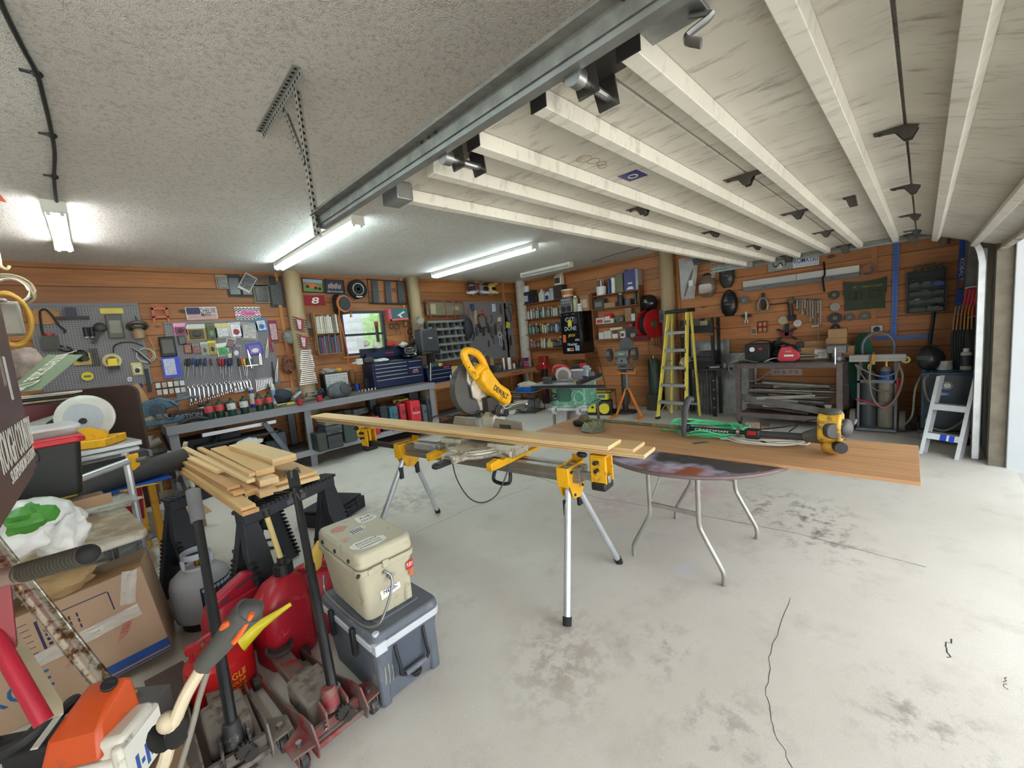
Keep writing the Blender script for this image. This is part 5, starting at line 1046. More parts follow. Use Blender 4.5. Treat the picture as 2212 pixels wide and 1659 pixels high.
# small drawer organiser with white labels
p=bn(722,848)+Vector((.06,.22,0));p.y=min(p.y,6.89);t=thing('drawer_organiser',p,'black cabinet of many small drawers with white labels on the bench','drawer cabinet',.06)
W_,H_2=.42,.36
mk('carcass',bx(-W_/2,W_/2,-.0,.16,0,H_2),BLK,t,.004)
for r_ in range(8):
    for c_ in range(6):
        x,z=-W_/2+.02+(c_+.5)*(W_-.04)/6,.015+(r_+.5)*(H_2-.03)/8
        d=mk('drawer',bx(x-.030,x+.030,-.012,0,z-.0185,z+.0185),M((196,198,198),.35,v=.15),t)
mk('yellow_sticker',prism([(.10,.24),(.16,.24),(.13,.29)],-.0135,-.0125),YEL,t)
one('rag',blob((0,0,.03),(.13,.08,.05),6,.4),M((150,144,134),.9),'grey rag lying on top of the drawer cabinet','rag',p+Vector((-.08,.08,H_2)));one('tape_ball',blob((0,0,.03),(.05,.05,.04),16,.4),YEL,'yellow strap wad on top of the drawer cabinet','strap',p+Vector((.08,.08,H_2)))
p=bn(735,858);t=thing('rock_speaker',p,'grey rock-shaped garden speaker with a round grille in front of the drawer cabinet','speaker',.1)
mk('shell',blob((0,0,.10),(.19,.13,.135),2,.18),M((92,96,98),.85,v=.25,b=.4,bs=50),t);mk('grille',lathe([(0,0),(.085,0),(.085,.02),(.07,.03),(0,.032)],24,(.03,-.115,.13),(.1,-1,.25)),M((70,72,74),.7,b=.5,bs=300),t)
can('socket_driver',bn(708,852),.035,.13,STL,None,'steel socket standing beside the rock speaker',None,False);can('blue_cup',bn(772,842),.045,.12,M((26,50,150),.4),None,'bright blue cup beside the tool chest',None,False,cat='cup')
one('leather_pouch',blob((0,0,.12),(.06,.05,.13),22,.2),M((130,92,60),.8),'tan leather tool pouch hanging by the window above the blue cup','pouch',bn(772,842)+Vector((0,.12,.12)))
one('knife_sheath',bx(-.05,.05,-.03,.03,0,.20),BLK,'black tool pouch standing against the side of the tool chest','pouch',bn(795,842),.1,bev=.01)
for k in range(6):one('socket',cyl((0,0,0),(0,0,.045),.016+.001*k,n=10),CHR,'chrome socket standing on the bench before the tool chest, %s from the blue cup' % ORD[k],'socket',bn(776+7*k,848.5-1.2*k),group='sockets before the tool chest')
# blue tool chest with raised lid
NB=M((22,34,70),.35,.2,v=.08);NBD=M((20,28,52),.4,.2)
t=thing('tool_chest',(3.79,6.61,ZB),'navy blue tool chest with its lid raised, cluttered on top','tool chest',-.03)
CW_,CH,CD_=.98,.45,.40
mk('carcass',bx(-CW_/2,CW_/2,0,CD_,0,CH),NB,t,.006)
def drawer(x0,x1,z0,z1):
    d=mk('drawer',bx(x0,x1,-.012,0,z0,z1),NB,t,.003);mk('drawer_pull',bx(x0+.01,x1-.01,-.024,-.012,z1-.018,z1-.006),M((190,192,194),.3,.7),d,.002)
for k in range(4):drawer(-.46,.16,.165+.065*k,.225+.065*k)
drawer(.18,.46,.165,.30);drawer(.18,.46,.305,.42);drawer(-.46,.46,.02,.155)
mk('badge',bx(.24,.40,-.0128,-.012,.20,.25),NB,t);mk('lettering',xf(txt('TRUCK',.022,.001,.13),(.32,-.0135,.21)),M((206,190,190),.5),t);mk('mountain_logo',xf(prism([(-.06,0),(-.02,.03),(0,.015),(.03,.035),(.06,0)],-.0015,0),(.32,-.012,.235)),M((196,120,120),.5),t)
mk('lid',xf(bx(-CW_/2,CW_/2,0,.04,0,.26),(0,CD_-.02,CH),rx=-.12),NBD,t,.004);mk('lid_tray',bx(-CW_/2+.06,CW_/2-.08,CD_-.09,CD_-.03,CH+.08,CH+.17),NB,t,.004)
mk('badge',bx(-.06,.10,CD_-.092,CD_-.09,CH+.14,CH+.158),RED,t);mk('lock',cyl((-.05,-.013,.437),(-.05,0,.437),.008,n=10),CHR,t)
TZ=ZB+CH+.002;TC=Vector((3.79,6.61,0))
def tc2(x,y,d=.0):q=ony(x,y,6.72-.002*(775-y)*-1 if False else 6.70+.004*(778-y));q.z=TZ;return q
for (nm,g,m,lb,ct,x,y,rz) in (
    ('shop_bag',blob((0,0,.03),(.14,.11,.035),2,.4),PLB,'white plastic bag lying on top of the tool chest','bag',826,775,0),
    ('cap',blob((0,0,.05),(.09,.07,.06),31,.2),M((60,62,60),.8),'dark green cap lying on the front of the tool chest','cap',800,777,0),
    ('clipboard',bx(-.15,.15,-.11,.11,0,.008),M((120,100,76),.6),'brown clipboard lying beside the black helmet','clipboard',850,766,.2),
    ('sticker_box',bx(-.05,.05,-.03,.03,0,.10),LABW,'small printed box at the corner of the tool chest','box',779,778,0),
    ('tape_roll',ring((0,0,.03),.035,.018,(0,0,1),16,8),M((190,180,150),.5),'tan tape roll on the corner of the tool chest','tape',768,772,0),
    ('green_ball',sph((0,0,.035),.035),M((110,190,130),.5),'pale green ball on the tool chest','ball',812,776,0)):
    one(nm,g,m,lb,ct,tc2(x,y)+Vector((0,.06,0)),rz)
hq=ony(884,752,6.74);hq.z=TZ+.115
t=thing('helmet',hq,'black full-face helmet sitting on the tool chest beside the log post','helmet',-.4)
hm_=M((20,22,24),.2,v=.1)
mk('shell',sph((0,0,.02),(.125,.15,.13),24,16),hm_,t);mk('visor_opening',xf(sph((0,0,0),(.095,.03,.05),20,10),(0,-.135,.035)),M((50,50,50),.3),t);mk('chin_bar',tube([(-.11,-.06,-.05),(-.07,-.16,-.06),(0,-.18,-.06),(.07,-.16,-.06),(.11,-.06,-.05)],.03,8),hm_,t);mk('rim',tube([(-.09,-.13,.08),(0,-.165,.09),(.09,-.13,.08),(.09,-.14,.0),(0,-.17,-.01),(-.09,-.14,.0)],.007,6,4,True),STL,t);mk('sticker',bx(.05,.09,-.18,-.176,-.06,-.02),WHT,t)
for k,(x,y,c,lb) in enumerate(((845,742,(180,60,60),'red and white carton in the raised lid'),(872,745,(210,208,200),'white carton standing in the raised lid'),(815,747,(214,212,206),'folded white paper in the raised lid'),(788,742,(196,196,190),'white rag draped over the lid corner'),(893,738,(70,60,56),'dark bag behind the black helmet'))):
    one('lid_clutter',blob((0,0,.04),(.09,.05,.05),40+k,.35),M(c,.7),lb,'clutter',ony(x,y,6.94)+Vector((0,0,-.04)))
one('hanging_tag',bx(-.06,.06,-.002,.002,-.12,.06),WHT,'white price tag hanging from the raised lid of the tool chest','tag',ony(778,738,6.8),.1)
t=thing('torch',ony(814,712,6.96),'red torch standing upright in front of the window','torch');mk('body',cyl((0,0,-.22),(0,0,.06),.028,n=14),M((40,34,34),.5),t);mk('head',cyl((0,0,.06),(0,0,.14),.034,n=14),M((150,30,36),.4),t)
# second blue toolbox + items near bench end
p=onz(950,826,ZB);t=thing('tool_chest',(4.66,6.62,ZW),'smaller navy toolbox with three drawers beyond the big tool chest','tool chest')
mk('carcass',bx(-.29,.29,0,.30,0,.30),NB,t,.006)
for k in range(3):d=mk('drawer',bx(-.27,.27,-.01,0,.03+.075*k,.095+.075*k),NB,t,.003);mk('drawer_pull',bx(-.26,.26,-.02,-.01,.08+.075*k,.09+.075*k),M((190,192,194),.3,.7),d,.002)
mk('badge',bx(.10,.24,-.002,.0,.262,.285),M((196,60,70),.5),t)
one('glove',blob((0,0,.04),(.12,.08,.05),51,.4),M((70,92,90),.8),'teal work glove on the smaller navy toolbox','glove',(4.60,6.75,ZW+.30));one('yellow_cap_bottle',cyl((0,0,0),(.02,-.02,.06),.05,n=16),M((206,170,80),.5),'yellow disc standing on the smaller navy toolbox','disc',(4.74,6.72,ZW+.302));one('grey_case',bx(-.07,.07,-.05,.05,0,.05),M((120,124,126),.5),'small grey case on the front of the smaller navy toolbox','case',(4.45,6.68,ZW+.302),.1)
one('wood_block',bx(-.09,.09,-.05,.05,0,.26),WD((206,190,130),2),'pale treated wood block standing on the wooden bench behind the mitre saw','wood block',(5.03,6.68,ZW),.15,bev=.003)
one('grease_gun',cyl((0,0,.02),(.04,0,.34),.016,n=10)+bx(-.02,.02,-.01,.01,.0,.10),STL,'chrome tool standing between the two navy tool chests','tool',(4.35,6.50,ZB),.0)
for k in range(2):can('small_bottle',(4.83+.05*k,6.52,ZW),.02,.085,M((206,206,216),.3),M((120,130,190),.5),'tiny white bottle before the smaller navy toolbox, %s of two' % ORD[k],WHT)

# ---- under the grey bench: tool cases in a row
ZS=.235
def case(x,y,w,h,d,c,label,rz=0.,nm='tool_case',latch=True,ztop=None,hd=True):
    q=onz(x,y,ZS) if ztop is None else onz(x,y,ztop)
    t=thing(nm,q,label,'tool case',rz)
    mt=M(c,.5,v=.1)
    mk('shell',bx(-w/2,w/2,0,d,0,h),mt,t,min(.018,w*.2,h*.2))
    mk('seam',bx(-w/2-.003,w/2+.003,d*.45,d*.55,.01,h-.01) if w < h else bx(-w/2+.01,w/2-.01,-.003,d,h*.5-.006,h*.5+.006),M(tuple(v*.6 for v in c),.6),t)
    if hd:mk('case_handle',tube([(-min(w,.12)*.4,-.0,h-.01),(-min(w,.12)*.35,-.0,h+.035),(min(w,.12)*.35,-.0,h+.035),(min(w,.12)*.4,0,h-.01)],.008,6) if w >= h*.6 else tube([(0,d*.3,h-.01),(0,d*.35,h+.035),(0,d*.65,h+.035),(0,d*.7,h-.01)],.008,6),BLK,t)
    if latch:mk('latch',bx(-w*.28,-w*.28+.02,-.006,.002,h*.6,h*.75)+bx(w*.28-.02,w*.28,-.006,.002,h*.6,h*.75),M((60,60,60),.5),t)
    return t
CASES=[(612,985,.16,.34,.3,(60,66,74),'grey-blue case standing under the bench left of the middle leg'),(590,990,.14,.25,.3,(40,42,44),'ribbed dark case under the bench beside the grey-blue one'),
 (700,975,.14,.26,.3,(54,60,56),'dark green-grey case just right of the middle bench leg'),(728,968,.22,.20,.3,(52,56,58),'dark stacked organiser box under the bench, its lower one'),
 (760,955,.20,.42,.3,(50,66,62),'tall grey-green case behind the long boards'),(801,942,.08,.30,.3,(196,40,44),'narrow red case under the bench, first from the yellow drill case'),(818,939,.10,.30,.3,(186,34,50),'dark pink-red case under the bench beside the narrow red one'),
 (836,934,.13,.44,.3,(34,38,42),'tall black case under the bench beside the red pair'),(857,930,.14,.40,.3,(52,104,122),'teal blue case under the bench behind the lumber'),(876,926,.10,.42,.3,(186,44,56),'tall pink-red case beside the teal one'),(903,921,.19,.44,.28,(206,40,50),'bright red case with a white script mark under the bench'),(922,917,.08,.34,.3,(84,92,100),'grey narrow case beside the bright red one'),(931,914,.08,.42,.3,(40,46,52),'dark ribbed case by the end leg of the bench')]
for c in CASES:
    t=case(*c)
    if 'script' in c[6]:mk('lettering',xf(txt('Milwaukee',.04,.001,.14,sk=.3),(0,-.003,.24)),WHT,t)
q=onz(728,968,ZS);
for k,(h,c,lb) in enumerate(((.13,(70,74,76),'dark organiser box, second up in the stack by the red funnel'),(.13,(112,112,106),'grey organiser box topmost in the stack by the red funnel'))):case(728,968,.24,h,.3,c,lb,nm='organiser_box',hd=False).location=q+Vector((0,.0,.205+.135*k))
case(780,945,.26,.27,.3,(216,168,30),'yellow drill case with black frame under the bench',hd=True)
for k,(x,y,w,h,d,c,lb,z) in enumerate(((868,878,.27,.13,.25,(206,168,40),'yellow case lying on top of the row under the bench',.66),(808,885,.12,.20,.25,(40,40,42),'dark upright case leaning on the row under the bench',.60),(896,868,.18,.22,.25,(56,58,60),'grey box stacked behind the bright red case',.62),(735,905,.42,.12,.3,(86,88,86),'grey flat case lying high on the row under the bench',.60),(783,895,.30,.10,.25,(128,130,130),'silver flat case on the row under the bench',.58))):
    t=case(x,y,w,h,d,c,lb,.15*(k-2),hd=(k == 0));pq=onz(x,y,z);t.location=ony(x,y,6.42+.04*k)
t=thing('funnel',ony(692,925,6.35)+Vector((0,0,-.05)),'red plastic funnel hanging under the bench beside the middle leg','funnel');mk('cone',lathe([(.012,-.10),(.02,-.02),(.09,.07),(.085,.07),(.016,-.02),(.008,-.10)],16),RED,t)
# left bay under the bench
t=thing('saw_fence',ony(520,925,6.35),'long white aluminium fence lying across the clutter under the bench','fence',.03);mk('rail',bx(-.42,.42,-.03,.03,-.02,.03),M((206,208,210),.35,.4),t,.004)
one('dark_board',bx(-.5,.4,-.2,.2,0,.02),M((60,58,56),.7),'dark board under the white fence below the bench','board',ony(520,945,6.45)+Vector((0,0,0)),.08)
one('rag_heap',blob((0,0,.05),(.17,.12,.09),61,.4),M((206,208,204),.9),'pale rag heap under the bench behind the stacked boards','rag',ony(535,968,6.3))
one('dark_case',bx(-.3,.3,-.18,.18,0,.45),M((40,42,46),.6),'black bin standing in the dark under the bench','bin',(.95,6.65,ZS),bev=.01);one('steel_brace',bx(-.03,.03,-.02,.02,-.3,.3),M((96,104,116),.5),'grey-blue steel brace leaning under the bench','brace',ony(600,950,6.3),rot=(0,-.45,0))
one('hose_coil',ring((0,0,.0),.22,.03,(0,1,.2),24,8),BLK,'black hose coil hanging under the bench end','hose',ony(425,940,6.35))
one('floor_mat',bx(-.55,.55,-.25,.25,0,.012),M((120,84,70),.95,v=.6,s=30),'patterned brown mat on the floor before the bench end','mat',onz(880,940),-.1)
one('wood_scrap',bx(-.12,.12,-.05,.05,0,.10),WD((186,130,100),0),'reddish wood offcut on the floor beside the end leg','wood block',onz(957,908),.2);one('red_tin',bx(-.08,.08,-.06,.06,0,.08),M((200,60,70),.5),'red tin on the floor by the wooden bench leg','tin',onz(962,897),.1,bev=.006)
one('filing_box',bx(-.09,.09,-.15,.15,0,.50),M((36,36,40),.5),'tall black file box under the wooden bench','box',onz(958,893)+Vector((.12,.12,0)),.1,bev=.005);one('filing_box',bx(-.10,.10,-.15,.15,0,.42),M((110,122,136),.5),'pale blue file box under the wooden bench','box',onz(985,885)+Vector((.12,.12,0)),.1,bev=.005)
# ================================================================ pegboards and everything on the back wall
def peg_mat(c):
    mt,t,p=_nt('pegboard');v=_map(t,1/.0254)
    fr=t.nodes.new('ShaderNodeVectorMath');fr.operation='FRACTION';t.links.new(v,fr.inputs[0])
    sp=t.nodes.new('ShaderNodeSeparateXYZ');t.links.new(fr.outputs[0],sp.inputs[0])
    def sq(o):
        a=t.nodes.new('ShaderNodeMath');a.operation='SUBTRACT';a.inputs[1].default_value=.5;t.links.new(o,a.inputs[0])
        b=t.nodes.new('ShaderNodeMath');b.operation='POWER';b.inputs[1].default_value=2;t.links.new(a.outputs[0],b.inputs[0]);return b.outputs[0]
    s=t.nodes.new('ShaderNodeMath');s.operation='ADD';t.links.new(sq(sp.outputs[0]),s.inputs[0]);t.links.new(sq(sp.outputs[2]),s.inputs[1])
    o=_mix(t,_ramp(t,s.outputs[0],(.03,1.),(.045,0.)),lin(c),lin((40,40,42)));t.links.new(o,p.inputs['Base Color']);p.inputs['Roughness'].default_value=.6;return mt
PEG=peg_mat((124,122,126))
def pegboard(x0,y0,x1,y1,label,wall='A'):
    q,w,h=(ra if wall == 'A' else rb)(x0,y0,x1,y1,.02)
    t=thing('pegboard',q,label,'pegboard',0 if wall == 'A' else RB);mk('panel',bx(-w/2,w/2,.0,.006,-h/2,h/2),PEG,t)
    mk('top_strip',bx(-w/2,w/2,-.008,.0,h/2-.03,h/2),M((120,120,126),.6),t,.002);return t
pegboard(82,655,322,842,'grey pegboard near the end of the back wall, hung with lamps and tapes');pegboard(376,692,604,848,'grey pegboard above the bench with rows of screwdrivers and spanners');pegboard(1000,652,1112,778,'grey pegboard in the corner crowded with hand tools')
def placed(wall,x0,y0,x1,y1,d):
    q,w,h=(ra if wall == 'A' else rb)(x0,y0,x1,y1,d);return q,w,h,(0 if wall == 'A' else RB)
def pack(x0,y0,x1,y1,card,blis,label,tilt=0.,d=.032,wall='A',head=None,cont=None,nm='blister_pack',cat='blister pack'):
    q,w,h,rz=placed(wall,x0,y0,x1,y1,d)
    t=thing(nm,q,label,cat,rz,rot=(0,tilt,rz))
    mk('card',bx(-w/2,w/2,-.001,.002,-h/2,h/2),M(card,.6,v=.25,s=25),t)
    if head:mk('header',bx(-w/2,w/2,-.002,-.001,h*.22,h/2),M(head,.5),t)
    mk('blister',bx(-w*.38,w*.38,-.016,-.001,-h*.42,h*(.16 if head else .34)),M(blis,.3,v=.4,s=40),t,.004)
    if cont:mk('contents',sph((0,-.014,-h*.12),(w*.26,.008,h*.2),12,6),M(cont,.5),t)
    return t
PK=[(375,698,404,724,(214,120,160),(120,60,80),'pink headed blister pack at the upper corner of the spanner pegboard',0,(226,160,190),(60,40,50)),(384,724,401,745,(70,70,72),(90,92,94),'small dark pack hanging under the pink headed one',0,None,None),
 (403,700,445,735,(186,150,60),(60,58,50),'wide yellow and black bracket pack on the pegboard',0,(200,200,196),(50,48,44)),(444,698,468,734,(96,110,80),(70,84,56),'green camouflage strap pack on the pegboard',0,None,(110,130,90)),(465,698,495,730,(180,182,180),(206,208,206),'pack of white tubes on the pegboard',0,(206,190,120),None),
 (495,696,523,730,(206,196,200),(226,226,230),'white bag with a dark red corner on the pegboard',-.05,None,(150,40,60)),(520,696,557,735,(150,148,146),(176,174,172),'bulging clear bag on the pegboard',.12,None,None),(552,688,576,716,(60,120,190),(206,206,206),'blue carabiner pack on the pegboard',-.1,None,(40,110,190)),(581,692,600,738,(120,40,60),(186,150,160),'tall maroon pack at the end of the pegboard',.0,None,None),
 (396,741,415,764,(120,70,50),(150,100,80),'rust brown packet in the second row of the pegboard',.05,None,None),(413,744,433,764,(150,130,120),(130,80,70),'grey-brown packet beside the rust brown one',-.05,None,None),(434,739,450,767,(180,200,196),(150,150,140),'pale teal packet with screws in the second row',.0,None,(90,84,70)),(449,736,468,765,(220,196,60),(150,140,70),'bright yellow packet in the second row',.0,None,(60,60,50)),(468,741,494,769,(206,206,200),(60,150,90),'white headed packet of green gloves',-.08,(220,220,216),(40,150,80)),
 (488,729,508,752,(196,190,180),(120,90,100),'pale packet hanging askew below the white bag',.35,None,None),(499,744,521,774,(150,146,160),(90,84,100),'grey and purple packet hanging askew',.15,None,(206,206,210)),(533,741,567,767,(60,90,190),(120,90,170),'blue and purple packet with white oval buttons',-.12,None,(214,220,226)),(490,761,502,774,(120,160,190),(206,200,150),'small round blue packet under the green gloves',0,None,None)]
for (a,b,c,d,cd,bl,lb,tl,hd,ct) in PK:pack(a,b,c,d,cd,bl,lb,tl,head=hd,cont=ct)
SH=M((176,176,178),.25,.9,v=.05)
def driver(x,y0,y1,col,label,tilt=0.,wall='A',d=.05,g='screwdrivers on the pegboard',hk=.4,r=.014):
    q=(wa if wall == 'A' else wb)(x,y0,d);h=q.z-(wa if wall == 'A' else wb)(x,y1,d).z;rz=0 if wall == 'A' else RB
    t=thing('screwdriver',q,label,'screwdriver',rz,g,(0,tilt,rz))
    mk('handle',lathe([(0,0),(r*.8,-.002),(r,-.01),(r*.8,-h*hk*.5),(r,-h*hk*.9),(r*.5,-h*hk),(0,-h*hk)],10),M(col,.35),t);mk('shank',cyl((0,0,-h*hk),(0,0,-h),.0042,n=6),SH,t)
CN={(34,34,34):'black',(30,50,110):'blue',(30,60,50):'dark green',(90,40,40):'maroon',(160,36,44):'red',(34,40,84):'navy',(206,100,40):'orange',(226,180,50):'yellow'}
SD=[(402,(34,34,34),.2),(417,(30,50,110),.1),(426,(30,50,110),.15),(434,(30,60,50),.1),(444,(30,50,110),.2),(455,(90,40,40),.0),(469,(90,40,40),-.15),(475,(160,36,44),.1),(481,(160,36,44),.1),(487,(34,40,84),.12),(494,(34,40,84),.1),(501,(34,40,84),.15),(514,(34,34,34),.0),(521,(206,100,40),-.05),(527,(226,180,50),.0),(533,(34,34,34),.1),(408,(34,34,34),.18)]
for k,(x,c,tl) in enumerate(sorted(SD)):driver(x,775-(k % 3),812+(k*7 % 14),c,'%s handled screwdriver, %s along the row on the pegboard' % (CN[c],ORD[k]),tl)
def spanner(x,y0,y1,label,g,wall='A',d=.035,tilt=.0,r=.013,both=False,mat=None):
    f_=wa if wall == 'A' else wb;q=f_(x,y0,d);h=q.z-f_(x,y1,d).z;rz=0 if wall == 'A' else RB
    geo=ring((0,0,-r),r,r*.42,(0,1,0),12,6)+bx(-r*.42,r*.42,-.003,.003,-h+r,-r*1.8)+prism([(-r*.9,-h+r*1.6),(-r*.9,-h),(-r*.3,-h),(-r*.3,-h+r),(r*.3,-h+r),(r*.3,-h),(r*.9,-h),(r*.9,-h+r*1.6),(0,-h+r*2.4)],-.003,.003)
    return one('spanner',geo,mat or SH,label,'spanner',q,group=g,rot=(0,tilt,rz))
for k in range(10):spanner(409+9.8*k,833-1.1*k,876-3.2*k,'long chrome spanner, %s in the big row along the bottom of the pegboard' % ORD[k],'long spanners under the pegboard',tilt=.04,r=.018)
for k in range(9):spanner(503+4.4*k,824-.7*k,849-.8*k,'small spanner, %s in the slanting middle cluster under the pegboard' % ORD[k],'small spanners under the pegboard',tilt=(-.2,.1,-.1)[k % 3])
for k in range(11):spanner(553+3.5*k,819-.5*k,846-1.2*k,'bright chrome spanner, %s in the close row at the pegboard end' % ORD[k],'bright chrome spanners',tilt=.06,r=.011)
def tool(nm,wall,x,y,d,geo,mats,label,cat,rot=0.,group=None,parts=None):
    q=(wa if wall == 'A' else wb)(x,y,d);rz=0 if wall == 'A' else RB
    if not parts:return one(nm,geo,mats,label,cat,q,group=group,rot=(0,rot,rz))
    t=thing(nm,q,label,cat,rz,group,(0,rot,rz))
    for a,g,m in parts:mk(a,g,m,t)
    return t
tool('t_handle_wrench','A',547,795,.05,None,None,'T-handled hex key with a green grip on the pegboard','wrench',0,None,[('handle',bx(-.012,.012,-.012,.012,.05,.14),GRN),('shank',bx(-.10,.07,-.005,.005,.035,.047)+cyl((0,0,.035),(0,0,-.16),.006,n=8),SH)])
for k,(x,y,h,c,lb) in enumerate(((540,775,.28,SH,'pliers with dark jaws left of the blue packet'),(562,772,.22,SH,'steel tongs hanging right of the blue packet'),(577,752,.30,M((206,206,200),.5),'white handled scraper beside the maroon pack'),(585,745,.22,RED,'red handled knife beside the maroon pack'),(590,805,.34,DKS,'grey pruning saw at the lower end of the pegboard'),(598,800,.36,STL,'long steel shears at the lower end of the pegboard'))):
    tool('hand_tool','A',x,y,.04,bx(-.016,-.004,-.006,.006,-h/2,.02)+bx(.004,.016,-.006,.006,-h/2,.02)+prism([(-.014,.02),(.014,.02),(.005,h/2),(-.005,h/2)],-.006,.006),c,lb,'hand tool',.15*(k % 3-1)+.05)
# black screens + sample tiles left of the pegboard
q,w,h,rz=placed('A',345,727,380,771,.03);t=thing('wall_radio',q,'black framed panel with a dull green screen beside the pegboard','panel');mk('frame',bx(-w/2,w/2,-.02,.02,-h/2,h/2),BLK,t,.012);mk('screen',bx(-w*.36,w*.36,-.022,-.02,-h*.32,h*.36),M((66,70,58),.3),t,.002)
q,w,h,rz=placed('A',351,771,391,816,.03);t=thing('instruction_card',q,'bright blue instruction card with a white panel','card');mk('card',bx(-w/2,w/2,-.004,.0,-h/2,h/2),M((40,60,190),.4),t);mk('white_panel',bx(-w*.40,w*.22,-.005,-.004,-h*.36,h*.42),M((190,196,216),.6,v=.3,s=30),t)
q,w,h,rz=placed('A',336,822,402,852,.03);t=thing('sample_rack',q,'dark rack of white sample tiles in two rows','rack');mk('frame',bx(-w/2,w/2,-.0,.015,-.006,.006)+bx(-w/2,w/2,-.0,.015,h/2-.006,h/2),BLK,t)
for r_ in range(2):
    for c_ in range(5):x=-w/2+(c_+.5)*w/5;z=h*.25-r_*h*.5;mk('tile',bx(x-w*.075,x+w*.075,-.012,.0,z-h*.19,z+h*.17),M([(206,206,206),(190,184,174),(214,214,214),(170,160,150)][(r_*5+c_*3) % 4],.4),t)
# name plates and posters
q,w,h,rz=placed('A',402,663,470,690,.01);t=thing('licence_plate',q,'stars and stripes number plate with a first name on it','plate',rot=(0,-.02,0));mk('plate',prism(rrect(w,h,.015),-.002,.002),M((196,190,190),.4),t);mk('border',prism(rrect(w,h,.015),-.0015,.003)+[],BLK,t)
mk('flag_field',prism(rrect(w*.42,h*.52,.008,3,-w*.26,h*.2),-.0035,-.002),M((40,44,90),.5,v=.7,s=60),t);mk('stripes',sum([bx(-w*.46,w*.46,-.003,-.002,-h*.45+h*.085*k,-h*.41+h*.085*k) for k in range(5)],[]),M((170,80,80),.5),t);mk('lettering',xf(txt('CHELSIE',.06,.001,w*.52,.004),(w*.2,-.0045,h*.2))+xf(txt('MAYS',.045,.001,w*.3,.004),(w*.12,-.0045,-h*.12)),M((40,36,50),.5),t)
q,w,h,rz=placed('A',508,663,563,690,.01);t=thing('licence_plate',q,'pink and black chevron number plate with script lettering','plate',rot=(0,.0,0));mk('plate',prism(rrect(w,h,.012),-.002,.002),WHT,t)
def zig(z,a,th):
    n=14;up=[(-w/2+w*i/n,z+(a if i % 2 else -a)) for i in range(n+1)];return prism(up+[(x,y-th) for x,y in reversed(up)],-.003,-.002)
mk('chevrons',zig(h*.40,.012,.016)+zig(h*.24,.012,.016)+zig(-h*.20,.012,.016)+zig(-h*.36,.012,.016),M((30,34,40),.5),t);mk('pink_band',prism([(w*.5*cos(a)*.62,h*.26*sin(a)) for a in [k*pi/10 for k in range(20)]],-.0045,-.003)+bx(-w/2,w/2,-.0036,-.003,-h*.07,h*.09),M((222,120,176),.5),t);mk('lettering',xf(txt('Chelsie',.05,.001,w*.5,sk=.3),(0,-.0055,0)),M((50,30,60),.5),t)
q,w,h,rz=placed('A',329,662,364,698,.03);t=thing('wire_bracket',q,'orange wire bracket hung between the two pegboards','bracket');mk('frame',ring((0,0,.04),.06,.008,(0,1,0),20,6)+bx(-w/2,w/2,-.01,.01,h*.3,h*.42)+bx(-w/2,w/2,-.01,.01,-.04,-.02)+bx(-w/2,-w/2+.02,-.01,.01,-h/2,h/2)+bx(w/2-.02,w/2,-.01,.01,-h/2,h/2),M((190,96,70),.5),t)
for (a,b,c,d,cd,bl,lb,tl) in ((467,594,492,624,(150,146,130),(120,118,110),'clear gasket packet high on the back wall, first of the row',0),(490,592,521,641,(44,42,40),(70,68,64),'black poster pack with pale rings high on the wall',0),(519,598,546,641,(52,50,48),(90,60,50),'dark pack half hidden under the tilted picture',0),(545,596,582,618,(110,92,76),(90,76,64),'brown pack high on the wall beside the log post',0),(548,614,581,655,(120,118,104),(80,78,72),'clear bag of grey parts hung high on the wall',.0),(580,597,613,664,(50,50,52),(80,82,84),'tall black pack with pale border beside the log post',.0),(578,594,598,618,(90,88,86),(50,48,46),'small grey pack over the tall black pack',0)):
    pack(a,b,c,d,cd,bl,lb,tl,.014 if 'tall' in lb or 'poster' in lb else .024)
q,w,h,rz=placed('A',517,588,552,634,.05);t=thing('picture',q,'tilted black and white picture pinned over the packs','picture',rot=(0,.55,0));mk('sheet',bx(-w*.4,w*.4,-.002,.001,-h*.42,h*.42),M((186,186,184),.5),t);mk('print',bx(-w*.34,w*.34,-.003,-.002,-h*.30,h*.36),M((96,98,98),.5,v=.9,s=30),t)
# ---- first pegboard
t=tool('wooden_disc','A',95,684,.03,None,None,'round wooden disc with a black strap hung over it','disc',0,None,[('disc',prism([(.13*cos(a),.09*sin(a)) for a in [k*pi/16 for k in range(32)]],-.01,.01),WD((170,124,74),0)),('strap',tube([(-.02,-.02,.06),(.02,-.02,.08),(.06,-.02,.02),(.10,-.02,-.10),(.14,-.02,-.16),(.13,-.02,-.19)],.010,8)+tube([(-.02,-.02,.06),(-.03,-.02,-.05),(-.03,-.02,-.20),(.02,-.03,-.30),(.10,-.03,-.35)],.010,8),BLK)])
tool('spray_gun','A',107,735,.05,None,None,'red capped spray gun hanging below the wooden disc','spray gun',0,None,[('cap',cyl((0,0,.05),(0,0,.075),.045,n=16),RED),('cup',bx(-.06,.07,-.04,.04,-.11,.05),M((74,72,66),.6)),('hose',tube([(.05,0,-.11),(.12,0,-.14),(.16,0,-.12),(.12,0,-.08)],.01,6),BLK)])
tool('clamp','A',155,680,.05,None,None,'navy bar clamp with a wide foot on the end pegboard','clamp',0,None,[('foot',bx(-.14,.14,-.03,.03,-.05,-.02),BLK),('body',bx(-.045,.045,-.03,.03,-.02,.08),M((34,40,60),.5))])
for k,x in enumerate((186,199)):tool('torch','A',x,720,.05,None,None,'black torch with a pale lens on the end pegboard, %s of two' % ORD[k],'torch',0,None,[('body',cyl((0,0,-.04),(0,0,.07),.022,n=12),BLK),('lens',sph((0,0,-.045),(.02,.02,.014),12,6),WHT)])
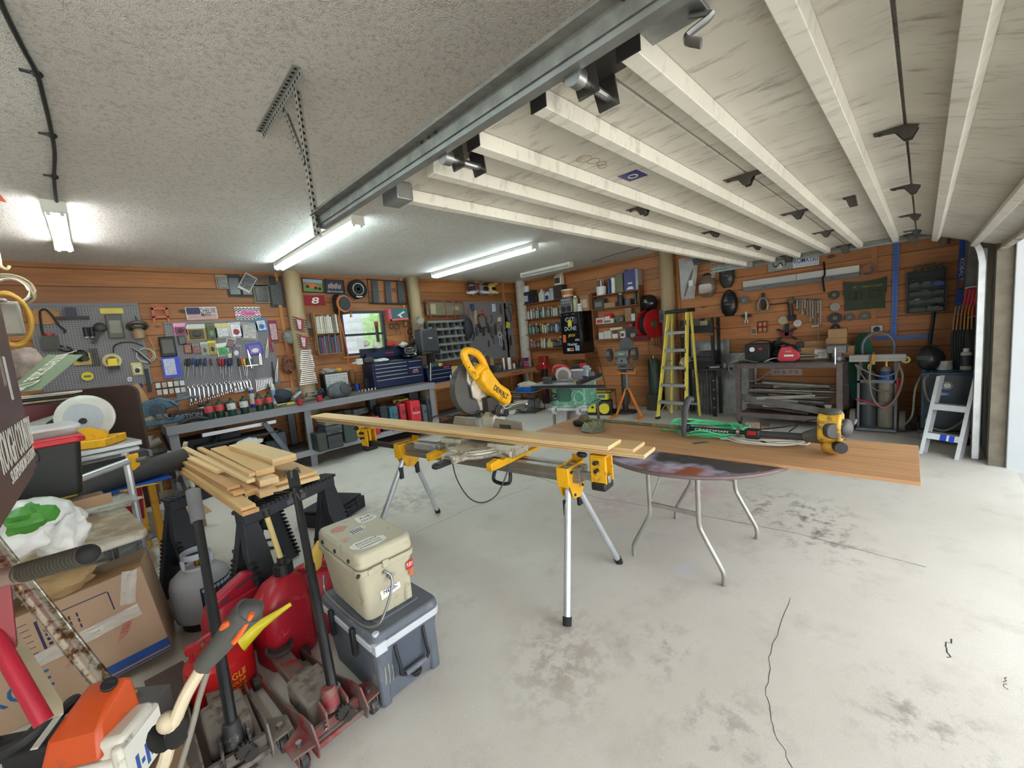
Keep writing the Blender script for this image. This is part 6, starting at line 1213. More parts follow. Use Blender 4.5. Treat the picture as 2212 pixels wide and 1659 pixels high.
tool('heat_gun','A',215,715,.06,None,None,'black drill-like gun hanging on the end pegboard','heat gun',.5,None,[('head',sph((-.01,0,.04),(.06,.05,.06),14,8),M((60,60,58),.5)),('grip',bx(-.015,.02,-.02,.02,-.16,.0),BLK)])
q,w,h,rz=placed('A',222,666,272,734,.03);t=thing('blister_pack',q,'big clear pack with a yellow header holding a grey tool','blister pack');mk('card',bx(-w/2,w/2,-.001,.002,-h/2,h/2),M((110,108,96),.4),t);mk('header',bx(-w/2,w/2,-.003,-.001,h*.34,h/2),M((206,190,70),.5),t);mk('tool_frame',bx(-w*.36,w*.36,-.03,-.002,-h*.46,h*.3),M((76,76,70),.4),t,.01);mk('tool_plate',bx(-w*.24,w*.26,-.034,-.03,-h*.3,h*.12),M((120,118,104),.4),t,.004)
tool('lantern','A',298,712,.07,None,None,'hanging jar lamp with a tan globe in the corner of the end pegboard','lamp',0,None,[('globe',lathe([(0,-.11),(.06,-.11),(.065,-.02),(.04,.01),(0,.01)],16),M((150,126,96),.4)),('bell',ring((0,0,.04),.09,.02,(0,.6,1),20,8)+sph((0,0,.05),(.08,.05,.05),14,8),M((92,90,84),.3,.4)),('hook',tube([(0,0,.05),(0,0,.14),(.0,.03,.17)],.006,6),DKS)])
tool('tape_roll','A',242,780,.04,None,None,'cream tape roll with a yellow tape measure hung in front','tape',0,None,[('roll',ring((0,0,.0),.07,.022,(0,1,0),28,8),M((206,194,150),.5)),('tape_measure',bx(-.04,.045,-.05,-.01,-.06,.03),M((222,196,40),.4)),('black_foot',bx(-.05,.055,-.06,-.01,-.10,-.06),BLK)])
tool('cable_coil','A',312,770,.04,None,None,'silver grease gun with a loop of pale cable','grease gun',-.6,None,[('barrel',cyl((0,0,-.10),(0,0,.09),.022,n=12),M((110,110,108),.3,.6)),('handle',cyl((0,0,.09),(-.02,0,.15),.012,n=8),STL),('cable_loop',ring((.02,.0,.0),.09,.006,(0,1,0),24,6)+ring((.02,.01,.01),.08,.005,(0,1,0),24,6),M((196,196,190),.4))])
pack(284,783,308,811,(206,190,110),(206,204,170),'yellow packet with a black window on the end pegboard',0,cont=(50,46,40));tool('key_tag','A',280,819,.03,None,None,'small black tag with a white outline','tag',.1,None,[('tag',prism(rrect(.04,.055,.015),-.003,.003),WHT),('number',xf(txt('8',.03,.001),(0,-.004,0)),BLK)])
tool('ring','A',302,833,.03,ring((0,0,0),.022,.009,(0,1,0),18,6),BLU,'small blue plastic ring on the end pegboard','ring');tool('rasp','A',320,822,.03,bx(-.02,.02,-.006,.006,-.15,.15),BLK,'long black rasp at the edge of the end pegboard','rasp');tool('level_disc','A',189,813,.03,None,None,'round yellow gauge low on the end pegboard','gauge',0,None,[('disc',cyl((0,-.012,0),(0,.004,0),.052,n=24),M((206,196,50),.5)),('scale',bx(-.03,.03,-.0135,-.012,-.012,.012),M((110,104,30),.5))])
tool('respirator','A',175,772,.05,None,None,'black respirator in a yellow backed pack','respirator',0,None,[('card',bx(-.07,.08,.0,.004,-.09,.05),M((190,170,90),.6)),('mask',sph((0,-.02,.02),(.065,.04,.07),14,10),BLK),('filter',cyl((.03,-.06,-.02),(.04,-.03,-.02),.03,n=14),M((70,68,64),.6))])
tool('air_hose','A',262,750,.04,tube([(-.08,0,-.06),(-.06,0,.02),(.02,0,.06),(.12,0,.05),(.20,0,.0)],.007,6),BLK,'thin black whip hose arching over the cream tape roll','hose');tool('file_set','A',205,770,.03,sum([bx(-.04+.02*k,-.03+.02*k,-.004,.004,-.12,.10) for k in range(4)],[]),DKS,'dark set of files hanging on the end pegboard','files');tool('cord_wrap','A',338,755,.03,tube([(-.05,0,.16),(-.02,0,.0),(-.03,0,-.08),(.06,0,-.16)],.005,6),M((180,150,90),.6),'thin yellow cord drooping from the end pegboard','cord')
one('paper_carton',bx(-.10,.10,-.06,.06,-.14,.12),CRD,'torn brown carton standing behind the brown table top','carton',wa(288,855,.25),rot=(0,-.3,.1));one('pruning_saw_handle',bx(-.06,.06,-.01,.01,-.02,.02),M((206,110,80),.5),'salmon pink handle sticking out behind the dusty saw','handle',wa(238,852,.033),bev=.01)
# ---- first log post: spanner racks and a wall of cables
PD=.245
for k,(x,y) in enumerate(((645,700),(654,738))):
    q=wa(x,y,PD);t=thing('spanner_rack',q,'dark red spanner rack with white panel on the first log post, %s one' % ('upper','lower')[k],'spanner rack',rot=(0,.35,0));mk('rack',prism([(-.07,.09),(.05,.09),(.08,-.10),(-.0,-.10)],-.02,.0),M((130,30,48),.4),t,.004);mk('panel',prism([(-.05,.06),(.02,.06),(.045,-.07),(.01,-.07)],-.0215,-.02),M((196,180,184),.5,v=.3,s=30),t)
    mk('spanner_ends',sum([bx(-.12+.016*j,.10+.004*j,-.012,-.004,.075-.035*j,.087-.035*j) for j in range(6)],[]),M((60,56,54),.5,.5),t)
for k in range(18):
    y=757+4.2*k;hw=9+k*.55 if k < 10 else 11.5+(k-10)*.8
    q=wa(664+.35*(k-9),y,PD);w=hw*mpp(q)
    one('spanner',bx(-w,w,-.004,.004,-.005,.005)+ring((-w,0,0),.010,.004,(0,1,0),10,5)+ring((w,0,0),.011,.0045,(0,1,0),10,5),SH,'polished spanner lying level on the log post rack, %s from the top' % ORD[k],'spanner',q,group='spanners racked on the log post')
tool('cable_bundle','A',625,735,.09,None,None,'grey bag of cables hanging between pegboard and log post','cables',0,None,[('bag',blob((0,0,.05),(.09,.06,.10),12,.3),M((120,118,114),.5)),('cables',tube([(-.06,0,.0),(-.05,-.02,-.18),(0,-.02,-.24),(.04,-.02,-.2),(.05,0,0)],.012,6)+tube([(.06,0,.0),(.08,0,-.2),(.09,0,-.3)],.012,6),M((150,90,60),.6))])
tool('chain_hoist','A',622,790,.09,blob((0,0,0),(.07,.05,.13),17,.5),M((120,70,54),.6,v=.5,s=20),'red and black hoist chain hanging left of the log post','chain hoist')
# ---- section with the window
def frame_pic(x0,y0,x1,y1,label,tilt=0.):
    q,w,h,rz=placed('A',x0,y0,x1,y1,.012);t=thing('picture',q,label,'picture',rot=(0,tilt,0));mk('picture_frame',bx(-w/2,w/2,-.012,.006,h/2-.012,h/2)+bx(-w/2,w/2,-.012,.006,-h/2,-h/2+.012)+bx(-w/2,-w/2+.012,-.012,.006,-h/2,h/2)+bx(w/2-.012,w/2,-.012,.006,-h/2,h/2),BLK,t);return t,w,h
t,w,h=frame_pic(653,602,699,632,'framed photo of an orange racing car on grass',.04)
mk('grass',bx(-w*.46,w*.46,-.004,.004,-h*.46,h*.2),M((96,130,70),.5),t);mk('sky',bx(-w*.46,w*.46,-.004,.004,h*.2,h*.46),M((150,160,180),.5),t);mk('car',prism([(-w*.4,h*.02),(-w*.25,h*.16),(0,h*.14),(w*.3,-h*.02),(w*.42,-h*.16),(w*.2,-h*.22),(-w*.36,-h*.1)],-.006,-.004),M((206,110,50),.5),t);mk('wheels',sum([cyl((x*w,-.007,z*h),(x*w,-.004,z*h),h*.12,n=14) for x,z in ((-.26,-.08),(.12,-.16),(.3,-.2))],[]),BLK,t)
t,w,h=frame_pic(702,604,744,635,'dark framed team photo with a white caption',.03)
mk('print',bx(-w*.46,w*.46,-.004,.004,-h*.46,h*.46),M((40,42,52),.5),t);mk('players',sum([bx(-w*.34+w*.085*k,-w*.28+w*.085*k,-.0055,-.004,-h*.16+h*.05*(k % 2),h*.14+h*.06*(k % 3)) for k in range(8)],[]),M((176,150,150),.5,v=.4,s=60),t);mk('lettering',xf(txt('2006 DOWN RIVER',.02,.0006,w*.8),(0,-.005,-h*.34)),WHT,t)
q,w,h,rz=placed('A',751,604,793,646,.06);t=thing('wheel',q,'small spoked wheel with a black tyre hung on the wall','wheel',rot=(0,0,0));R0=w*.46
mk('tyre',lathe([(R0*.60,-.04),(R0*.9,-.05),(R0,-.03),(R0,.03),(R0*.9,.05),(R0*.60,.04)],36,(0,0,0),(0,1,0)),RUB,t);mk('rim',ring((0,-.035,0),R0*.60,.009,(0,1,0),30,6)+cyl((0,-.04,0),(0,.0,0),R0*.16,n=16)+sum([xf(bx(-.006,.006,-.038,-.03,R0*.1,R0*.6),ry=a*pi/5+j) for a in range(10) for j in (-.09,.09)],[]),M((196,198,200),.3,.6),t)
mk('white_mark',prism([(R0*.78*cos(a),R0*.78*sin(a)) for a in [-2.0+.1*k for k in range(9)]]+[(R0*.90*cos(a),R0*.90*sin(a)) for a in [-1.2-.1*k for k in range(9)]],-.054,-.05),WHT,t)
q,w,h,rz=placed('A',797,606,877,656,.04);t=thing('rack_grate',q,'black steel frame with three wide slats hung beside the second log post','rack',rot=(0,.03,0))
mk('frame',tube([(-w/2,0,-h/2),(-w/2,0,h/2),(w/2,0,h/2),(w/2,0,-h/2)],.012,8,0,True),BLK,t)
for x in (-.32,.02,.36):mk('slat',bx(w*x-w*.075,w*x+w*.075,-.008,.004,-h/2,h/2),M((38,44,52),.5),t,.002)
q,w,h,rz=placed('A',657,638,702,660,.008);t=thing('pennant',q,'dark red pennant with a white number eight','pennant');mk('cloth',bx(-w/2,w/2,-.001,.002,-h/2,h/2)+prism([(-w*.03,-h/2),(w*.06,-h/2),(w*.015,-h*.58)],-.001,.002),M((140,24,40),.7),t);mk('number',xf(txt('8',h*.6,.001,h*.75,.014,.15),(0,-.003,0)),WHT,t)
q=wa(740,657,.16);t=thing('cord_reel',q,'black and orange cord reel mounted above the magazines','cord reel',.25);mk('housing',prism(rrect(.24,.34,.08),-.05,.10),BLK,t,.01);mk('spool',cyl((-.02,-.08,0),(-.02,-.05,0),.14,n=28),M((190,110,50),.6),t);mk('spool_face',cyl((-.02,-.09,0),(-.02,-.08,0),.115,n=28),BLK,t)
mk('cord',tube([(-.12,-.06,-.06),(-.14,-.06,-.20),(-.10,-.05,-.5),(-.05,-.03,-.85),(-.06,-.02,-1.0),(.02,-.02,-1.06),(.07,.0,-1.0)],.009,7)+tube([(.10,.0,.10),(.13,.0,-.02),(.14,.0,-.16)],.011,7),M((196,96,44),.6),t);mk('plug',cyl((.14,0,-.16),(.14,0,-.22),.014,.024,n=10),M((190,160,60),.6),t)
# magazine rack: two tiers
qa,w,h,rz=placed('A',681,676,731,764,.10);t=thing('magazine_rack',(qa.x,YA-.02,qa.z),'wooden wall rack of magazines in two tiers beside the window','rack')
mk('rack',bx(-w/2,w/2,-.16,0,-.01,.0)+bx(-w/2,w/2,-.16,0,-h/2-.01,-h/2)+bx(-w/2-.01,-w/2,-.16,0,-h/2,h/2)+bx(w/2,w/2+.01,-.16,0,-h/2,h*.4),WD((176,132,84),0),t)
rd=random.Random(4)
for tier,(n,z) in enumerate(((11,0.),(15,-h/2))):
    for k in range(n):
        x=-w/2+.01+(k+.5)*(w-.02)/n;hh=(h/2-.03)*rd.uniform(.82,1.0)
        c=rd.choice([(190,184,170),(176,170,150),(206,200,190),(120,112,100)]) if tier == 0 else rd.choice([(60,120,150),(90,100,110),(120,60,60),(206,206,200),(40,60,110),(60,50,50),(150,160,170)])
        one('magazine',bx(-(w-.02)/n*.42,(w-.02)/n*.42,-.07,.07,0,hh),M(c,.6,v=.25,s=30),'%s spined magazine, %s along the %s tier of the wall rack' % ({190:'tan',176:'straw',206:'white',120:'worn',60:'dark',90:'grey',40:'navy',150:'pale blue'}.get(c[0],'blue'),ORD[k],('upper','lower')[tier]),'magazine',(qa.x+x,YA-.10,qa.z+z+.001),group='magazines in the wall rack',rot=(0,rd.uniform(-.02,.02),0))
for k,(x,y,h,c) in enumerate(((667,690,.28,M((110,110,112),.4,.5)),(672,700,.36,DKS))):tool('barbecue_tool','A',x,y,.06,cyl((0,0,h/2),(0,0,-h*.2),.006,n=8)+prism([(-.03,-h*.2),(.03,-h*.2),(.04,-h*.5),(-.04,-h*.5)],-.003,.003),c,'long steel %s hanging between log post and magazines' % ('skewer','spatula')[k],'spatula')
tool('caulk_gun','A',683,738,.08,None,None,'grey tube caulk gun hung beside the magazine rack','caulk gun',.05,None,[('tube',cyl((0,0,-.14),(0,0,.10),.02,n=10),M((170,168,160),.4)),('nozzle',cyl((0,0,-.14),(0,0,-.2),.01,.004,n=8),WHT)])
q,w,h,rz=placed('A',838,667,878,692,.08);t=thing('carton',q,'teal and red tool carton with a pictured spray gun on the wall shelf','carton',rot=(0,-.05,0));mk('box',bx(-w/2,w/2,-.05,.07,-h/2,h/2),M((50,96,100),.5),t,.002);mk('red_end',bx(-w/2-.001,-w*.38,-.052,.07,-h/2,h/2)+bx(-w/2,w/2,-.052,.07,-h/2-.001,-h*.36),M((206,90,110),.5),t);mk('picture_print',prism([(-w*.1,-h*.1),(w*.3,h*.25),(w*.36,h*.12),(w*.1,-h*.05),(w*.2,-h*.3),(w*.1,-h*.3),(0,-h*.12)],-.0525,-.05),WHT,t)
for k,(x,y) in enumerate(((846,705),(857,705),(880,683),(876,700),(888,703),(886,716),(889,732))):
    tool('hose_clamp','A',x,y,.08,ring((0,0,0),.045+.01*(k % 2),.01,(0,1,.3),18,6),M([(60,56,50),(90,76,50),(70,50,40)][k % 3],.5,.4),'rusty ring hook below the teal carton, %s from the window' % ORD[k],'ring',group=None)
tool('compass','A',859,708,.05,cyl((-.01,0,.10),(-.04,0,-.12),.006,n=6)+cyl((.01,0,.10),(.05,0,-.12),.006,n=6),DKS,'black dividers hanging right of the window','dividers')
tool('head_lamp','A',907,695,.32,blob((0,0,0),(.08,.08,.10),19,.3),M((150,146,134),.6),'pale cap hung on the second log post','cap')
# ---- third section: stretcher, helmets, bin rack, tools
q,w,h,rz=placed('A',918,648,1003,688,.08);t=thing('folded_stretcher',q,'folded canvas stretcher with red metal hoops on the wall','stretcher',rot=(0,.02,0));CV=M((112,106,84),.85,v=.2,b=.3)
mk('canvas',bx(-w*.46,w*.46,-.05,.05,-h*.36,h*.36),CV,t,.02);mk('canvas_patch',bx(-w*.38,-w*.26,-.053,-.05,-h*.26,h*.26)+bx(w*.18,w*.32,-.053,-.05,-h*.06,h*.14),M((160,148,116),.8),t)
RF=M((130,66,64),.5);mk('side_rail',tube([(-w*.5,-.03,h*.46),(w*.46,-.03,h*.46)],.011,8,0)+tube([(-w*.42,-.03,-h*.48),(w*.5,-.03,-h*.48)],.011,8,0),RF,t)
for x in (-.44,-.04,.18,.44):mk('hoop',tube([(w*x-.03,-.05,h*.48),(w*x+.01,-.075,h*.3),(w*x+.03,-.075,-h*.3),(w*x+.03,-.05,-h*.48)],.012,8),RF,t)
def helmet(x,y,s,cols,label,rzz):
    q=wa(x,y,.16);t=thing('helmet',q,label,'helmet',rzz)
    mk('shell',sph((0,0,.01),(.12*s,.13*s,.13*s),20,14),M(cols[0],.3),t);mk('peak',prism([(-.09*s,0),(.09*s,0),(.07*s,.10*s),(-.07*s,.10*s)],-.004,.004,'xy') and xf(bx(-.08*s,.08*s,-.13*s,.02,-.006,.006),(0,-.08*s,.085*s),rx=-.35),M(cols[1],.35),t,.006)
    mk('chin_guard',tube([(-.11*s,-.04,-.05*s),(-.07*s,-.15*s,-.08*s),(0,-.18*s,-.085*s),(.07*s,-.15*s,-.08*s),(.11*s,-.04,-.05*s)],.028*s,8),M(cols[2],.35),t);mk('eye_port',sph((0,-.11*s,.01),(.085*s,.04*s,.045*s),16,8),M((26,24,24),.4),t)
    mk('stripes',sum([ring((0,0,.01),.127*s,.006,(1,.25*k,.1),28,5) for k in (-1,0,1)],[]),M(cols[3],.4),t)
helmet(1021,625,1.05,((120,70,78),(60,50,54),(206,202,200),(226,222,220)),'maroon and white motocross helmet, first of three on the hooks',-.9);helmet(1043,626,.98,((150,130,140),(50,44,48),(196,186,196),(90,40,60)),'white and plum motocross helmet between the other two',-.1);helmet(1059,626,.95,((206,170,60),(220,190,90),(206,196,160),(230,220,190)),'yellow motocross helmet nearest the room corner',.2)
t=thing('bin_rack',(5.13,6.80,0),'grey steel pigeonhole rack of bolts on the wooden bench','bin rack');BR=M((128,132,130),.5,.3,v=.1);zb,zt_=1.26,2.02;sp_=1.0
lean_=lambda z:.26*(zt_-z)/(zt_-zb)
rows=5
for k in range(rows+1):
    z=zb+(zt_-zb)*k/rows;mk('shelf',bx(-.49,.49,.22-.20-lean_(z)*.5,.22,z-.012,z+.012)+bx(-.49,.49,.02-lean_(z)*.5-.008,.02-lean_(z)*.5,z-.014,z+.03),BR,t,.001)
for c_ in range(7):
    x=-.49+.98*c_/6;mk('divider',prism([(.02-lean_(zt_)*.5,zt_),(.22,zt_),(.22,zb),(.02-lean_(zb)*.5,zb)],x-.004,x+.004,'yz'),BR,t)
mk('back_panel',bx(-.49,.49,.215,.22,zb,zt_),M((56,56,54),.7),t);mk('rack_leg',bx(-.49,-.46,.1,.2,ZW,zb)+bx(.46,.49,.1,.2,ZW,zb),BR,t)
rd=random.Random(9)
for r_ in range(rows):
    for c_ in range(6):
        x=-.49+.98*(c_+.5)/6;z=zb+(zt_-zb)*r_/rows+.012
        one('bolt_heap',blob((0,0,.025),(.062,.06,.035),r_*7+c_,.5,4.,12,8),M(rd.choice([(120,118,112),(80,76,72),(150,148,140),(96,80,60),(70,66,62)]),.4,.5,v=.5,s=60),'heap of hardware in the bin rack, row %d from below, compartment %d from the log post' % (r_+1,c_+1),'hardware',(5.13+x,6.80+.10-lean_(z)*.3,z),group='hardware in the bin rack',kind='stuff')
q=ony(922,735,6.62);t=thing('speaker_box',q,'black speaker-like case hung at the log post before the bin rack','case',.1);mk('shell',bx(-.21,.21,-.10,.10,-.23,.21),M((58,60,66),.5),t,.035,seg=3);mk('foot',bx(-.22,.22,-.11,.11,-.27,-.22),BLK,t,.02);mk('badge',bx(-.04,.05,-.103,-.10,.02,.05),M((150,152,156),.4),t);mk('arch_line',ring((.06,-.101,-.22),.20,.004,(0,1,0),28,5),M((40,42,46),.5),t);mk('bracket',bx(-.03,.03,-.03,.03,-.58,-.25),BLK,t)
one('tool_bag',blob((0,0,0),(.11,.07,.22),23,.2),M((34,36,40),.8),'tall black canvas bag hanging at the end of the bin rack','bag',ony(1012,708,6.72),.0)
HT=[(1015,672,.22,(150,120,84),'wooden handled brush on the corner pegboard'),(1020,664,.14,(50,70,120),'blue labelled can hanging on the corner pegboard'),(1027,680,.20,(176,140,100),'bundle of wooden handles on the corner pegboard'),(1043,678,.16,(214,96,50),'orange handled hand saw on the corner pegboard'),(1066,665,.18,(196,204,212),'clear pack with blue scrub pads on the corner pegboard'),(1078,690,.10,(206,196,170),'small cream packet on the corner pegboard'),(1098,680,.26,(40,40,42),'black hacksaw at the edge of the corner pegboard'),(1104,668,.20,(80,60,50),'dark bow saw at the edge of the corner pegboard'),(1097,702,.14,(206,200,60),'yellow packet low on the corner pegboard'),(1070,712,.24,(60,60,58),'black pliers on the corner pegboard'),(1055,708,.24,(70,64,58),'long pincers on the corner pegboard'),(1062,716,.24,(110,90,60),'wooden mallet on the corner pegboard'),(1080,726,.22,(190,190,186),'coil of pale cable on the corner pegboard'),(1088,745,.26,(40,40,42),'long black shears on the corner pegboard'),(1103,735,.24,(50,48,46),'black crowbar on the corner pegboard'),(1037,708,.22,(56,54,52),'dark pipe wrench on the corner pegboard'),(1030,716,.20,(84,80,76),'adjustable spanner on the corner pegboard'),(1045,716,.2,(60,56,52),'tin snips on the corner pegboard')]
for k,(x,y,h,c,lb) in enumerate(HT):
    m=M(c,.5,v=.2)
    if 'coil' in lb:g=ring((0,0,.03),.06,.012,(0,1,0),20,6)+tube([(-.03,0,0),(-.04,0,-.2),(.03,0,-.22),(.03,0,0)],.008,6)
    elif 'saw' in lb:g=tube([(-.07,0,h/2),(.05,0,h/2),(.07,0,-h/2),(-.05,0,-h/2)],.010,6,3,True)
    elif 'pack' in lb or 'can' in lb:g=bx(-.045,.045,-.025,.01,-h/2,h/2)
    elif 'bundle' in lb:g=sum([cyl((.012*j-.03,0,h/2),(.02*j-.02,0,-h),.010,n=6) for j in range(5)],[])
    else:g=bx(-.03,-.012,-.008,.008,-h/2,.02)+bx(.012,.03,-.008,.008,-h/2,.02)+prism([(-.03,.02),(.03,.02),(.01,h/2),(-.01,h/2)],-.008,.008)
    tool('hand_tool','A',x,y,.06,g,m,lb,'hand tool',.12*(k % 3-1))
one('bow_saw',tube([(-.10,0,.12),(.10,0,.14),(.14,0,0),(.12,0,-.14),(-.12,0,-.12)],.012,8,3,True),DKS,'dark hand saw frame hanging below the orange handled one','saw',wa(1040,694,.06))
t=thing('belt_machine',Vector((ony(1048,752,6.75).x,6.75,ZW+.261)),'green belt wheel machine with a red hub on the wooden bench','grinder');mk('guard',tube([(-.14,0,-.12),(-.10,0,.06),(.02,0,.14),(.14,0,.06),(.16,0,-.14)],.05,10,flat=.6),M((120,122,100),.6),t);mk('hub',cyl((-.03,-.05,-.02),(-.03,.05,-.02),.07,n=18),M((170,44,40),.5),t);mk('base',bx(-.26,.16,-.06,.06,-.26,-.10)+bx(-.30,-.05,-.02,.02,-.02,.02),DKS,t,.01)
# clutter on the wooden bench
for k,(x,y,r,h,c,lb) in enumerate(((1089,797,.035,.28,(196,198,198),'tall chrome cylinder on the wooden bench'),(1101,795,.045,.27,(222,222,220),'white paper towel roll on the wooden bench'),(1111,796,.035,.12,(196,190,170),'cream tub on the wooden bench'),(1118,790,.022,.22,(60,58,56),'dark slim bottle on the wooden bench'))):can('bench_bottle',bn(x,y,ZW,6.85),r,h,M(c,.3,.5 if 'chrome' in lb else 0),None,lb,None,False)
q=bn(1136,790,ZW,6.8);t=thing('detergent_box',q,'red and blue printed carton on the wooden bench','carton',-.1);mk('box',bx(-.11,.11,-.05,.05,0,.22),M((190,50,70),.5),t,.002);mk('blue_panel',bx(-.09,.04,-.052,-.05,.10,.21),M((40,60,120),.5),t);mk('white_print',xf(txt('Scott',.05,.001,.15),(0,-.053,.12))+xf(txt('SHOP TOWELS',.02,.001,.16),(0,-.053,.05)),WHT,t)
for k,(x,y,c,lb) in enumerate(((1060,800,(70,66,62),'heap of greasy parts on the wooden bench behind the saw'),(1075,796,(90,88,84),'grey cast bracket on the wooden bench'),(1150,783,(70,84,80),'dark green pail at the far end of the wooden bench'),(1032,800,(120,40,40),'red and white bottle lying on the wooden bench'))):one('bench_clutter',blob((0,0,.07),(.12,.09,.09),70+k,.45),M(c,.5,.2,v=.4,s=20),lb,'clutter',bn(x,y,ZW,6.85))
# ================================================================ shelves, fridge and tools on the long side wall
SHW=WD((128,80,48),0,.4,.6)
def wallshelf(x0,x1,zs,d,label,sides=True,z1=None):
    """x along the wall (local), origin at wall"""
    w=x1-x0;t=thing('wall_shelf',(XB,-0+(-(x0+x1)/2),0),label,'shelf',RB)
    for z in zs:mk('shelf_board',bx(-w/2,w/2,-d,-.001,z-.02,z),SHW,t,.002)
    for s in (-1,1):mk('side_board',bx(s*w/2-.009,s*w/2+.009,-d,-.001,min(zs)-.02,(z1 or max(zs))),SHW,t,.002)
    return t
Z1=(2.34,1.98,1.62,1.28);Z2=(2.28,2.01,1.70,1.39)
wallshelf(-6.88,-5.60,Z1,.19,'wooden wall shelves packed with spray cans in the room corner');wallshelf(-4.86,-3.80,Z2,.19,'wooden wall shelves of boxes and tubes beside the fridge',z1=2.36)
def on(y_,z,d,out=.0):return Vector((XB-d,y_,z))
rd=random.Random(21)
CC=[((206,206,204),'white'),((120,124,128),'grey'),((60,90,130),'blue'),((40,42,44),'black'),((180,190,196),'silver'),((60,110,90),'green'),((176,60,56),'red'),((190,170,90),'straw'),((120,70,50),'brown')]
CAPC=[(206,206,206),(30,30,32),(190,40,44),(60,90,150),(206,190,120)]
ROWN=('top row','middle row','bottom row')
_c0={}
for r_,(z,n,pal) in enumerate(((Z1[1],15,(0,1,4,0,4,5,1)),(Z1[2],17,(3,1,7,0,4,3,2,5,3)),(Z1[3],19,(3,6,7,0,2,6,3,8)))):
    for k in range(n):
        y=6.80-(k+.5)*1.16/n;ci=pal[rd.randrange(len(pal))];c,cn=CC[ci];cap=CAPC[rd.randrange(5)];h=rd.choice((.19,.21,.17)) if r_ < 2 else rd.choice((.17,.2,.14))
        key=(ci,cap,h);q=on(y,z+.001,.10+rd.uniform(-.02,.03));lb='%s can, %s from the corner in the %s of the can shelves' % (cn,ORD[k],ROWN[r_])
        if key in _c0:dup(_c0[key],q,lb,rz=rd.uniform(0,6))
        else:_c0[key]=can('spray_can',q,.029,h,M(c,.3,.2),M(tuple((v*2+c2)//3 for v,c2 in zip(c,(230,225,215))),.5,v=.6,s=60),lb,M(cap,.4),group='cans on the can shelves',cat='spray can')
def bottle(y,z,d,w,h,c,label,cap=(200,60,50),nm='jug',lab=None):
    t=thing(nm,on(y,z+.001,d),label,'jug',RB);mk('body',loft([[Vector((p[0],p[1],zz)) for p in rrect(w*k,w*.7*k,w*.16)] for zz,k in ((0,.95),(.01,1),(h*.62,1),(h*.82,.6),(h*.88,.35))]),M(c,.45,v=.08),t,.003);mk('cap',cyl((0,0,h*.87),(0,0,h),w*.16,n=12),M(cap,.4),t);mk('jug_handle',tube([(w*.2,0,h*.84),(w*.48,0,h*.8),(w*.5,0,h*.55)],w*.07,6),M(c,.45,v=.08),t)
    if lab:mk('label',bx(-w*.36,w*.36,-w*.356,-w*.352,h*.12,h*.5),M(lab,.5,v=.4,s=50),t)
z=Z1[0]
can('plastic_pail',on(6.70,z+.28,.10),.07,.14,WHT,None,'small white pail on a box at the corner end of the top shelf',None,False,cat='pail');
def boxb(y,z,d,w,h,dd,c,label,lab=None,bev=.003,nm='box'):
    t=thing(nm,on(y,z+.001,d),label,'box',RB);mk('carton',bx(-w/2,w/2,-dd/2,dd/2,0,h),M(c,.55,v=.1),t,bev)
    if lab:mk('label',bx(-w*.38,w*.3,-dd/2-.001,-dd/2,h*.2,h*.7),M(lab,.5,v=.5,s=60),t)
boxb(6.86,z,.10,.14,.24,.1,(90,40,50),'red chequered carton at the corner end of the top shelf',(206,206,206));boxb(6.68,z,.10,.18,.28,.12,(44,48,90),'navy box with a white mark under the small pail',(200,200,206));boxb(6.50,z,.10,.12,.30,.12,(40,36,36),'dark slim box on the top can shelf');boxb(6.40,z,.10,.07,.17,.07,(60,56,50),'dark bottle-like box on the top can shelf')
bottle(6.24,z,.10,.15,.28,(206,206,202),'white jug on the top can shelf, first from the corner',(206,206,206));bottle(6.06,z,.10,.13,.24,(210,210,208),'white jug with a blue label on the top can shelf',(50,70,150),lab=(50,70,150));boxb(5.93,z,.10,.10,.26,.08,(170,174,174),'silver thinner can on the top can shelf');can('blue_bottle',on(5.78,z+.001,.10),.06,.27,M((36,56,84),.2),None,'translucent dark blue bottle on the top can shelf',M((30,40,70),.4))
t=thing('bucket',on(5.48,2.33,.14),'orange printed snack bucket with a white lid on the radio','bucket',RB);mk('tub',lathe([(0,0),(.115,0),(.13,.15),(0,.15)],24),M((206,120,50),.4,v=.6,s=30),t);mk('lid',cyl((0,0,.15),(0,0,.18),.138,n=24),WHT,t);mk('white_band',lathe([(.119,.03),(.121,.03),(.124,.06),(.121,.06)],24),WHT,t)
bottle(5.70,z+.30,.12,.20,.30,(214,206,190),'big cream jug with a dark label high above the radio',(214,206,190),lab=(70,66,62));one('box_prop',bx(-.12,.12,-.08,.08,0,.29),M((60,50,44),.7),'dark carton under the big cream jug','box',on(5.70,z+.001,.10),RB)
# fridge on a timber bracket
BKT=WD((140,88,54),0,.4,.6)
t=thing('fridge_bracket',(XB,5.23,0),'timber bracket with a diagonal brace under the black fridge','bracket',RB);mk('deck',bx(-.32,.34,-.50,-.001,1.10,1.138),BKT,t,.003);mk('front_rail',bx(-.34,.36,-.54,-.50,1.02,1.138),BKT,t,.003)
mk('brace',prism([(-.02,.62),(-.50,1.03),(-.50,1.10),(-.02,.72)],.26,.34,'yz'),WD((140,88,54),1,.4,.6),t);mk('brace',prism([(-.02,.62),(-.50,1.03),(-.50,1.10),(-.02,.72)],-.30,-.22,'yz'),WD((140,88,54),1,.4,.6),t)
FK=M((18,18,20),.22,v=.1)
t=thing('fridge',(XB,5.23,1.14),'small black fridge covered in stickers on the timber bracket','fridge',RB);mk('cabinet',bx(-.245,.245,-.42,-.002,0,.86),FK,t,.008);d=mk('door',bx(-.245,.245,-.47,-.425,.01,.85),FK,t,.010);mk('door_handle',bx(-.24,-.2,-.486,-.47,.80,.82),STL,d,.003)
yf=-.4705
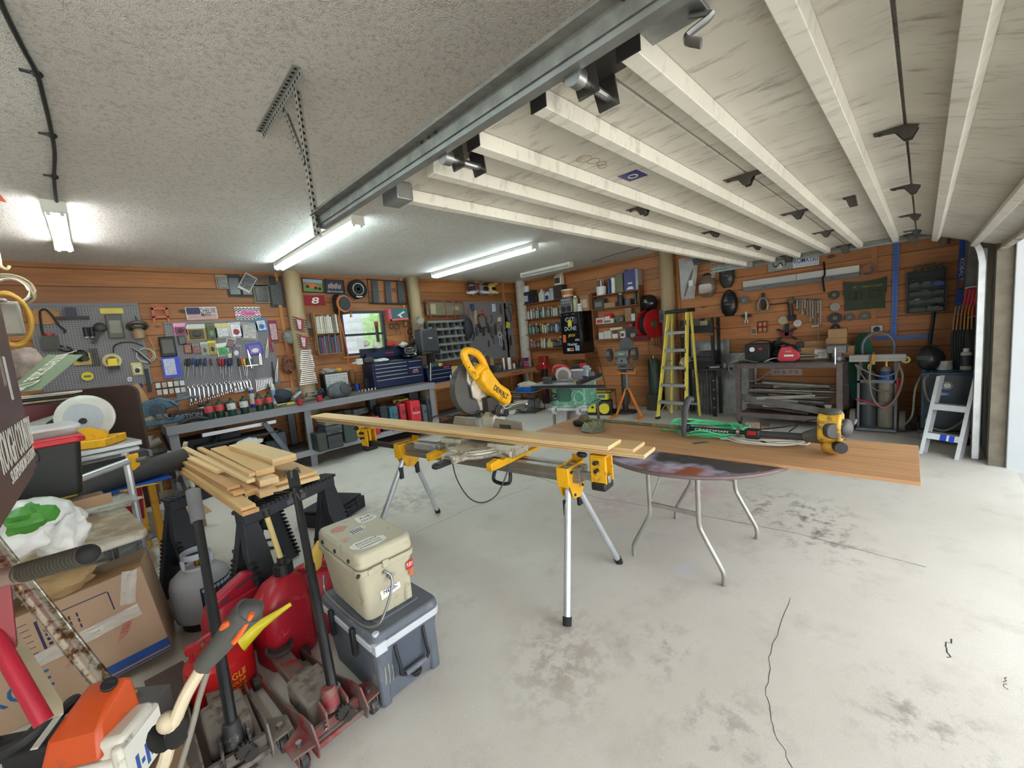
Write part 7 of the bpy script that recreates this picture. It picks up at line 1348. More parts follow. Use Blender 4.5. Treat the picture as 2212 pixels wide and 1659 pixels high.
def stk(geo,m,nm='sticker',par=None):return mk(nm,[([Vector((p[0],p[1]+yf,p[2])) for p in v],f) for v,f in geo],m,par or d)
stk(xf(txt('GIT',.085,.001,.24,.006),(.0,0,.715))+xf(txt('DONE',.085,.001,.30,.006),(.0,0,.53)),M((196,196,192),.5),'lettering');stk(prism([(-.06,.58),(.04,.57),(.05,.69),(-.05,.70)],-.002,0),M((206,196,50),.5));stk(prism(rrect(.09,.14,.02,3,.13,.68),-.0012,0),M((60,44,60),.5))
stk(xf(txt('JEGS',.05,.001,.18,.008,.2),(.02,0,.385)),M((226,200,50),.5),'lettering');stk(prism([(-.21,.24),(-.13,.25),(-.13,.40),(-.21,.41)],-.001,0),M((222,96,50),.5));stk(prism([(.09,.28),(.13,.31),(.15,.295),(.18,.31),(.22,.28)],-.001,0)+bx(.10,.22,-.001,0,.262,.272),M((186,160,166),.5));stk(xf(txt('Hoosier',.06,.001,.24,.003),(.02,0,.20)),WHT,'lettering')
s_=stk(bx(-.12,.05,-.001,0,.06,.12),M((206,200,200),.5));stk(bx(-.05,.045,-.0015,-.001,.075,.112),RED,'print',s_);stk(bx(.09,.20,-.001,0,.06,.17),M((150,176,190),.5,v=.5,s=60));stk(xf(txt('A.THREES',.014,.001,.1),(-.08,0,.82))+bx(.05,.14,-.001,0,.815,.825),M((150,130,90),.5),'lettering')
t=thing('radio',on(5.40,2.0,.24),'silver boombox on top of the fridge','radio',RB);mk('body',bx(-.15,.15,-.10,.10,0,.32),M((120,120,122),.35,.5),t,.015);mk('speaker',cyl((-.07,-.108,.09),(-.07,-.10,.09),.055,n=20)+cyl((.07,-.108,.09),(.07,-.10,.09),.055,n=20),BLK,t);mk('controls',sum([cyl((-.10+.05*k,-.112,.22),(-.10+.05*k,-.10,.22),.017,n=12) for k in range(5)]+[bx(-.11,.11,-.104,-.10,.26,.295)],[]),M((190,190,192),.3,.5),t)
can('bottle',on(5.19,2.001,.28),.06,.30,M((190,190,150),.15,v=.2,al=.75),None,'clear bottle of pale oil on top of the fridge',WHT,cat='bottle');can('tin',on(5.08,2.001,.30),.05,.16,WHT,LABW,'white labelled tin on top of the fridge',None,False,cat='tin');boxb(4.99,2.0,.16,.22,.33,.2,(150,112,76),'tall brown carton standing on top of the fridge',(200,170,150))
# second set of shelves
z=Z2[0]
t=thing('bucket',on(4.66,z+.001,.10),'white bucket of sealant tubes at the end of the top box shelf','bucket',RB);mk('tub',lathe([(0,0),(.095,0),(.105,.17),(.098,.17),(.088,.012),(0,.012)],24),WHT,t)
for k in range(6):
    a=k*1.05;can('sealant_tube',on(4.66+.055*cos(a),z+.02,.10-.05*sin(a)),.018,.24+.02*(k % 3),M([(206,206,204),(60,80,120),(190,190,186),(206,80,60)][k % 4],.4),None,'sealant tube standing in the white bucket, %s around its rim' % ORD[k],WHT,group='tubes in the white bucket',capr=.3,cat='tube')
t=can('caulk_tube',on(4.48,z+.001,.10),.03,.30,BLU,None,'tall blue sealant tube beside the white bucket',M((90,90,120),.4),capr=.25,cat='tube');can('paper_roll',on(4.37,z+.001,.10),.05,.30,WHT,None,'white paper roll on the top box shelf',None,False,cat='paper roll');boxb(4.22,z,.10,.16,.36,.12,(110,112,84),'olive ammunition can on the top box shelf',bev=.012,nm='ammunition_can');can('grey_tin',on(4.10,z+.001,.10),.04,.19,M((100,104,106),.4,.4),None,'grey tin between the olive can and the purple box',None,False,cat='tin')
t=thing('box',on(3.96,z+.001,.10),'big purple and silver box at the end of the top box shelf','box',RB);mk('carton',bx(-.14,.10,-.08,.08,0,.38),M((62,58,120),.5),t,.003);mk('silver_side',bx(.10,.155,-.08,.08,0,.38),M((150,150,156),.4),t,.002);mk('white_mark',bx(-.06,.03,-.0815,-.08,.12,.15)+prism([(-.10,.02),(.06,.02),(.03,.07),(-.05,.07)],-.0815,-.08),WHT,t)
z=Z2[1];boxb(4.70,z,.10,.24,.20,.14,(56,58,60),'charcoal cash box with a round lock on the second box shelf',(120,120,116),.01);boxb(4.46,z,.10,.24,.10,.12,(160,128,88),'flat tan box beside the charcoal cash box');can('drill_stand',on(4.24,z+.001,.10),.06,.22,M((40,42,40),.5),None,'black pump with a white band on the second box shelf',LABW);can('grey_tub',on(4.08,z+.001,.10),.07,.13,M((76,78,80),.4),None,'grey tub on the second box shelf',None,False,cat='tub');can('bottle',on(3.92,z+.001,.10),.03,.22,M((40,56,50),.2),None,'dark green bottle at the end of the second box shelf',BLK,cat='bottle')
z=Z2[2]
for k,(y,w,h,c,lb,l2) in enumerate(((4.72,.20,.13,(196,186,180),'white carton with red print low on the third box shelf',(190,60,60)),(4.54,.16,.20,(190,40,44),'red carton with white print on the third box shelf',(220,214,210)),(4.52,.24,.09,(206,204,200),'white carton in front of the red carton',(120,116,112)),(4.30,.10,.12,(70,110,70),'green topped heap of fittings on the third box shelf',None),(4.08,.14,.26,(150,116,82),'tall brown carton on the third box shelf',None),(3.96,.08,.14,(214,212,206),'white tin in front of the tall brown carton',None))):boxb(y,z,.12 if 'front' in lb else .09,w,h,.08,c,lb,l2)
one('plush_parts',blob((0,0,.06),(.07,.07,.07),81,.4),M((120,116,108),.6,v=.4,s=30),'heap of grey fittings between the cartons on the third box shelf','fittings',on(4.24,z,.11));one('plush_parts',blob((0,0,.06),(.05,.06,.08),83,.4),M((130,112,90),.7,v=.4,s=30),'tan lump at the end of the third box shelf','fittings',on(3.87,z,.11))
z=Z2[3]
for k,(y,w,h,c,lb,l2) in enumerate(((4.72,.12,.14,(206,204,198),'white carton at the fridge end of the lowest box shelf',None),(4.57,.16,.16,(196,192,184),'cream carton second along the lowest box shelf',None),(4.40,.12,.09,(214,212,208),'flat white carton third along the lowest box shelf',None),(4.36,.28,.05,(206,200,186),'long white tray on top of the lowest shelf cartons',None),(4.24,.17,.18,(146,110,76),'brown carton in the lowest box shelf',None),(4.20,.10,.13,(226,226,222),'white packet leaning on the brown carton of the lowest shelf',(60,60,60)),(4.02,.26,.20,(60,58,58),'dark heap of parts boxes on the lowest box shelf',None),(3.98,.10,.07,(176,160,156),'small pale carton before the dark parts boxes',None),(4.05,.10,.06,(176,60,70),'small red carton on the dark parts boxes',None))):
    zz=z+(.165 if 'tray' in lb else .205 if 'small red' in lb else 0);boxb(y,zz,.13 if ('packet' in lb or 'small pale' in lb) else .085,w,h,.08,c,lb,l2)
# helmet, hose reel, electric box
q=wb(1402,655,.14);t=thing('helmet',q,'glossy black open helmet hung above the red hose reel','helmet',RB);mk('shell',sph((0,0,0),(.16,.14,.16),24,16),M((30,30,28),.18),t);mk('badge',bx(-.02,.02,-.145,-.135,.04,.06),M((150,140,90),.4),t)
q=wb(1404,700,.28);t=thing('hose_reel',q,'bright red hose reel mounted on the side wall','hose reel',RB+1.25);RR=M((176,26,30),.35)
for y in (-.10,.10):mk('reel_disc',lathe([(0,-.006),(.24,-.006),(.26,.0),(.24,.006),(0,.006)],36,(0,y,0),(0,1,0)),RR,t)
mk('hub',lathe([(0,-.02),(.06,-.02),(.08,0),(0,0)],24,(0,-.106,0),(0,1,0)),M((90,76,50),.5),t);mk('ribs',sum([xf(bx(-.005,.005,-.112,-.105,.09,.23),ry=k*pi/4) for k in range(8)],[]),RR,t);mk('wound_hose',lathe([(.10,-.08),(.2,-.08),(.2,.08),(.10,.08)],30,(0,0,0),(0,1,0)),RUB,t)
mk('mount',bx(-.14,-.08,-.08,.28,-.30,-.20)+bx(-.05,.05,.1,.30,-.05,.05),M((110,40,40),.5),t);mk('hose',tube([(-.12,-.05,-.28),(-.10,-.05,-.45),(-.06,-.05,-.8),(.12,-.10,-1.2),(.30,-.18,-1.45),(.26,-.2,-1.60),(.1,-.3,-1.66)],.012,7),M((110,84,66),.6),t)
boxb(3.33,1.62,.18,.16,.22,.1,(84,86,88),'grey electrical box at the log post beside the red reel',(50,50,50),.006)
q=wb(1432,735,.14);t=thing('chain_rack',q,'dark rack of chains, hooks and red hoist parts below the reel','rack',RB);mk('bar',cyl((-.16,0,.10),(.30,0,.10),.012,n=8),DKS,t)
for k in range(9):mk('hook',tube([(-.14+.05*k,-.02,.10),(-.14+.05*k,-.03,-.05-.03*(k % 3)),(-.12+.05*k,-.03,-.10-.03*(k % 3))],.009,6),[DKS,RUST,M((120,40,40),.5,.3)][k % 3],t)
mk('chain',sum([ring((.24+.01*(k % 2),-.03,.06-.04*k),.02,.006,(k % 2,1-k % 2,0),10,5) for k in range(14)],[]),M((120,46,44),.5,.3),t)
q=wb(1411,775,.22);t=thing('gas_cylinder',(q.x,q.y,q.z-.66),'dark green tall steel cylinder standing below the hose reel','gas cylinder');mk('cylinder',lathe([(0,0),(.10,0),(.105,.02),(.105,.60),(.08,.66),(0,.67)],24),M((44,62,56),.45,v=.15),t);mk('cap',cyl((0,0,.66),(0,0,.72),.03,n=10),BRS,t);one('floor_block',bx(-.12,.12,-.12,.12,0,q.z-.662),WD((70,60,50),0),'dark timber block under the green cylinder','block',(q.x,q.y,0))
# pedestal grinder
GG=M((110,114,112),.5,.2,v=.12)
t=thing('bench_grinder',(6.90,3.96,0),'grey bench grinder on a round steel pedestal','grinder',RB+.25);mk('base',lathe([(0,0),(.21,0),(.20,.03),(.05,.06),(0,.06)],28),DKS,t);mk('column',cyl((0,0,.05),(0,0,.90),.05,n=16),DKS,t);mk('plate',bx(-.18,.18,-.11,.11,.90,.915),GG,t,.003)
mk('foot_casting',prism([(-.12,.915),(.12,.915),(.08,1.05),(-.08,1.05)],-.07,.07),GG,t,.012);mk('motor',cyl((-.13,0,1.10),(.13,0,1.10),.085,n=24),GG,t,.008);mk('switch',bx(-.015,.015,-.075,-.07,.96,1.0),BLK,t);mk('badge',bx(-.05,.05,-.087,-.083,1.09,1.13),M((150,146,130),.4),t)
for s in (-1,1):
    mk('wheel_guard',lathe([(0,-.035),(.12,-.03),(.125,0),(.12,.03),(0,.035)],28,(s*.24,0,1.10),(1,0,0)),M((90,94,92),.5,.3),t);mk('tool_rest',bx(s*.24-.03,s*.24+.03,-.19,-.12,1.06,1.07),DKS,t);mk('spark_shield',bx(s*.24-.05,s*.24+.05,-.2,-.12,1.24,1.246),STL,t)
mk('grinding_disc',lathe([(0,-.01),(.14,-.01),(.14,.01),(0,.01)],30,(.06,.08,1.26),(.2,1,0)),M((86,88,88),.7),t)
# roller stand
OP=M((214,122,46),.45,v=.1)
t=thing('roller_stand',(6.55,3.70,0),'orange folding roller stand with a steel roller on top','roller stand',RB+.1);mk('post',bx(-.018,.018,-.018,.018,.45,.80),GAL,t,.003);mk('post_sleeve',bx(-.024,.024,-.024,.024,.25,.50),DKS,t)
for s in (-1,1):
    mk('leg',loft([[Vector((s*.02+a,b,.52)) for a,b in ((-.018,-.018),(.018,-.018),(.018,.018),(-.018,.018))],[Vector((s*.24+a,b,.012)) for a,b in ((-.018,-.018),(.018,-.018),(.018,.018),(-.018,.018))]]),OP,t,.003);mk('foot_bar',bx(s*.24-.018,s*.24+.018,-.26,.05,0,.03),OP,t,.003)
mk('roller_yoke',bx(-.16,.16,-.03,.03,.78,.80)+bx(-.165,-.155,-.03,.03,.78,.87)+bx(.155,.165,-.03,.03,.78,.87),OP,t,.003);mk('roller',cyl((-.15,0,.87),(.15,0,.87),.032,n=18),M((90,90,90),.4,.7),t)
# table saw
TG=M((96,156,130),.5,v=.12,d=((200,200,180),.25,8.));TGD=M((60,100,84),.5);TT=M((176,178,180),.45,.5,v=.12,s=5)
t=thing('table_saw',(5.08,3.76,0),'green table saw with a grey table, loaded with power tools','table saw',-1.33);th_=.86
mk('table_top',bx(-.36,.30,-.42,.42,th_-.03,th_)+bx(-.36,.30,-.42,-.41,th_-.06,th_),TT,t,.004);mk('side_extension',bx(-.55,-.37,-.42,.42,th_-.028,th_-.004),TT,t,.003);mk('rip_fence',bx(.22,.29,-.46,.46,th_+.002,th_+.05),DKS,t,.003);mk('fence_rail',bx(-.5,.62,-.46,-.43,th_-.05,th_-.01),BLK,t,.003)
mk('saw_body',loft([[Vector((p[0],p[1],z)) for p in rrect(w,d_,.04)] for z,w,d_ in ((.50,.62,.60),(.53,.62,.60),(.535,.54,.54),(.83,.52,.54))]),TG,t,.004);mk('front_panel',prism(rrect(.24,.22,.06,4,-.06,.69),-.275,-.27),TGD,t);mk('hand_wheel',ring((-.20,-.31,.66),.05,.010,(0,1,0),20,6)+cyl((-.20,-.31,.66),(-.20,-.27,.66),.014,n=8),BLK,t)
for sx in (-1,1):
    for sy in (-1,1):mk('leg',bx(sx*.26-.016,sx*.26+.016,sy*.25-.016,sy*.25+.016,0,.50),STL,t)
    w_=mk('transport_wheel',cyl((sx*.19-.02,-.36,.47),(sx*.19+.02,-.36,.47),.065,n=20),M((190,188,184),.5),t);mk('hub',cyl((sx*.19-.024,-.36,.47),(sx*.19+.024,-.36,.47),.03,n=14),M((110,110,110),.5),w_)
mk('stand_rail',bx(-.30,.30,-.34,-.30,.46,.50),LGR,t,.003);mk('cord_coil',ring((.16,-.29,.66),.09,.008,(0,1,.2),22,6)+ring((.18,-.30,.65),.08,.008,(.1,1,0),22,6),M((150,190,170),.5),t);mk('dust_bag',blob((.04,-.05,.27),(.17,.14,.21),33,.15),M((150,140,140),.3,al=.85),t)
TSR=-1.33;tsu=Vector((cos(TSR),sin(TSR),0));tsv=Vector((-sin(TSR),cos(TSR),0))
def ts(x,y):return Vector((5.08,3.76,th_+.001))+tsu*x+tsv*y
t=thing('circular_saw',ts(-.10,-.14),'red and silver circular saw standing on the table saw','circular saw',TSR+.2);mk('shoe',bx(-.16,.17,-.07,.07,0,.006),STL,t);mk('blade_guard',prism([(.12*cos(a),.11+.115*sin(a)) for a in [k*pi/16-.5 for k in range(22)]],-.035,.0),M((196,196,196),.3,.6),t,.004);mk('blade',lathe([(0,-.002),(.085,-.002),(.085,.002),(0,.002)],32,(0,-.04,.10),(0,1,0)),CHR,t);mk('motor_handle',tube([(.10,.04,.10),(.04,.05,.21),(-.10,.05,.24),(-.17,.05,.19),(-.14,.05,.10)],.024,10),RED,t);mk('battery',bx(-.24,-.13,.0,.09,.02,.09),BLK,t,.008)
one('battery_pack',bx(-.06,.06,-.045,.045,0,.10),M((60,56,58),.5),'black battery pack on the corner of the table saw','battery',ts(-.30,-.30),TSR,bev=.01)
t=thing('clear_tub',ts(.06,.16),'clear plastic tub on the table saw with a red drill on its lid','tub',TSR);mk('tub',tub(.22,.16,.26,.2,0,.14,.02),M((190,190,206),.2,al=.6),t);mk('lid',tub(.27,.21,.265,.2,.14,.16,.02),WHT,t)
t=thing('drill',ts(.05,.16)+Vector((0,0,.163)),'red cordless drill lying on the clear tub','drill',TSR+.3);mk('body',cyl((-.12,0,.04),(.07,0,.04),.035,n=14),BLK,t);mk('red_shell',cyl((.0,0,.04),(.10,0,.045),.04,n=14),RED,t);mk('grip',bx(-.12,-.07,-.02,.14,.02,.06),BLK,t,.008)
t=thing('sander',ts(.24,-.08)+Vector((0,0,.0)),'grey palm sander standing on the table saw fence','sander',TSR);mk('pad',cyl((0,0,.052),(0,0,.075),.06,n=20),BLK,t);mk('body',cyl((0,0,.075),(0,0,.19),.045,n=18)+sph((0,0,.20),(.055,.055,.035),16,8),M((140,150,160),.4),t);mk('dust_cup',bx(.04,.12,-.03,.03,.07,.13),M((90,94,100),.4),t,.006)
one('wood_offcut',bx(-.05,.05,-.03,.03,0,.025),WD((206,170,120),0),'small pale wood offcut on the table saw','offcut',ts(.10,-.16),TSR+.5)
one('paint_can',cyl((0,0,0),(0,0,.16),.08,n=20),WHT,'white printed tin behind the table saw','tin',(6.2,4.75,0))
# thin steel rod leaning in front of the fridge
a_,b_=onz(1322,898),onx(1287,745,7.0);one('steel_rod',tube([(0,0,0),(b_-a_)*.5+Vector((0,0,.02)),b_-a_],.009,6),RUST,'thin rusty rod leaning against the wall between fridge and grinder','rod',a_)
# generators
GY=M((222,206,60),.45,v=.08)
def gen(loc,rz,label,frame,tank,s=1.):
    t=thing('generator',loc,label,'generator',rz);w,d_,h=.58*s,.44*s,.46*s
    for y in (-d_/2,d_/2):mk('frame_hoop',tube([(-w/2,y,.04),(-w/2,y,h),(w/2,y,h),(w/2,y,.04)],.013,8,0,True),BLK,t)
    for x in (-w/2,w/2):
        for z in (.05,h):mk('cross_tube',cyl((x,-d_/2,z),(x,d_/2,z),.011,n=8),BLK,t)
    return t,w,d_,h
t,w,d_,h=gen((6.68,4.38,0),RB+.3,'yellow and black generator on the floor under the box shelves',BLK,GY,.92)
mk('fuel_tank',bx(-w*.44,w*.40,-d_*.4,d_*.4,h*.66,h*.98),GY,t,.025);mk('control_panel',bx(-w*.46,-w*.05,-d_*.5,-d_*.42,h*.12,h*.62),GY,t,.006);mk('outlets',sum([cyl((-w*.34+.1*k,-d_*.53,h*.36),(-w*.34+.1*k,-d_*.5,h*.36),.022,n=10) for k in range(3)],[]),BLK,t);mk('recoil_cover',cyl((w*.26,-d_*.55,h*.3),(w*.26,-d_*.38,h*.3),.10,n=24),GY,t,.01);mk('engine',bx(-w*.05,w*.42,-d_*.35,d_*.35,.06,h*.6),M((52,52,54),.5),t,.02);mk('blue_label',bx(w*.05,w*.30,-d_*.405,-d_*.4,h*.76,h*.9),M((60,110,160),.5),t);mk('base_feet',bx(-w/2,w/2,-d_/2,d_/2,0,.03),BLK,t)
t,w,d_,h=gen((6.25,5.85,0),RB+.2,'small black-framed engine generator carrying a blue tray',BLK,GY,.95)
mk('engine',cyl((-.02,-.16,.17),(-.02,.1,.17),.12,n=20)+bx(-.22,.05,-.1,.12,.05,.28),M((150,150,150),.4,.6,v=.3),t,.01);mk('alternator',cyl((.05,0,.2),(.24,0,.2),.11,n=18),M((110,110,112),.4,.5),t);mk('top_plate',bx(-w/2,w/2,-d_/2,d_/2,h,h+.012),M((150,140,60),.5),t);mk('wheel',cyl((-.26,-.27,.10),(-.26,-.22,.10),.10,n=20),M((200,198,190),.5),t)
t2_=thing('parts_tray',(6.25,5.85,h+.014),'bright blue tray piled with rags on the small generator','tray',RB+.2);mk('tray',tub(.36,.28,.40,.32,0,.09,.02),M((24,90,190),.4),t2_,.004);mk('rags',blob((0,0,.13),(.19,.14,.07),91,.45,2.5,22,14),M((200,190,176),.9),t2_)
# red upright tool stand by the corner bench
t=thing('tool_tower',(7.25,6.20,0),'red and black upright tool stand at the end of the wooden bench','tool stand',RB);mk('column',bx(-.07,.07,-.06,.06,0,.80),BLK,t,.01);mk('red_trim',bx(-.04,.04,-.065,-.06,.25,.60),RED,t);mk('head',bx(-.12,.12,-.10,.10,.80,.92),RED,t,.015);mk('top_head',bx(-.10,.12,-.07,.07,.95,1.10),M((150,30,36),.4),t,.02);mk('chrome_neck',cyl((0,0,.9),(0,0,.97),.03,n=12),CHR,t)
one('wood_offcut_heap',sum([xf(bx(-.12,.12,-.015,.015,0,.02),(R(-.08,.08),R(-.08,.08),.02*k),rz=R(-1,1),ry=R(-.1,.1)) for k in range(8)],[]),WD((190,150,110),0),'heap of pale wood offcuts under the wooden bench','offcuts',(6.55,6.55,.232),kind='stuff');can('bowl',(6.8,6.45,.232),.09,.10,M((130,60,50),.5),None,'red-brown pot under the wooden bench',None,False,cat='pot');can('mug',(6.35,6.65,.232),.05,.12,WHT,None,'white mug among the offcuts under the wooden bench',None,False,cat='mug')

# ---- black steel shelving and tread plate behind the ladder
KS=M((36,36,38),.5,.3,v=.2)
t=thing('steel_rack',(7.21,2.66,0),'black bolted steel rack half hidden behind the step ladder','rack',RB)
for s in (-1,1):
    for y in (-.14,.14):mk('post',bx(s*.24-.025,s*.24+.025,y-.004,y+.004,0,1.62)+bx(s*.24+(.021 if s > 0 else -.025),s*.24+(.025 if s > 0 else -.021),y-.025,y+.025,0,1.62),KS,t)
for z in (1.45,.85):mk('shelf',bx(-.26,.26,-.16,.16,z,z+.015)+bx(-.26,.26,-.165,-.16,z-.06,z+.06),KS,t,.002)
mk('bolts',sum([cyl((s*.24,-.152,z),(s*.24,-.142,z),.016,n=10) for s in (-1,1) for z in (1.36,1.42,1.50,.3,.45,.6,.15)],[]),STL,t)
for k,(x,z,w,h,c,lb) in enumerate(((-.05,1.466,.20,.16,(70,74,66),'dark speckled box on the black rack behind the ladder top'),(.10,1.466,.12,.12,(150,140,110),'tan tins on the upper shelf of the black rack'),(.05,.866,.34,.12,(44,46,52),'dark case on the lower shelf of the black rack'),(.12,.99,.22,.09,(50,52,58),'black box stacked on the dark case of the rack'))):one('rack_box',bx(-w/2,w/2,-.1,.1,0,h),M(c,.6,v=.2),lb,'box',(7.20,2.66-x,z),RB,bev=.004)
one('work_gloves',blob((0,0,.05),(.16,.08,.09),95,.35),M((196,176,140),.9),'pair of tan work gloves lying on the lower shelf of the black rack','gloves',(7.10,2.88,.868));can('chrome_tin',(7.20,2.48,1.467),.035,.15,CHR,None,'chrome tin at the end of the upper shelf of the black rack',None,False,cat='tin')
t=thing('tool_ledge',(6.92,2.30,.80),'small black tray of tools jutting from the rack','tray',RB+.2);mk('tray',bx(-.20,.20,-.14,.14,0,.01)+bx(-.20,.20,-.145,-.135,0,.03),KS,t);mk('bracket',bx(-.03,.03,.05,.14,-.12,0),KS,t);mk('tools',cyl((-.12,-.02,.035),(.02,.02,.035),.024,n=10)+cyl((-.16,.05,.04),(.05,.10,.06),.008,n=8)+cyl((.10,.0,.01),(.10,.0,.10),.02,n=10),M((130,128,126),.4,.5),t)
for k in range(7):q=(7.2+.02*(k % 2),2.85-.06*k,0);one('steel_bar',cyl((0,0,0),(.10,.02*(k-3),.80),.012,n=8),DKS,'dark steel bar standing under the black rack, %s of seven' % ORD[k],'bar',q,group='bars under the black rack')
def tread():
    mt,tr_,p=_nt('tread_plate');v=_map(tr_,26.,rot=(0,0,0));w=tr_.nodes.new('ShaderNodeTexChecker');w.inputs['Scale'].default_value=1.;tr_.links.new(v,w.inputs[0])
    n=_noise(tr_,_map(tr_,1.),5.,4.);tr_.links.new(_mix(tr_,_ramp(tr_,n,(.35,0.),(.65,1.)),lin((112,112,110)),lin((160,162,160))),p.inputs['Base Color']);p.inputs['Metallic'].default_value=.7;p.inputs['Roughness'].default_value=.4;_bump(tr_,p,w.outputs[1],.5,.004);return mt
TP=tread();one('tread_plate',bx(-.36,.36,-.003,.003,0,1.25),TP,'tall tread plate sheet leaning on the wall behind the black rack','metal sheet',(7.385,2.66,0),rot=(-.10,0,RB));one('steel_sheet',bx(-.26,.26,-.003,.003,0,1.02),M((150,150,146),.45,.6,v=.3),'galvanised sheet leaning between the rack and the steel bench','metal sheet',(7.37,2.15,0),rot=(-.13,0,RB))

# ---- steel welding bench with scrap
RS=M((104,92,88),.55,.5,v=.3);t=thing('welding_bench',(6.95,1.33,0),'rusty steel welding bench with a shelf of scrap metal','workbench',RB)
mk('bench_top',bx(-.66,.64,-.36,.36,.905,.925),M((90,90,88),.4,.7,v=.25),t,.002);mk('top_angle',bx(-.64,.62,-.355,-.33,.85,.905),RS,t)
for s in (-1,1):
    for y in (-.33,.33):mk('leg',bx(s*.59-.032,s*.59+.032,y-.032,y+.032,.06,.905),RS,t,.002);c=mk('caster',cyl((s*.59-.015,y,.035),(s*.59+.015,y,.035),.035,n=14),DKS,t)
mk('lower_shelf',bx(-.6,.6,-.34,.34,.15,.17)+bx(-.6,.6,-.36,-.34,.13,.20),RS,t)
mk('name_plate',prism(rrect(.36,.085,.02,3,.02,.80),-.385,-.375),M((110,98,96),.5,.3),t);mk('lettering',xf(txt('M A Y S',.045,.003,.27),(.02,-.387,.80)),M((44,40,40),.6),t)
SCM=[M((110,106,100),.6,.5,v=.3),M((84,80,76),.6,.5,v=.3),M((140,138,132),.45,.7,v=.2),M((92,74,62),.75,.3,v=.3),M((130,124,114),.7,.2,v=.3)]
rd=random.Random(5)
for k in range(40):
    L=rd.uniform(.35,1.1);zz=.185+.0098*k;x=rd.uniform(-.55+L/2,.55-L/2) if L < 1.05 else 0;y=rd.uniform(-.24,.22);kind=k % 4;a=rd.uniform(-.12,.12)
    g=[bx(-L/2,L/2,-.03,.03,0,.012),cyl((-L/2,0,.014),(L/2,0,.014),.014,n=8),bx(-L/2,L/2,-.025,.025,0,.005)+bx(-L/2,L/2,-.025,-.020,0,.045),bx(-L/2,L/2,-.02,.02,0,.03)][kind]
    q=Vector((6.95,1.33,0))+Vector((y,-x,zz));one('scrap_bar',g,SCM[k % 5],'%s of scrap, %s layer up in the heap on the welding bench shelf' % (('flat bar','round bar','angle iron','square bar')[kind],('%d' % (k+1)) if k >= 20 else ORD[k]),'scrap metal',q,rot=(0,rd.uniform(-.06,.09),RB+a*1.6),group='scrap on the welding bench shelf')
q=Vector((6.64,1.45,.20));one('channel_iron',bx(-.5,.45,-.006,.006,0,.09)+bx(-.5,.45,0,.05,0,.008),SCM[0],'long channel iron sloping across the front of the scrap shelf','scrap metal',(6.68,1.42,.29),rot=(0,.16,RB));one('rail_section',prism([(-.05,0),(.05,0),(.05,.02),(.012,.04),(.012,.12),(.035,.14),(.035,.17),(-.035,.17),(-.035,.14),(-.012,.12),(-.012,.04),(-.05,.02)],-.14,.12),M((116,108,100),.5,.5),'short piece of railway rail at the end of the scrap shelf','rail',(6.70,.88,.20),RB+.2)
one('concrete_brick',bx(-.07,.07,-.09,.09,0,.10),M((150,130,116),.9,v=.3),'grey brick on the floor before the welding bench','brick',onz(1625,925),.3);one('brick',bx(-.09,.09,-.05,.05,0,.05),M((130,100,88),.9,v=.3),'flat red-brown brick lying beside the grey brick','brick',onz(1655,925),.1)
ZT=.927
def bq(x,y):return Vector((6.95+y,1.33-x,ZT))
t=thing('battery_charger',bq(-.38,-.05),'black battery charger with gauges on the welding bench','charger',RB);mk('case',bx(-.16,.16,-.13,.13,0,.26),BLK,t,.01);mk('gauge',cyl((-.06,-.135,.18),(-.06,-.13,.18),.035,n=16),WHT,t);mk('red_switch',bx(.02,.07,-.135,-.13,.17,.20),RED,t);mk('cables',sum([tube([(-.10+.06*k,-.13,.12),(-.16+.04*k,-.20,.10),(-.2+.05*k,-.24,.02),(-.05+.05*k,-.26,.01)],.006,6) for k in range(3)],[])+tube([(-.12,-.1,.26),(0,0,.30),(.15,-.05,.28),(.2,.0,.22)],.009,6),BLK,t)
one('charger_cable',tube([Vector((0,0,0)),Vector((-.08,.28,.06)),Vector((-.1,.34,-.12)),Vector((-.08,.05,-.26)),Vector((-.06,-.16,-.12)),Vector((-.03,-.2,-.02)),Vector((-.0,-.12,.01))],.007,6),M((90,88,86),.5),'grey cable looping over the front edge of the welding bench','cable',bq(-.42,-.34)+Vector((-.04,-.1,.01)))
t=thing('wire_welder',bq(-.14,.06),'black and green bundle of welding leads on the welding bench','leads',RB);mk('coil',sum([ring((.0+.01*k,-.01*k,.17+.012*k),.12,.012,(.15*k-.3,.5,1),22,6) for k in range(5)],[]),BLK,t);mk('green_coil',ring((.05,-.06,.16),.09,.014,(.2,.9,.5),20,6)+blob((0,0,.08),(.12,.10,.09),97,.3),M((50,80,56),.5),t)
t=thing('transfer_pump',bq(.05,-.20),'red cordless grease gun pump on the front of the welding bench','pump',RB);mk('body',prism([(-.17,.02),(-.15,.12),(-.12,.20),(.0,.21),(.03,.17),(.10,.12),(.10,.04),(.04,.0),(-.12,.0)],-.04,.04),M((190,60,70),.4),t,.012);mk('grip',tube([(-.10,0,.19),(-.02,0,.215),(.06,0,.19),(.10,0,.12)],.02,8),BLK,t);mk('battery',bx(.06,.14,-.035,.035,.18,.26),BLK,t,.006);mk('white_mark',bx(-.08,.03,-.0415,-.04,.07,.095)+xf(txt('M18',.025,.001),(-.03,-.042,.14)),WHT,t);mk('outlet',cyl((.09,0,.07),(.30,0,.07),.022,.015,n=12),CHR,t);mk('hose',tube([(-.16,0,.05),(-.24,0,.04),(-.36,-.05,-.02),(-.45,-.1,-.08)],.009,6),M((150,150,150),.5),t)
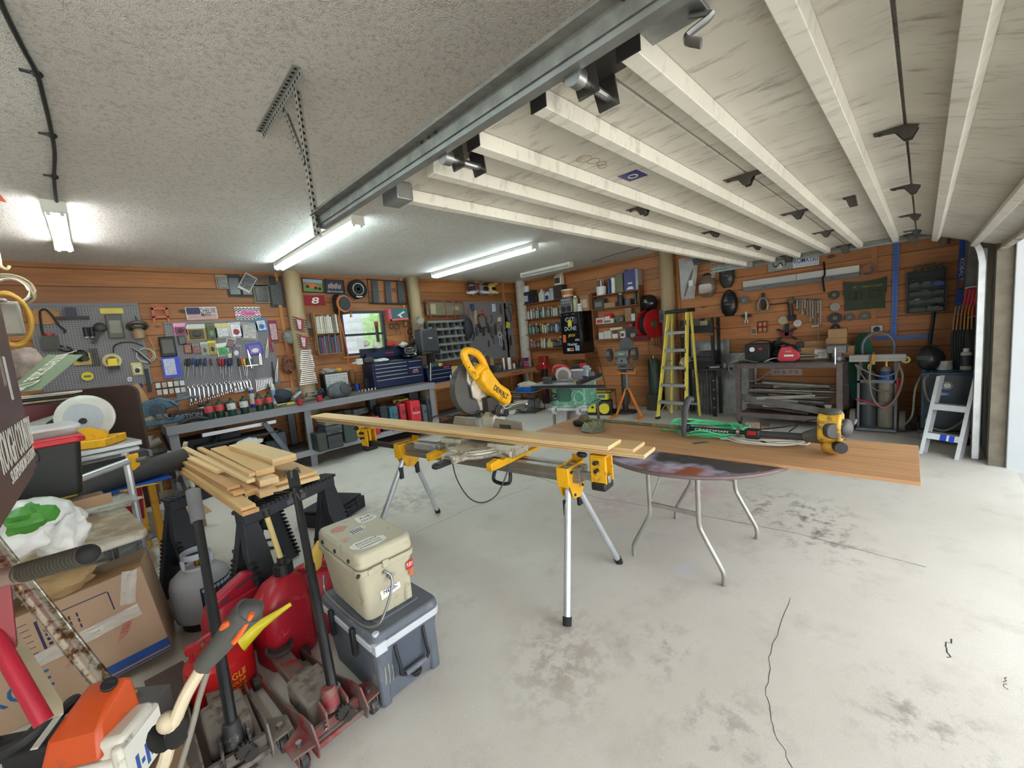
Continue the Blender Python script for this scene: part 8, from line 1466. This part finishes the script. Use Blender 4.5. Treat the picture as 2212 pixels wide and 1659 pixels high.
t=thing('cardboard_box',bq(.28,.08),'open brown carton with a white label on the welding bench','cardboard box',RB+.05);mk('carton',bx(-.17,.17,-.13,-.125,0,.17)+bx(-.17,.17,.125,.13,0,.24)+bx(-.17,-.165,-.13,.13,0,.18)+bx(.165,.17,-.13,.13,0,.20)+bx(-.17,.17,-.13,.13,0,.004),CRD,t);mk('label',bx(.0,.14,-.132,-.13,.02,.14),WHT,t);mk('print',xf(txt('SEALED',.02,.001,.08),(.07,-.133,.09))+xf(txt('POWER',.015,.001,.08),(.07,-.133,.06)),BLK,t)
for k,(z,w,h,x,lb) in enumerate(((0,.30,.16,.0,'big brown carton at the bottom of the three behind the vise'),(.162,.22,.11,-.04,'middle brown carton of the three behind the vise'),(.274,.20,.12,-.03,'topmost brown carton of the three behind the vise'))):one('cardboard_box',bx(-w/2,w/2,-.11,.11,0,h),CRD,lb,'cardboard box',bq(.56+x-.02,.20)+Vector((0,0,z+.001)),RB+.03*k,bev=.003)
t=thing('vise',bq(.55,-.16),'grey bench vise bolted to the corner of the welding bench','vise',RB);VM=M((116,116,114),.45,.6,v=.2);mk('base',cyl((0,0,0),(0,0,.06),.07,n=20),VM,t);mk('jaw_block',bx(-.10,.10,-.05,.0,.10,.20)+bx(-.10,.10,-.14,-.07,.10,.20)+bx(-.12,.12,-.16,.03,.195,.21)+bx(-.05,.05,-.10,.08,.05,.14),VM,t,.008);mk('screw',cyl((0,-.13,.11),(0,-.24,.11),.016,n=10),CHR,t);mk('handle',cyl((0,-.235,-.03),(0,-.235,.18),.009,n=8),CHR,t)
t=thing('cable_drum',(7.38,.72,0),'wooden cable drum behind the end of the welding bench','cable drum');mk('flange',cyl((0,0,.15),(0,0,.17),.14,n=28)+cyl((0,0,.52),(0,0,.54),.14,n=28),M((130,128,120),.7,v=.2),t);mk('drum',cyl((0,0,.17),(0,0,.52),.07,n=20),M((84,86,90),.5),t);mk('foot',bx(-.14,.14,-.14,.14,0,.15),RS,t)

# ---- welding gas cart
t=thing('gas_cart',(6.95,.40,0),'grey steel gas cart with two cylinders, hoses and red straps','gas cart',RB);CS=M((112,116,122),.5,.3,v=.2)
for s in (-1,1):
    mk('upright',bx(s*.17-.02,s*.17+.02,.05,.09,.04,.95),CS,t,.003);w_=mk('wheel',cyl((s*.24-.03,.02,.13),(s*.24+.03,.02,.13),.13,n=24),M((130,122,112),.7),t,.006)
mk('hoop_handle',tube([(-.15,.07,.95),(-.15,.07,1.10),(-.10,.07,1.20),(0,.07,1.25),(.10,.07,1.20),(.15,.07,1.10),(.15,.07,.95)],.018,10),CS,t);mk('cross_bar',bx(-.17,.17,-.10,-.07,.62,.66)+bx(-.17,.17,-.10,-.07,.34,.37)+bx(-.19,-.16,-.10,.07,.62,.65)+bx(.16,.19,-.10,.07,.62,.65),CS,t);mk('foot_plate',bx(-.19,.19,-.18,.10,.02,.05),CS,t);mk('front_leg',bx(-.19,-.165,-.10,-.075,.05,.85)+bx(.165,.19,-.10,-.075,.05,.85),CS,t)
for k,(x,h,c,lb) in enumerate(((-.085,.78,(70,74,78),'dark grey gas cylinder strapped in the cart'),(.085,.82,(130,122,108),'tan gas cylinder with a blue collar strapped in the cart'))):
    c_=thing('gas_cylinder',Vector((6.95,.40-x,.052)),lb,'gas cylinder',RB);mk('cylinder',lathe([(0,0),(.082,0),(.085,.02),(.085,h*.78),(.06,h*.90),(.03,h*.94),(0,h*.94)],24),M(c,.5,v=.15),c_);mk('collar',lathe([(.0865,h*.72),(.0865,h*.78),(.064,h*.88),(.062,h*.86),(.085,h*.77),(.085,h*.72)],24),BLU if k else DKS,c_);mk('valve',cyl((0,0,h*.92),(0,0,h*1.02),.022,n=10)+cyl((0,-.05,h*.98),(0,.03,h*.98),.014,n=8),BRS,c_)
one('weathered_board',bx(-.265,.265,-.05,.05,0,.085)+bx(-.265,.265,-.06,-.05,.0,.035),WD((180,174,168),0,.5,.8,(120,116,112)),'weathered grey timber laid across the gas cart','timber',(6.83,.40,.90),RB,bev=.003)
HO=M((128,112,92),.6,v=.15);t=thing('gas_hose',(6.80,.40,.99),'looped brown and green welding hose hanging over the cart board','hose',RB);mk('hose',tube([(-.02,.02,.0),(-.03,-.04,.01),(-.05,-.06,-.10),(-.06,-.06,-.35),(-.02,-.07,-.56),(.08,-.07,-.66),(.19,-.07,-.52),(.24,-.07,-.28),(.20,-.05,-.12)],.012,8),HO,t);mk('hose',tube([(-.20,-.05,-.12),(-.10,-.06,-.20),(.05,-.06,-.27),(.18,-.06,-.22),(.21,-.05,-.10)],.010,8)+tube([(-.20,-.05,-.12),(-.12,-.06,-.28),(.0,-.06,-.44),(.16,-.05,-.46)],.008,6),M((110,106,84),.6),t);mk('torch_tip',bx(-.04,-.01,-.075,-.055,-.12,.0),BRS,t)
one('red_strap',tube([(-.20,0,-.24),(-.10,-.02,-.26),(0,-.01,-.31),(.10,-.01,-.30),(.17,.0,-.24),(.20,.0,-.05),(.21,.0,.03),(.19,-.01,.0),(.22,0,-.12)],.011,6),M((190,50,60),.6),'red ratchet strap tied round the cart cylinders','strap',(6.83,.40,.65),RB);one('yellow_valve_wheel',ring((0,0,0),.032,.012,(0,1,0),18,6)+cyl((0,0,0),(.0,.06,0),.008,n=8),M((206,196,100),.5),'yellow round gauge beside the end of the cart board','gauge',onx(1957,777,6.82),RB)
t=thing('welding_apron',wb(1865,745,.28),'green welding jacket hung on the wall behind the gas cart','jacket',RB);mk('cloth',loft([[Vector((k*a,b,z)) for a,b in ((-.03-.09*s,-.02),(.0,-.05-.03*s),(.03+.07*s,-.02),(.03+.05*s,.03),(-.03-.06*s,.03))] for z,s,k in ((.16,0,1),(.05,.5,1.2),(-.15,1.,1.3),(-.55,1.,1.25),(-.75,.8,1.1))]),M((40,92,76),.8),t)
# ---- blue welder in the corner
MB_=M((36,76,104),.45,v=.12);t=thing('welder',(6.80,-.20,0),'big blue wire welder on a wheeled trolley in the corner','welder',RB)
mk('cabinet',bx(-.20,.23,-.34,.36,.16,.80),MB_,t,.012);mk('front_panel',bx(-.18,.21,-.352,-.34,.18,.78),M((24,40,52),.4),t,.006);mk('vents',sum([bx(-.15,.18,-.358,-.352,.20+.022*k,.21+.022*k) for k in range(8)],[]),M((60,70,76),.5),t);mk('dial',cyl((.0,-.365,.66),(.0,-.352,.66),.03,n=20)+ring((0,-.353,.66),.042,.003,(0,1,0),24,5),M((190,196,200),.4),t);mk('badge',bx(-.10,.02,-.3545,-.352,.55,.585),M((50,110,180),.5),t);mk('lettering',xf(txt('Miller',.018,.001,.08),(-.04,-.356,.568))+xf(txt('Mille',.05,.001,.16,.006),(.05,-.356,.41))+ring((-.08,-.355,.41),.03,.006,(0,1,0),16,6),WHT,t)
mk('trolley',bx(-.22,.25,-.40,.40,.12,.16),DKS,t,.004)
for s in (-1,1):c=mk('caster',cyl((s*.16-.02,-.30,.06),(s*.16+.02,-.30,.06),.06,n=20),RUB,t,.004);mk('caster_fork',bx(s*.16-.035,s*.16+.035,-.33,-.22,.06,.12),STL,c,.004);mk('rear_wheel',cyl((s*.26-.03,.28,.13),(s*.26+.03,.28,.13),.13,n=22),M((60,56,52),.7),t,.006)
mk('torch_cable',tube([(-.05,-.37,.42),(-.16,-.44,.26),(-.02,-.46,.18),(.12,-.45,.30),(.20,-.40,.44)],.012,8)+tube([(-.12,-.30,.80),(-.18,-.40,.72),(-.14,-.42,.5),(-.03,-.4,.45)],.012,8)+tube([(-.18,-.2,.81),(-.25,-.30,.6),(-.27,-.3,.3),(-.35,-.2,.14)],.010,8),M((120,116,104),.6),t)
can('paint_tin',onx(2040,800,6.75)*1.0,.065,.10,M((196,192,184),.5,v=.3),None,'dirty white tub on top of the blue welder',None,False,cat='tin').location.z=.802;can('spray_can',onx(2086,800,6.72),.045,.20,M((206,202,190),.4),M((60,60,60),.5),'white spray can with black print on the blue welder',WHT).location.z=.802
t=thing('welding_mask',Vector((6.78,-.07,.802)),'black auto welding mask lying on top of the blue welder','mask',RB-.5);mk('shell',sph((0,0,.12),(.12,.13,.14),18,12),M((40,42,42),.35),t);mk('window',bx(-.06,.06,-.14,-.12,.12,.17),M((70,76,76),.15),t,.005);mk('headband',tube([(-.10,.0,.22),(0,-.02,.28),(.10,0,.22)],.012,8),BLK,t)

# ---- hung along the upper side wall
def hungB(x0,y0,x1,y1,d=.05):return placed('B',x0,y0,x1,y1,d)
q,w,h,rz=hungB(1468,556,1512,646);t=thing('plastic_bag',q,'long clear plastic bag with a hose inside hung beside the log post','bag',rz);mk('bag',sheet(10,12,lambda u,v:(w*(u-.5)*(1-.35*(1-v))-.04*(1-v),-.02-.03*abs(mnoise.noise(Vector((u*4,v*5,2)))),h*(v-.5)),.002),M((190,186,186),.2,v=.2,al=.55),t);mk('hose',tube([(w*.2,-.01,h*.2),(w*.05,-.02,0),(-w*.15,-.02,-h*.25),(-w*.25,-.02,-h*.42)],.02,8),M((110,106,106),.5),t);mk('label',bx(0,w*.22,-.06,-.058,-h*.2,-h*.06),WHT,t)
def shield(x0,y0,x1,y1,c,label,win):
    q,w,h,rz=hungB(x0,y0,x1,y1,.04);t=thing('face_shield',q,label,'face shield',rz);mk('shield',loft([[Vector((w*.5*k*cos(a),-.09*k*sin(a)*1.0,z)) for a in [j*pi/12 for j in range(13)]]+[] for z,k in ((h*.5,.62),(h*.2,.95),(-h*.1,1.),(-h*.35,.8),(-h*.5,.45))],cap=True),M(c,.35,v=.1),t)
    if win:mk('window',prism(rrect(w*.7,h*.42,.03,3,0,-h*.1),-.105,-.095) if win == 1 else sph((0,-.08,0),(w*.28,.03,h*.12),12,6),M((150,130,110) if win == 1 else (60,62,60),.15),t)
    mk('head_gear',tube([(-w*.3,0,h*.45),(0,-.02,h*.6),(w*.3,0,h*.45)],.012,8),BLK,t)
shield(1508,596,1548,642,(110,98,86),'smoke brown face shield hung on the side wall',1);shield(1553,570,1588,622,(54,54,52),'black face shield hung under the door rail',2);shield(1557,632,1594,683,(30,30,32),'glossy black welding helmet hung below the other shields',2)
q,w,h,rz=hungB(1597,570,1846,636,.05);t=thing('light_fixture',q,'unlit twin reflector lamp fixture fixed flat to the side wall','lamp',rz)
for s in (-1,1):mk('reflector',prism([(0,.075),(-.03,.075),(-.012,-.02),(-.0,-.02)],min(0,s*w/2),max(0,s*w/2)-.006,'yz'),M((206,206,204),.3,.3,v=.12,s=3),t);
mk('housing',bx(-w/2,w/2,-.035,.0,-.085,-.02),M((112,112,112),.5),t,.003);mk('clips',bx(-w*.3,-w*.28,-.037,-.035,-.06,-.05)+bx(w*.28,w*.30,-.037,-.035,-.06,-.05),BLK,t)
q=wb(1781,600,.04);one('black_webbing',tube([(0,0,.22),(.01,-.0,.05),(-.01,-.02,-.02),(.005,0,-.2)],.014,6,flat=.3),RUB,'black webbing strap hanging over the reflector fixture','strap',(q.x-.05,q.y,q.z),RB)
for x0,x1,txtv,c,bgc,lb in ((1658,1712,'CAT',(26,26,26),(150,150,150),'dark lettered tread-pattern plate under the door rail'),(1712,1769,'KOMATSU',(36,44,140),(206,208,216),'white plate with blue lettering under the door rail')):
    q,w,h,rz=hungB(x0,553 if x0 < 1700 else 549,x1,584 if x0 < 1700 else 576,.02);t=thing('licence_plate',q,lb,'plate',rz);mk('plate',prism(rrect(w,h,.012),-.002,.002),M(bgc,.4,.2 if x0 < 1700 else 0,v=.25,s=40),t,.001);mk('lettering',xf(txt(txtv,h*(.55 if x0 < 1700 else .36),.001,w*(.62 if x0 < 1700 else .9),.008),(0,-.0032,.01)),M(c,.5),t)
    if x0 < 1700:mk('triangle_logo',prism([(-.04,-h*.36),(.04,-h*.36),(0,-h*.02)],-.0045,-.0035),M((206,206,206),.5),t)
GW=M((104,102,98),.7,v=.2);
def wheelB(x,y,r,c,label,nm='grinding_disc'):q=wb(x,y,.03);t=thing(nm,q,label,'disc',RB);mk('disc',lathe([(0,-.01),(r,-.012),(r,.006),(0,.008)],28,(0,0,0),(0,1,0)),c,t);mk('hub',ring((0,-.014,0),r*.24,r*.07,(0,1,0),16,6),M((190,180,160),.4),t)
for x,y,r,c,lb in ((1802,637,.062,M((70,68,66),.7),'dark flap disc, upper one beside the canvas tool roll'),(1804,663,.058,M((160,156,146),.5),'pale grinding disc below the dark flap disc'),(1804,687,.078,M((64,62,60),.7),'big black grinding disc with a gold ring'),(1836,685,.056,GW,'grey grinding disc below the canvas tool roll, first of two'),(1868,682,.056,GW,'grey grinding disc below the canvas tool roll, second of two'),(1805,708,.055,BLK,'black disc half hidden by the stacked cartons'),(1692,692,.065,M((176,166,136),.5),'tan wire wheel disc beside the angle grinder'),(1723,698,.052,M((206,200,196),.5),'white sanding disc under the angle grinder'),(1608,648,.068,GW,'thick grey abrasive wheel below the reflector fixture')):wheelB(x,y,r,c,lb)
t=thing('angle_grinder',wb(1709,668,.06),'black and red cordless grinder hanging head up on the side wall','grinder',RB);mk('head',bx(-.03,.04,-.04,.04,.08,.15)+cyl((.02,-.02,.13),(.05,-.02,.16),.03,n=10),M((110,100,76),.5,.4),t,.01);mk('body',cyl((-.01,0,.09),(-.0,0,-.10),.03,n=14),M((60,36,38),.5),t);mk('battery',bx(-.04,.06,-.04,.04,-.17,-.10),BLK,t,.008)
t=thing('shackle',wb(1648,655,.05),'big steel shackle hung on the side wall','shackle',RB);mk('bow',tube([(-.06,0,-.10),(-.07,0,-.02),(-.04,0,.06),(0,0,.08),(.04,0,.06),(.07,0,-.02),(.06,0,-.10)],.018,10),M((150,140,124),.45,.6),t);mk('eye',ring((-.06,0,-.11),.02,.01,(0,1,0),12,6),M((150,140,124),.45,.6),t);mk('eye',ring((.06,0,-.11),.02,.01,(0,1,0),12,6),M((150,140,124),.45,.6),t);mk('hanger',bx(-.02,.02,.0,.03,-.1,.16),BLK,t)
one('wall_bar',cyl((-.30,0,0),(.36,0,0),.009,n=8),DKS,'dark steel bar fixed along the side wall carrying wrenches','bar',wb(1705,654,.05),RB)
for k in range(10):
    x=1722+5.6*k;h=(.12,.16,.20,.14,.22,.30,.26,.34,.18,.36)[k];q=wb(x,646,.06);one('wrench',ring((0,0,-.01),.016,.006,(0,1,0),12,5)+bx(-.008,.008,-.004,.004,-h,-.02)+(tube([(0,0,-h),(0,0,-h-.02),(.02,0,-h-.03),(.03,0,-h)],.006,6) if k in (3,9) else bx(-.016,.016,-.005,.005,-h-.02,-h)),[STL,M((120,116,110),.4,.7),M((150,140,126),.4,.7)][k % 3],'steel wrench hanging on the wall bar, %s from the cordless grinder' % ORD[k],'wrench',q,RB,group='wrenches on the wall bar')
t=thing('hammer',wb(1760,700,.05),'pale headed mallet hanging below the wrenches','hammer',RB);mk('handle',cyl((.02,0,.16),(0,0,-.02),.008,n=8),M((120,110,96),.5),t);mk('head',cyl((-.04,0,-.03),(.05,0,-.03),.018,n=12),M((190,184,170),.5),t);one('steel_square',bx(-.004,.004,-.004,.004,-.22,.12)+bx(-.0,.12,-.004,.004,-.22,-.212),STL,'thin steel square hanging beside the mallet','square',wb(1768,705,.04),RB)
t=thing('open_spanner',wb(1612,683,.05),'bright open ended spanner hung on a black clip','spanner',RB);mk('shank',bx(-.014,.014,-.006,.006,-.07,.07),CHR,t);mk('jaw',bx(-.028,-.010,-.006,.006,-.11,-.06)+bx(.010,.028,-.006,.006,-.11,-.06),CHR,t);mk('clip',bx(-.07,.07,.0,.02,-.02,.03),BLK,t);one('copper_hook',tube([(0,0,.14),(-.005,0,0),(-.01,0,-.10),(-.02,0,-.13)],.006,6),BRS,'brass rod hook hanging by the abrasive wheel','hook',wb(1628,658,.04),RB)
t=thing('warning_card',wb(1647,706,.03),'orange and black card of four safety shapes','card',RB);mk('card',bx(-.065,.065,-.003,.003,-.09,.09),M((60,40,36),.5),t);mk('orange_shapes',sum([prism([(cx-.022,cz-.03),(cx+.02,cz-.034),(cx+.024,cz+.02),(cx,cz+.034),(cx-.022,cz+.02)],-.005,-.003) for cx in (-.032,.032) for cz in (-.043,.043)],[]),M((222,110,70),.5),t);pack(1622,704,1635,722,(206,190,160),(110,100,80),'small packet with an orange header beside the safety card',wall='B',head=(222,110,40))
t=thing('red_bracket',wb(1700,722,.06),'dark red and black bracket arms fixed above the leads','bracket',RB);mk('arms',xf(bx(-.15,.15,-.01,.01,-.015,.015),ry=.6)+xf(bx(-.15,.15,-.01,.01,-.015,.015),ry=-.6)+bx(-.025,.025,-.02,.02,-.02,.16),BLK,t);mk('red_plate',prism([(-.06,-.05),(.06,-.05),(.09,.03),(-.09,.03)],-.02,-.012),M((120,34,40),.5),t)
one('wire_loop',sum([ring((.01*k,-.01*k,0),.06+.006*k,.005,(.2*k-.3,1,.1),20,5) for k in range(4)],[]),M((150,130,124),.5),'small coil of pale wire hung by the wood strip','wire',wb(1871,584,.04),RB);one('wood_lath',bx(-.028,.028,-.012,0,-.66,.66),STRIP,'vertical wooden lath fixed to the side wall beside the set square','lath',wb(1888,640,.001),RB)
q,w,h,rz=hungB(1824,608,1912,668,.03);t=thing('tool_roll',q,'dark green canvas tool roll with gold print hung on the wall','tool roll',rz);CNV=M((66,74,58),.85,v=.15,b=.3);mk('canvas',sheet(14,10,lambda u,v:(w*(u-.5)*(1.06 if v > .5 else .98+.06*abs(v-.3)),-.012-.012*mnoise.noise(Vector((u*5,v*4,7))),h*(v-.5)+.03*(abs(u-.5)*2)**2*(1 if v > .6 else -.2)),.006),CNV,t)
mk('pocket',sum([bx(w*a,w*b,-.035,-.02,-h*.12,h*.16) for a,b in ((-.40,-.24),(-.20,-.06),(.10,.36))],[]),M((58,66,50),.85),t,.006);mk('lettering',xf(txt('3PC. 1 Million Crossed',.03,.001,w*.72),(w*.06,-.034,h*.32)),M((170,150,90),.6),t)
BQ=M((40,100,190),.4,v=.08);t=thing('set_square',wb(1930,727,.03),'long blue drywall square hanging upside down on the side wall','set square',RB,rot=(0,.012,RB));a_=wb(1945,517,.03).z-wb(1930,727,.03).z
mk('blade',bx(-.028,.028,-.004,.0,0,a_),BQ,t);mk('head',bx(-.20,.40-.02,-.006,.0,-.03,.012)+bx(-.20,.38,-.008,-.006,-.034,-.026),BQ,t);mk('scale_marks',sum([bx(s*.022-.004,s*.022+.004,-.0046,-.004,.04+.04*k,.046+.04*k) for k in range(30) for s in (-1,1)],[]),M((170,200,226),.5),t)
q,w,h,rz=hungB(1957,585,2044,674,.08);t=thing('bin_cabinet',q,'dark grey wall organiser of small open bins','organiser',rz);OB=M((52,60,60),.5,v=.1);mk('case',bx(-w/2,w/2,.06,.08,-h/2,h/2)+bx(-w/2,-w/2+.015,-.04,.08,-h/2,h/2)+bx(w/2-.015,w/2,-.04,.08,-h/2,h/2)+sum([bx(-w/2,w/2,-.04,.08,-h/2+h*k/5-.005,-h/2+h*k/5+.008) for k in range(6)],[]),OB,t,.002)
rd=random.Random(3)
for r_ in range(4):
    n=(2,2,3,3)[r_]
    for k in range(n):
        x=-w/2+.02+(w-.04)*(k+.5)/n;z=-h/2+h*r_/5+.01;bb=mk('bin',bx(x-(w-.06)/n/2,x+(w-.06)/n/2,-.055,-.045,z,z+h*.08)+bx(x-(w-.06)/n/2,x+(w-.06)/n/2,-.05,.05,z,z+.005),M((60,80,170),.5) if (r_,k) == (3,2) else M((72,80,78),.5),t);mk('contents',blob((x,-.01,z+.03),((w-.08)/n/2,.04,.03),r_*5+k,.5,3.,12,8),M(rd.choice([(160,150,120),(120,118,110),(190,186,170)]),.5,.3,v=.5,s=60),bb)
mk('tools_on_top',sum([tube([(-.1+.06*k,0,h/2),(-.08+.05*k,-.03,h/2+.06),(.0+.04*k,-.02,h/2+.05+.015*(k % 3))],.012,6) for k in range(5)],[]),M((90,88,78),.6),t)
q=wb(2076,600,.05);h=wb(2084,518,.05).z-wb(2070,682,.05).z;t=thing('spirit_level',q,'long dark blue spirit level hanging at the corner of the side wall','level',RB,rot=(0,.03,RB));BL2=M((26,62,146),.4);mk('body',bx(-.034,.034,-.012,.012,h*.0-.0,h/2)+bx(-.034,.034,-.012,.012,-h/2,-h*.16)+bx(-.034,-.022,-.012,.012,-h*.16,0)+bx(.022,.034,-.012,.012,-h*.16,0),BL2,t,.002);mk('lettering',[([Vector((p[2],p[1]-.013,-p[0]+.10)) for p in v],f) for v,f in txt('KOBALT',.034,.001,.26)],WHT,t);mk('vial',ring((0,-.013,-h*.36),.022,.004,(0,1,0),18,6),M((60,120,200),.3),t)
t=thing('life_cushion',wb(2102,652,.65),'red ribbed cushion hung on the concrete corner column','cushion',RB-.2,rot=(0,.12,RB-.3));mk('cushion',prism(rrect(.15,.32,.05),-.04,.04),M((176,50,62),.7),t,.02);mk('ribs',sum([cyl((-.055+.028*k,-.042,-.13),(-.055+.028*k,-.042,.13),.011,n=8) for k in range(5)],[]),M((190,64,74),.7),t);mk('white_trim',tube([(-.075,-.03,-.14),(0,-.05,-.165),(.075,-.03,-.14)],.006,6)+tube([(-.075,-.03,.15),(0,-.05,.165),(.075,-.03,.15)],.006,6),WHT,t)
q=wb(2131,655,.63);boxb(q.y,q.z-.08,.63,.10,.16,.06,(196,184,150),'cream switch box on the concrete corner column',(220,200,140),.006);
t=thing('cord_bundle',(6.88,-.32,1.30),'bundle of dark extension leads with orange loops on the corner column','leads',RB);mk('dark_coil',sum([tube([(-.06+.02*k,-.02*k*.3,.10),(-.08+.02*k,-.05,-.25),(-.03+.02*k,-.06,-.55-.03*k),(.05+.01*k,-.05,-.3),(.04+.01*k,0,.1)],.014,6) for k in range(5)],[]),M((40,46,44),.7),t);mk('orange_loops',sum([tube([(-.06+.026*k,-.07,.20),(-.07+.026*k,-.09,.10),(-.08+.028*k,-.08,-.06)],.008,6) for k in range(6)],[]),M((176,120,60),.6),t)
t=thing('long_pry_bar',(7.46,-.05,0),'dark long pole leaning in the wall corner below the level','pole',RB);mk('pole',cyl((0,-.10,.82),(.06,0,1.6),.018,n=8),BLK,t)
one('wall_cup',lathe([(0,0),(.04,0),(.055,.13),(.05,.13),(.036,.01),(0,.01)],16),M((120,110,96),.4),'small brown cup hung at the top of the side wall near the door','cup',wb(2041,528,.07));t=thing('socket_outlet',wb(1894,711,.02),'square metal wall outlet with a black plug behind the cart hoop','outlet',RB);mk('plate',bx(-.06,.06,-.01,.02,-.05,.05),M((190,190,184),.4,.3),t,.004);mk('plug',cyl((0,-.05,0),(0,-.01,0),.035,n=16),BLK,t)
one('wall_pipes',sum([cyl((-.45,-.03*k,.03*k),(.35,-.03*k,.05+.05*k),.018,n=8) for k in range(3)],[]),M((110,112,110),.4,.5),'pipes stored on the wall above the face shields','pipe',wb(1560,560,.12),RB,kind='stuff')
# ================================================================ more of the small things
one('garden_shrub',blob((0,0,0),(.45,.35,.6),15,.45,3.,30,20),M((120,160,84),.8,v=.5,s=18),'green shrub outside, seen through the upper window pane','shrub',ony(822,705,YA+1.7)+Vector((.12,0,-.1)));one('garden_post',bx(-.06,.06,-.06,.06,0,1.6),M((96,88,76),.8),'post outside the window behind the shrub','post',ony(822,705,YA+2.0)*Vector((1,1,0)) if False else (ony(822,705,YA+1.7).x+.12,YA+1.75,-.2))
for k,(x,y,r,c,lb) in enumerate(((498,868,(.05,.05,.06),(60,54,48),'greasy black grinder behind the second gas cartridge'),(522,864,(.07,.05,.05),(120,86,60),'brown leather gloves heaped under the small spanners'),(570,862,(.05,.04,.05),(104,74,56),'rusty fitting under the bright chrome spanners'),(487,866,(.03,.03,.07),(50,46,44),'dark oil bottle under the long spanners'),(432,880,(.06,.05,.05),(90,60,50),'reddish greasy lump beside the black tub'),(660,842,(.07,.05,.05),(130,130,126),'silver bracket heap under the racked spanners'),(690,838,(.06,.05,.06),(70,72,74),'dark motor part under the racked spanners'),(696,860,(.05,.05,.08),(48,50,54),'black battery tool standing left of the rock speaker'),(742,838,(.05,.04,.06),(56,58,60),'dark lens-like part behind the rock speaker'),(380,900,(.07,.05,.04),(66,76,84),'blue-grey clamp on the bench under the chop saw handle'))):
    one('bench_item',blob((0,0,r[2]*.9),r,120+k,.4,2.4),M(c,.55,.15,v=.35,s=25),lb,'bench item',bn(x,y))
one('orange_block',bx(-.035,.035,-.02,.02,0,.05),M((176,90,60),.6),'small orange block beside the brown gloves on the bench','block',bn(507,864),.2,bev=.004)
TL_=[(1008,690,.20,'dark nail bar beside the black canvas bag'),(1014,700,.22,'black tin shears below the wooden handled brush'),(1022,726,.2,'short dark hammer low on the corner pegboard'),(1034,690,.16,'black clamp under the orange hand saw'),(1050,690,.2,'grey hacksaw blade beside the orange hand saw'),(1060,690,.18,'dark wire brush under the scrub pad pack'),(1073,705,.16,'brown chisel in the middle of the corner pegboard'),(1084,712,.2,'dark plumb tool beside the pale cable coil'),(1092,722,.2,'black pincers right of the pale cable coil'),(1066,735,.18,'grey pipe cutter low on the corner pegboard'),(1056,742,.16,'dark awl above the belt machine'),(1100,752,.18,'wooden paint brush at the lower edge of the corner pegboard'),(1096,690,.16,'dark bracket under the black hacksaw'),(1082,668,.22,'long black file near the top of the corner pegboard')]
for k,(x,y,h,lb) in enumerate(TL_):
    m=M([(62,58,54),(84,80,76),(46,46,48),(120,92,60)][3 if ('wooden' in lb or 'brown' in lb) else k % 3],.5,.2,v=.2)
    g=[cyl((0,0,h/2),(0,0,-h/2),.009,n=8)+bx(-.035,.035,-.012,.012,h*.36,h/2),bx(-.02,-.006,-.008,.008,-h/2,.02)+bx(.006,.02,-.008,.008,-h/2,.02)+prism([(-.022,.02),(.022,.02),(.008,h/2),(-.008,h/2)],-.008,.008),tube([(-.03,0,h/2),(.03,0,h*.4),(.03,0,-h*.1),(0,0,-h/2)],.010,6)][k % 3]
    tool('hand_tool','A',x,y,.045,g,m,lb,'hand tool',.15*(k % 3-1))
for k,(x,y,r,c,lb) in enumerate(((1066,792,(.07,.05,.09),(86,84,80),'grey vise body on the wooden bench behind the saw handle'),(1080,788,(.05,.05,.10),(54,52,50),'black sander left of the chrome cylinder'),(1126,786,(.04,.04,.09),(70,66,60),'brown jar beside the dark slim bottle'),(1158,780,(.06,.05,.07),(40,42,46),'black pouch at the corner end of the wooden bench'),(1000,812,(.08,.06,.06),(110,60,56),'red and grey rag heap on the wooden bench by the wood block'),(985,815,(.06,.05,.06),(76,80,84),'grey tool heap beside the smaller navy toolbox'))):
    one('bench_item',blob((0,0,r[2]*.9),r,140+k,.4,2.4),M(c,.55,.15,v=.35,s=25),lb,'bench item',bn(x,y,ZW,6.8))
for k in range(5):one('floor_cable',tube([Vector((0,0,.008)),Vector((.12+.05*k,.10,.008)),Vector((.22,-.06*k,.010)),Vector((.36,.04,.008))],.006,6),BLK,'black cable lying on the floor under the sawhorses, %s in from the propane bottle' % ORD[k],'cable',(.35+.09*k,3.35+.12*k,.0005+.0002*k),.4*k,group='cables under the sawhorses')
for k,(x,y,w,c,lb) in enumerate(((330,1000,.16,(96,90,84),'greasy flat metal case leaning at the brown table top'),(360,985,.10,(150,146,136),'pale round lid leaning at the bench end'),(395,965,.10,(168,160,140),'cream round lid beside the stacked boards'))):
    one('pan_lid' if 'round' in lb else 'metal_case',cyl((0,0,0),(.03,-.02,.008),w*.6,n=22) if 'round' in lb else bx(-w,w,-.05,.05,-.04,.04),M(c,.6,v=.3),lb,'lid' if 'round' in lb else 'case',Dp(x,y,4.7),rot=(.9,0,.3))
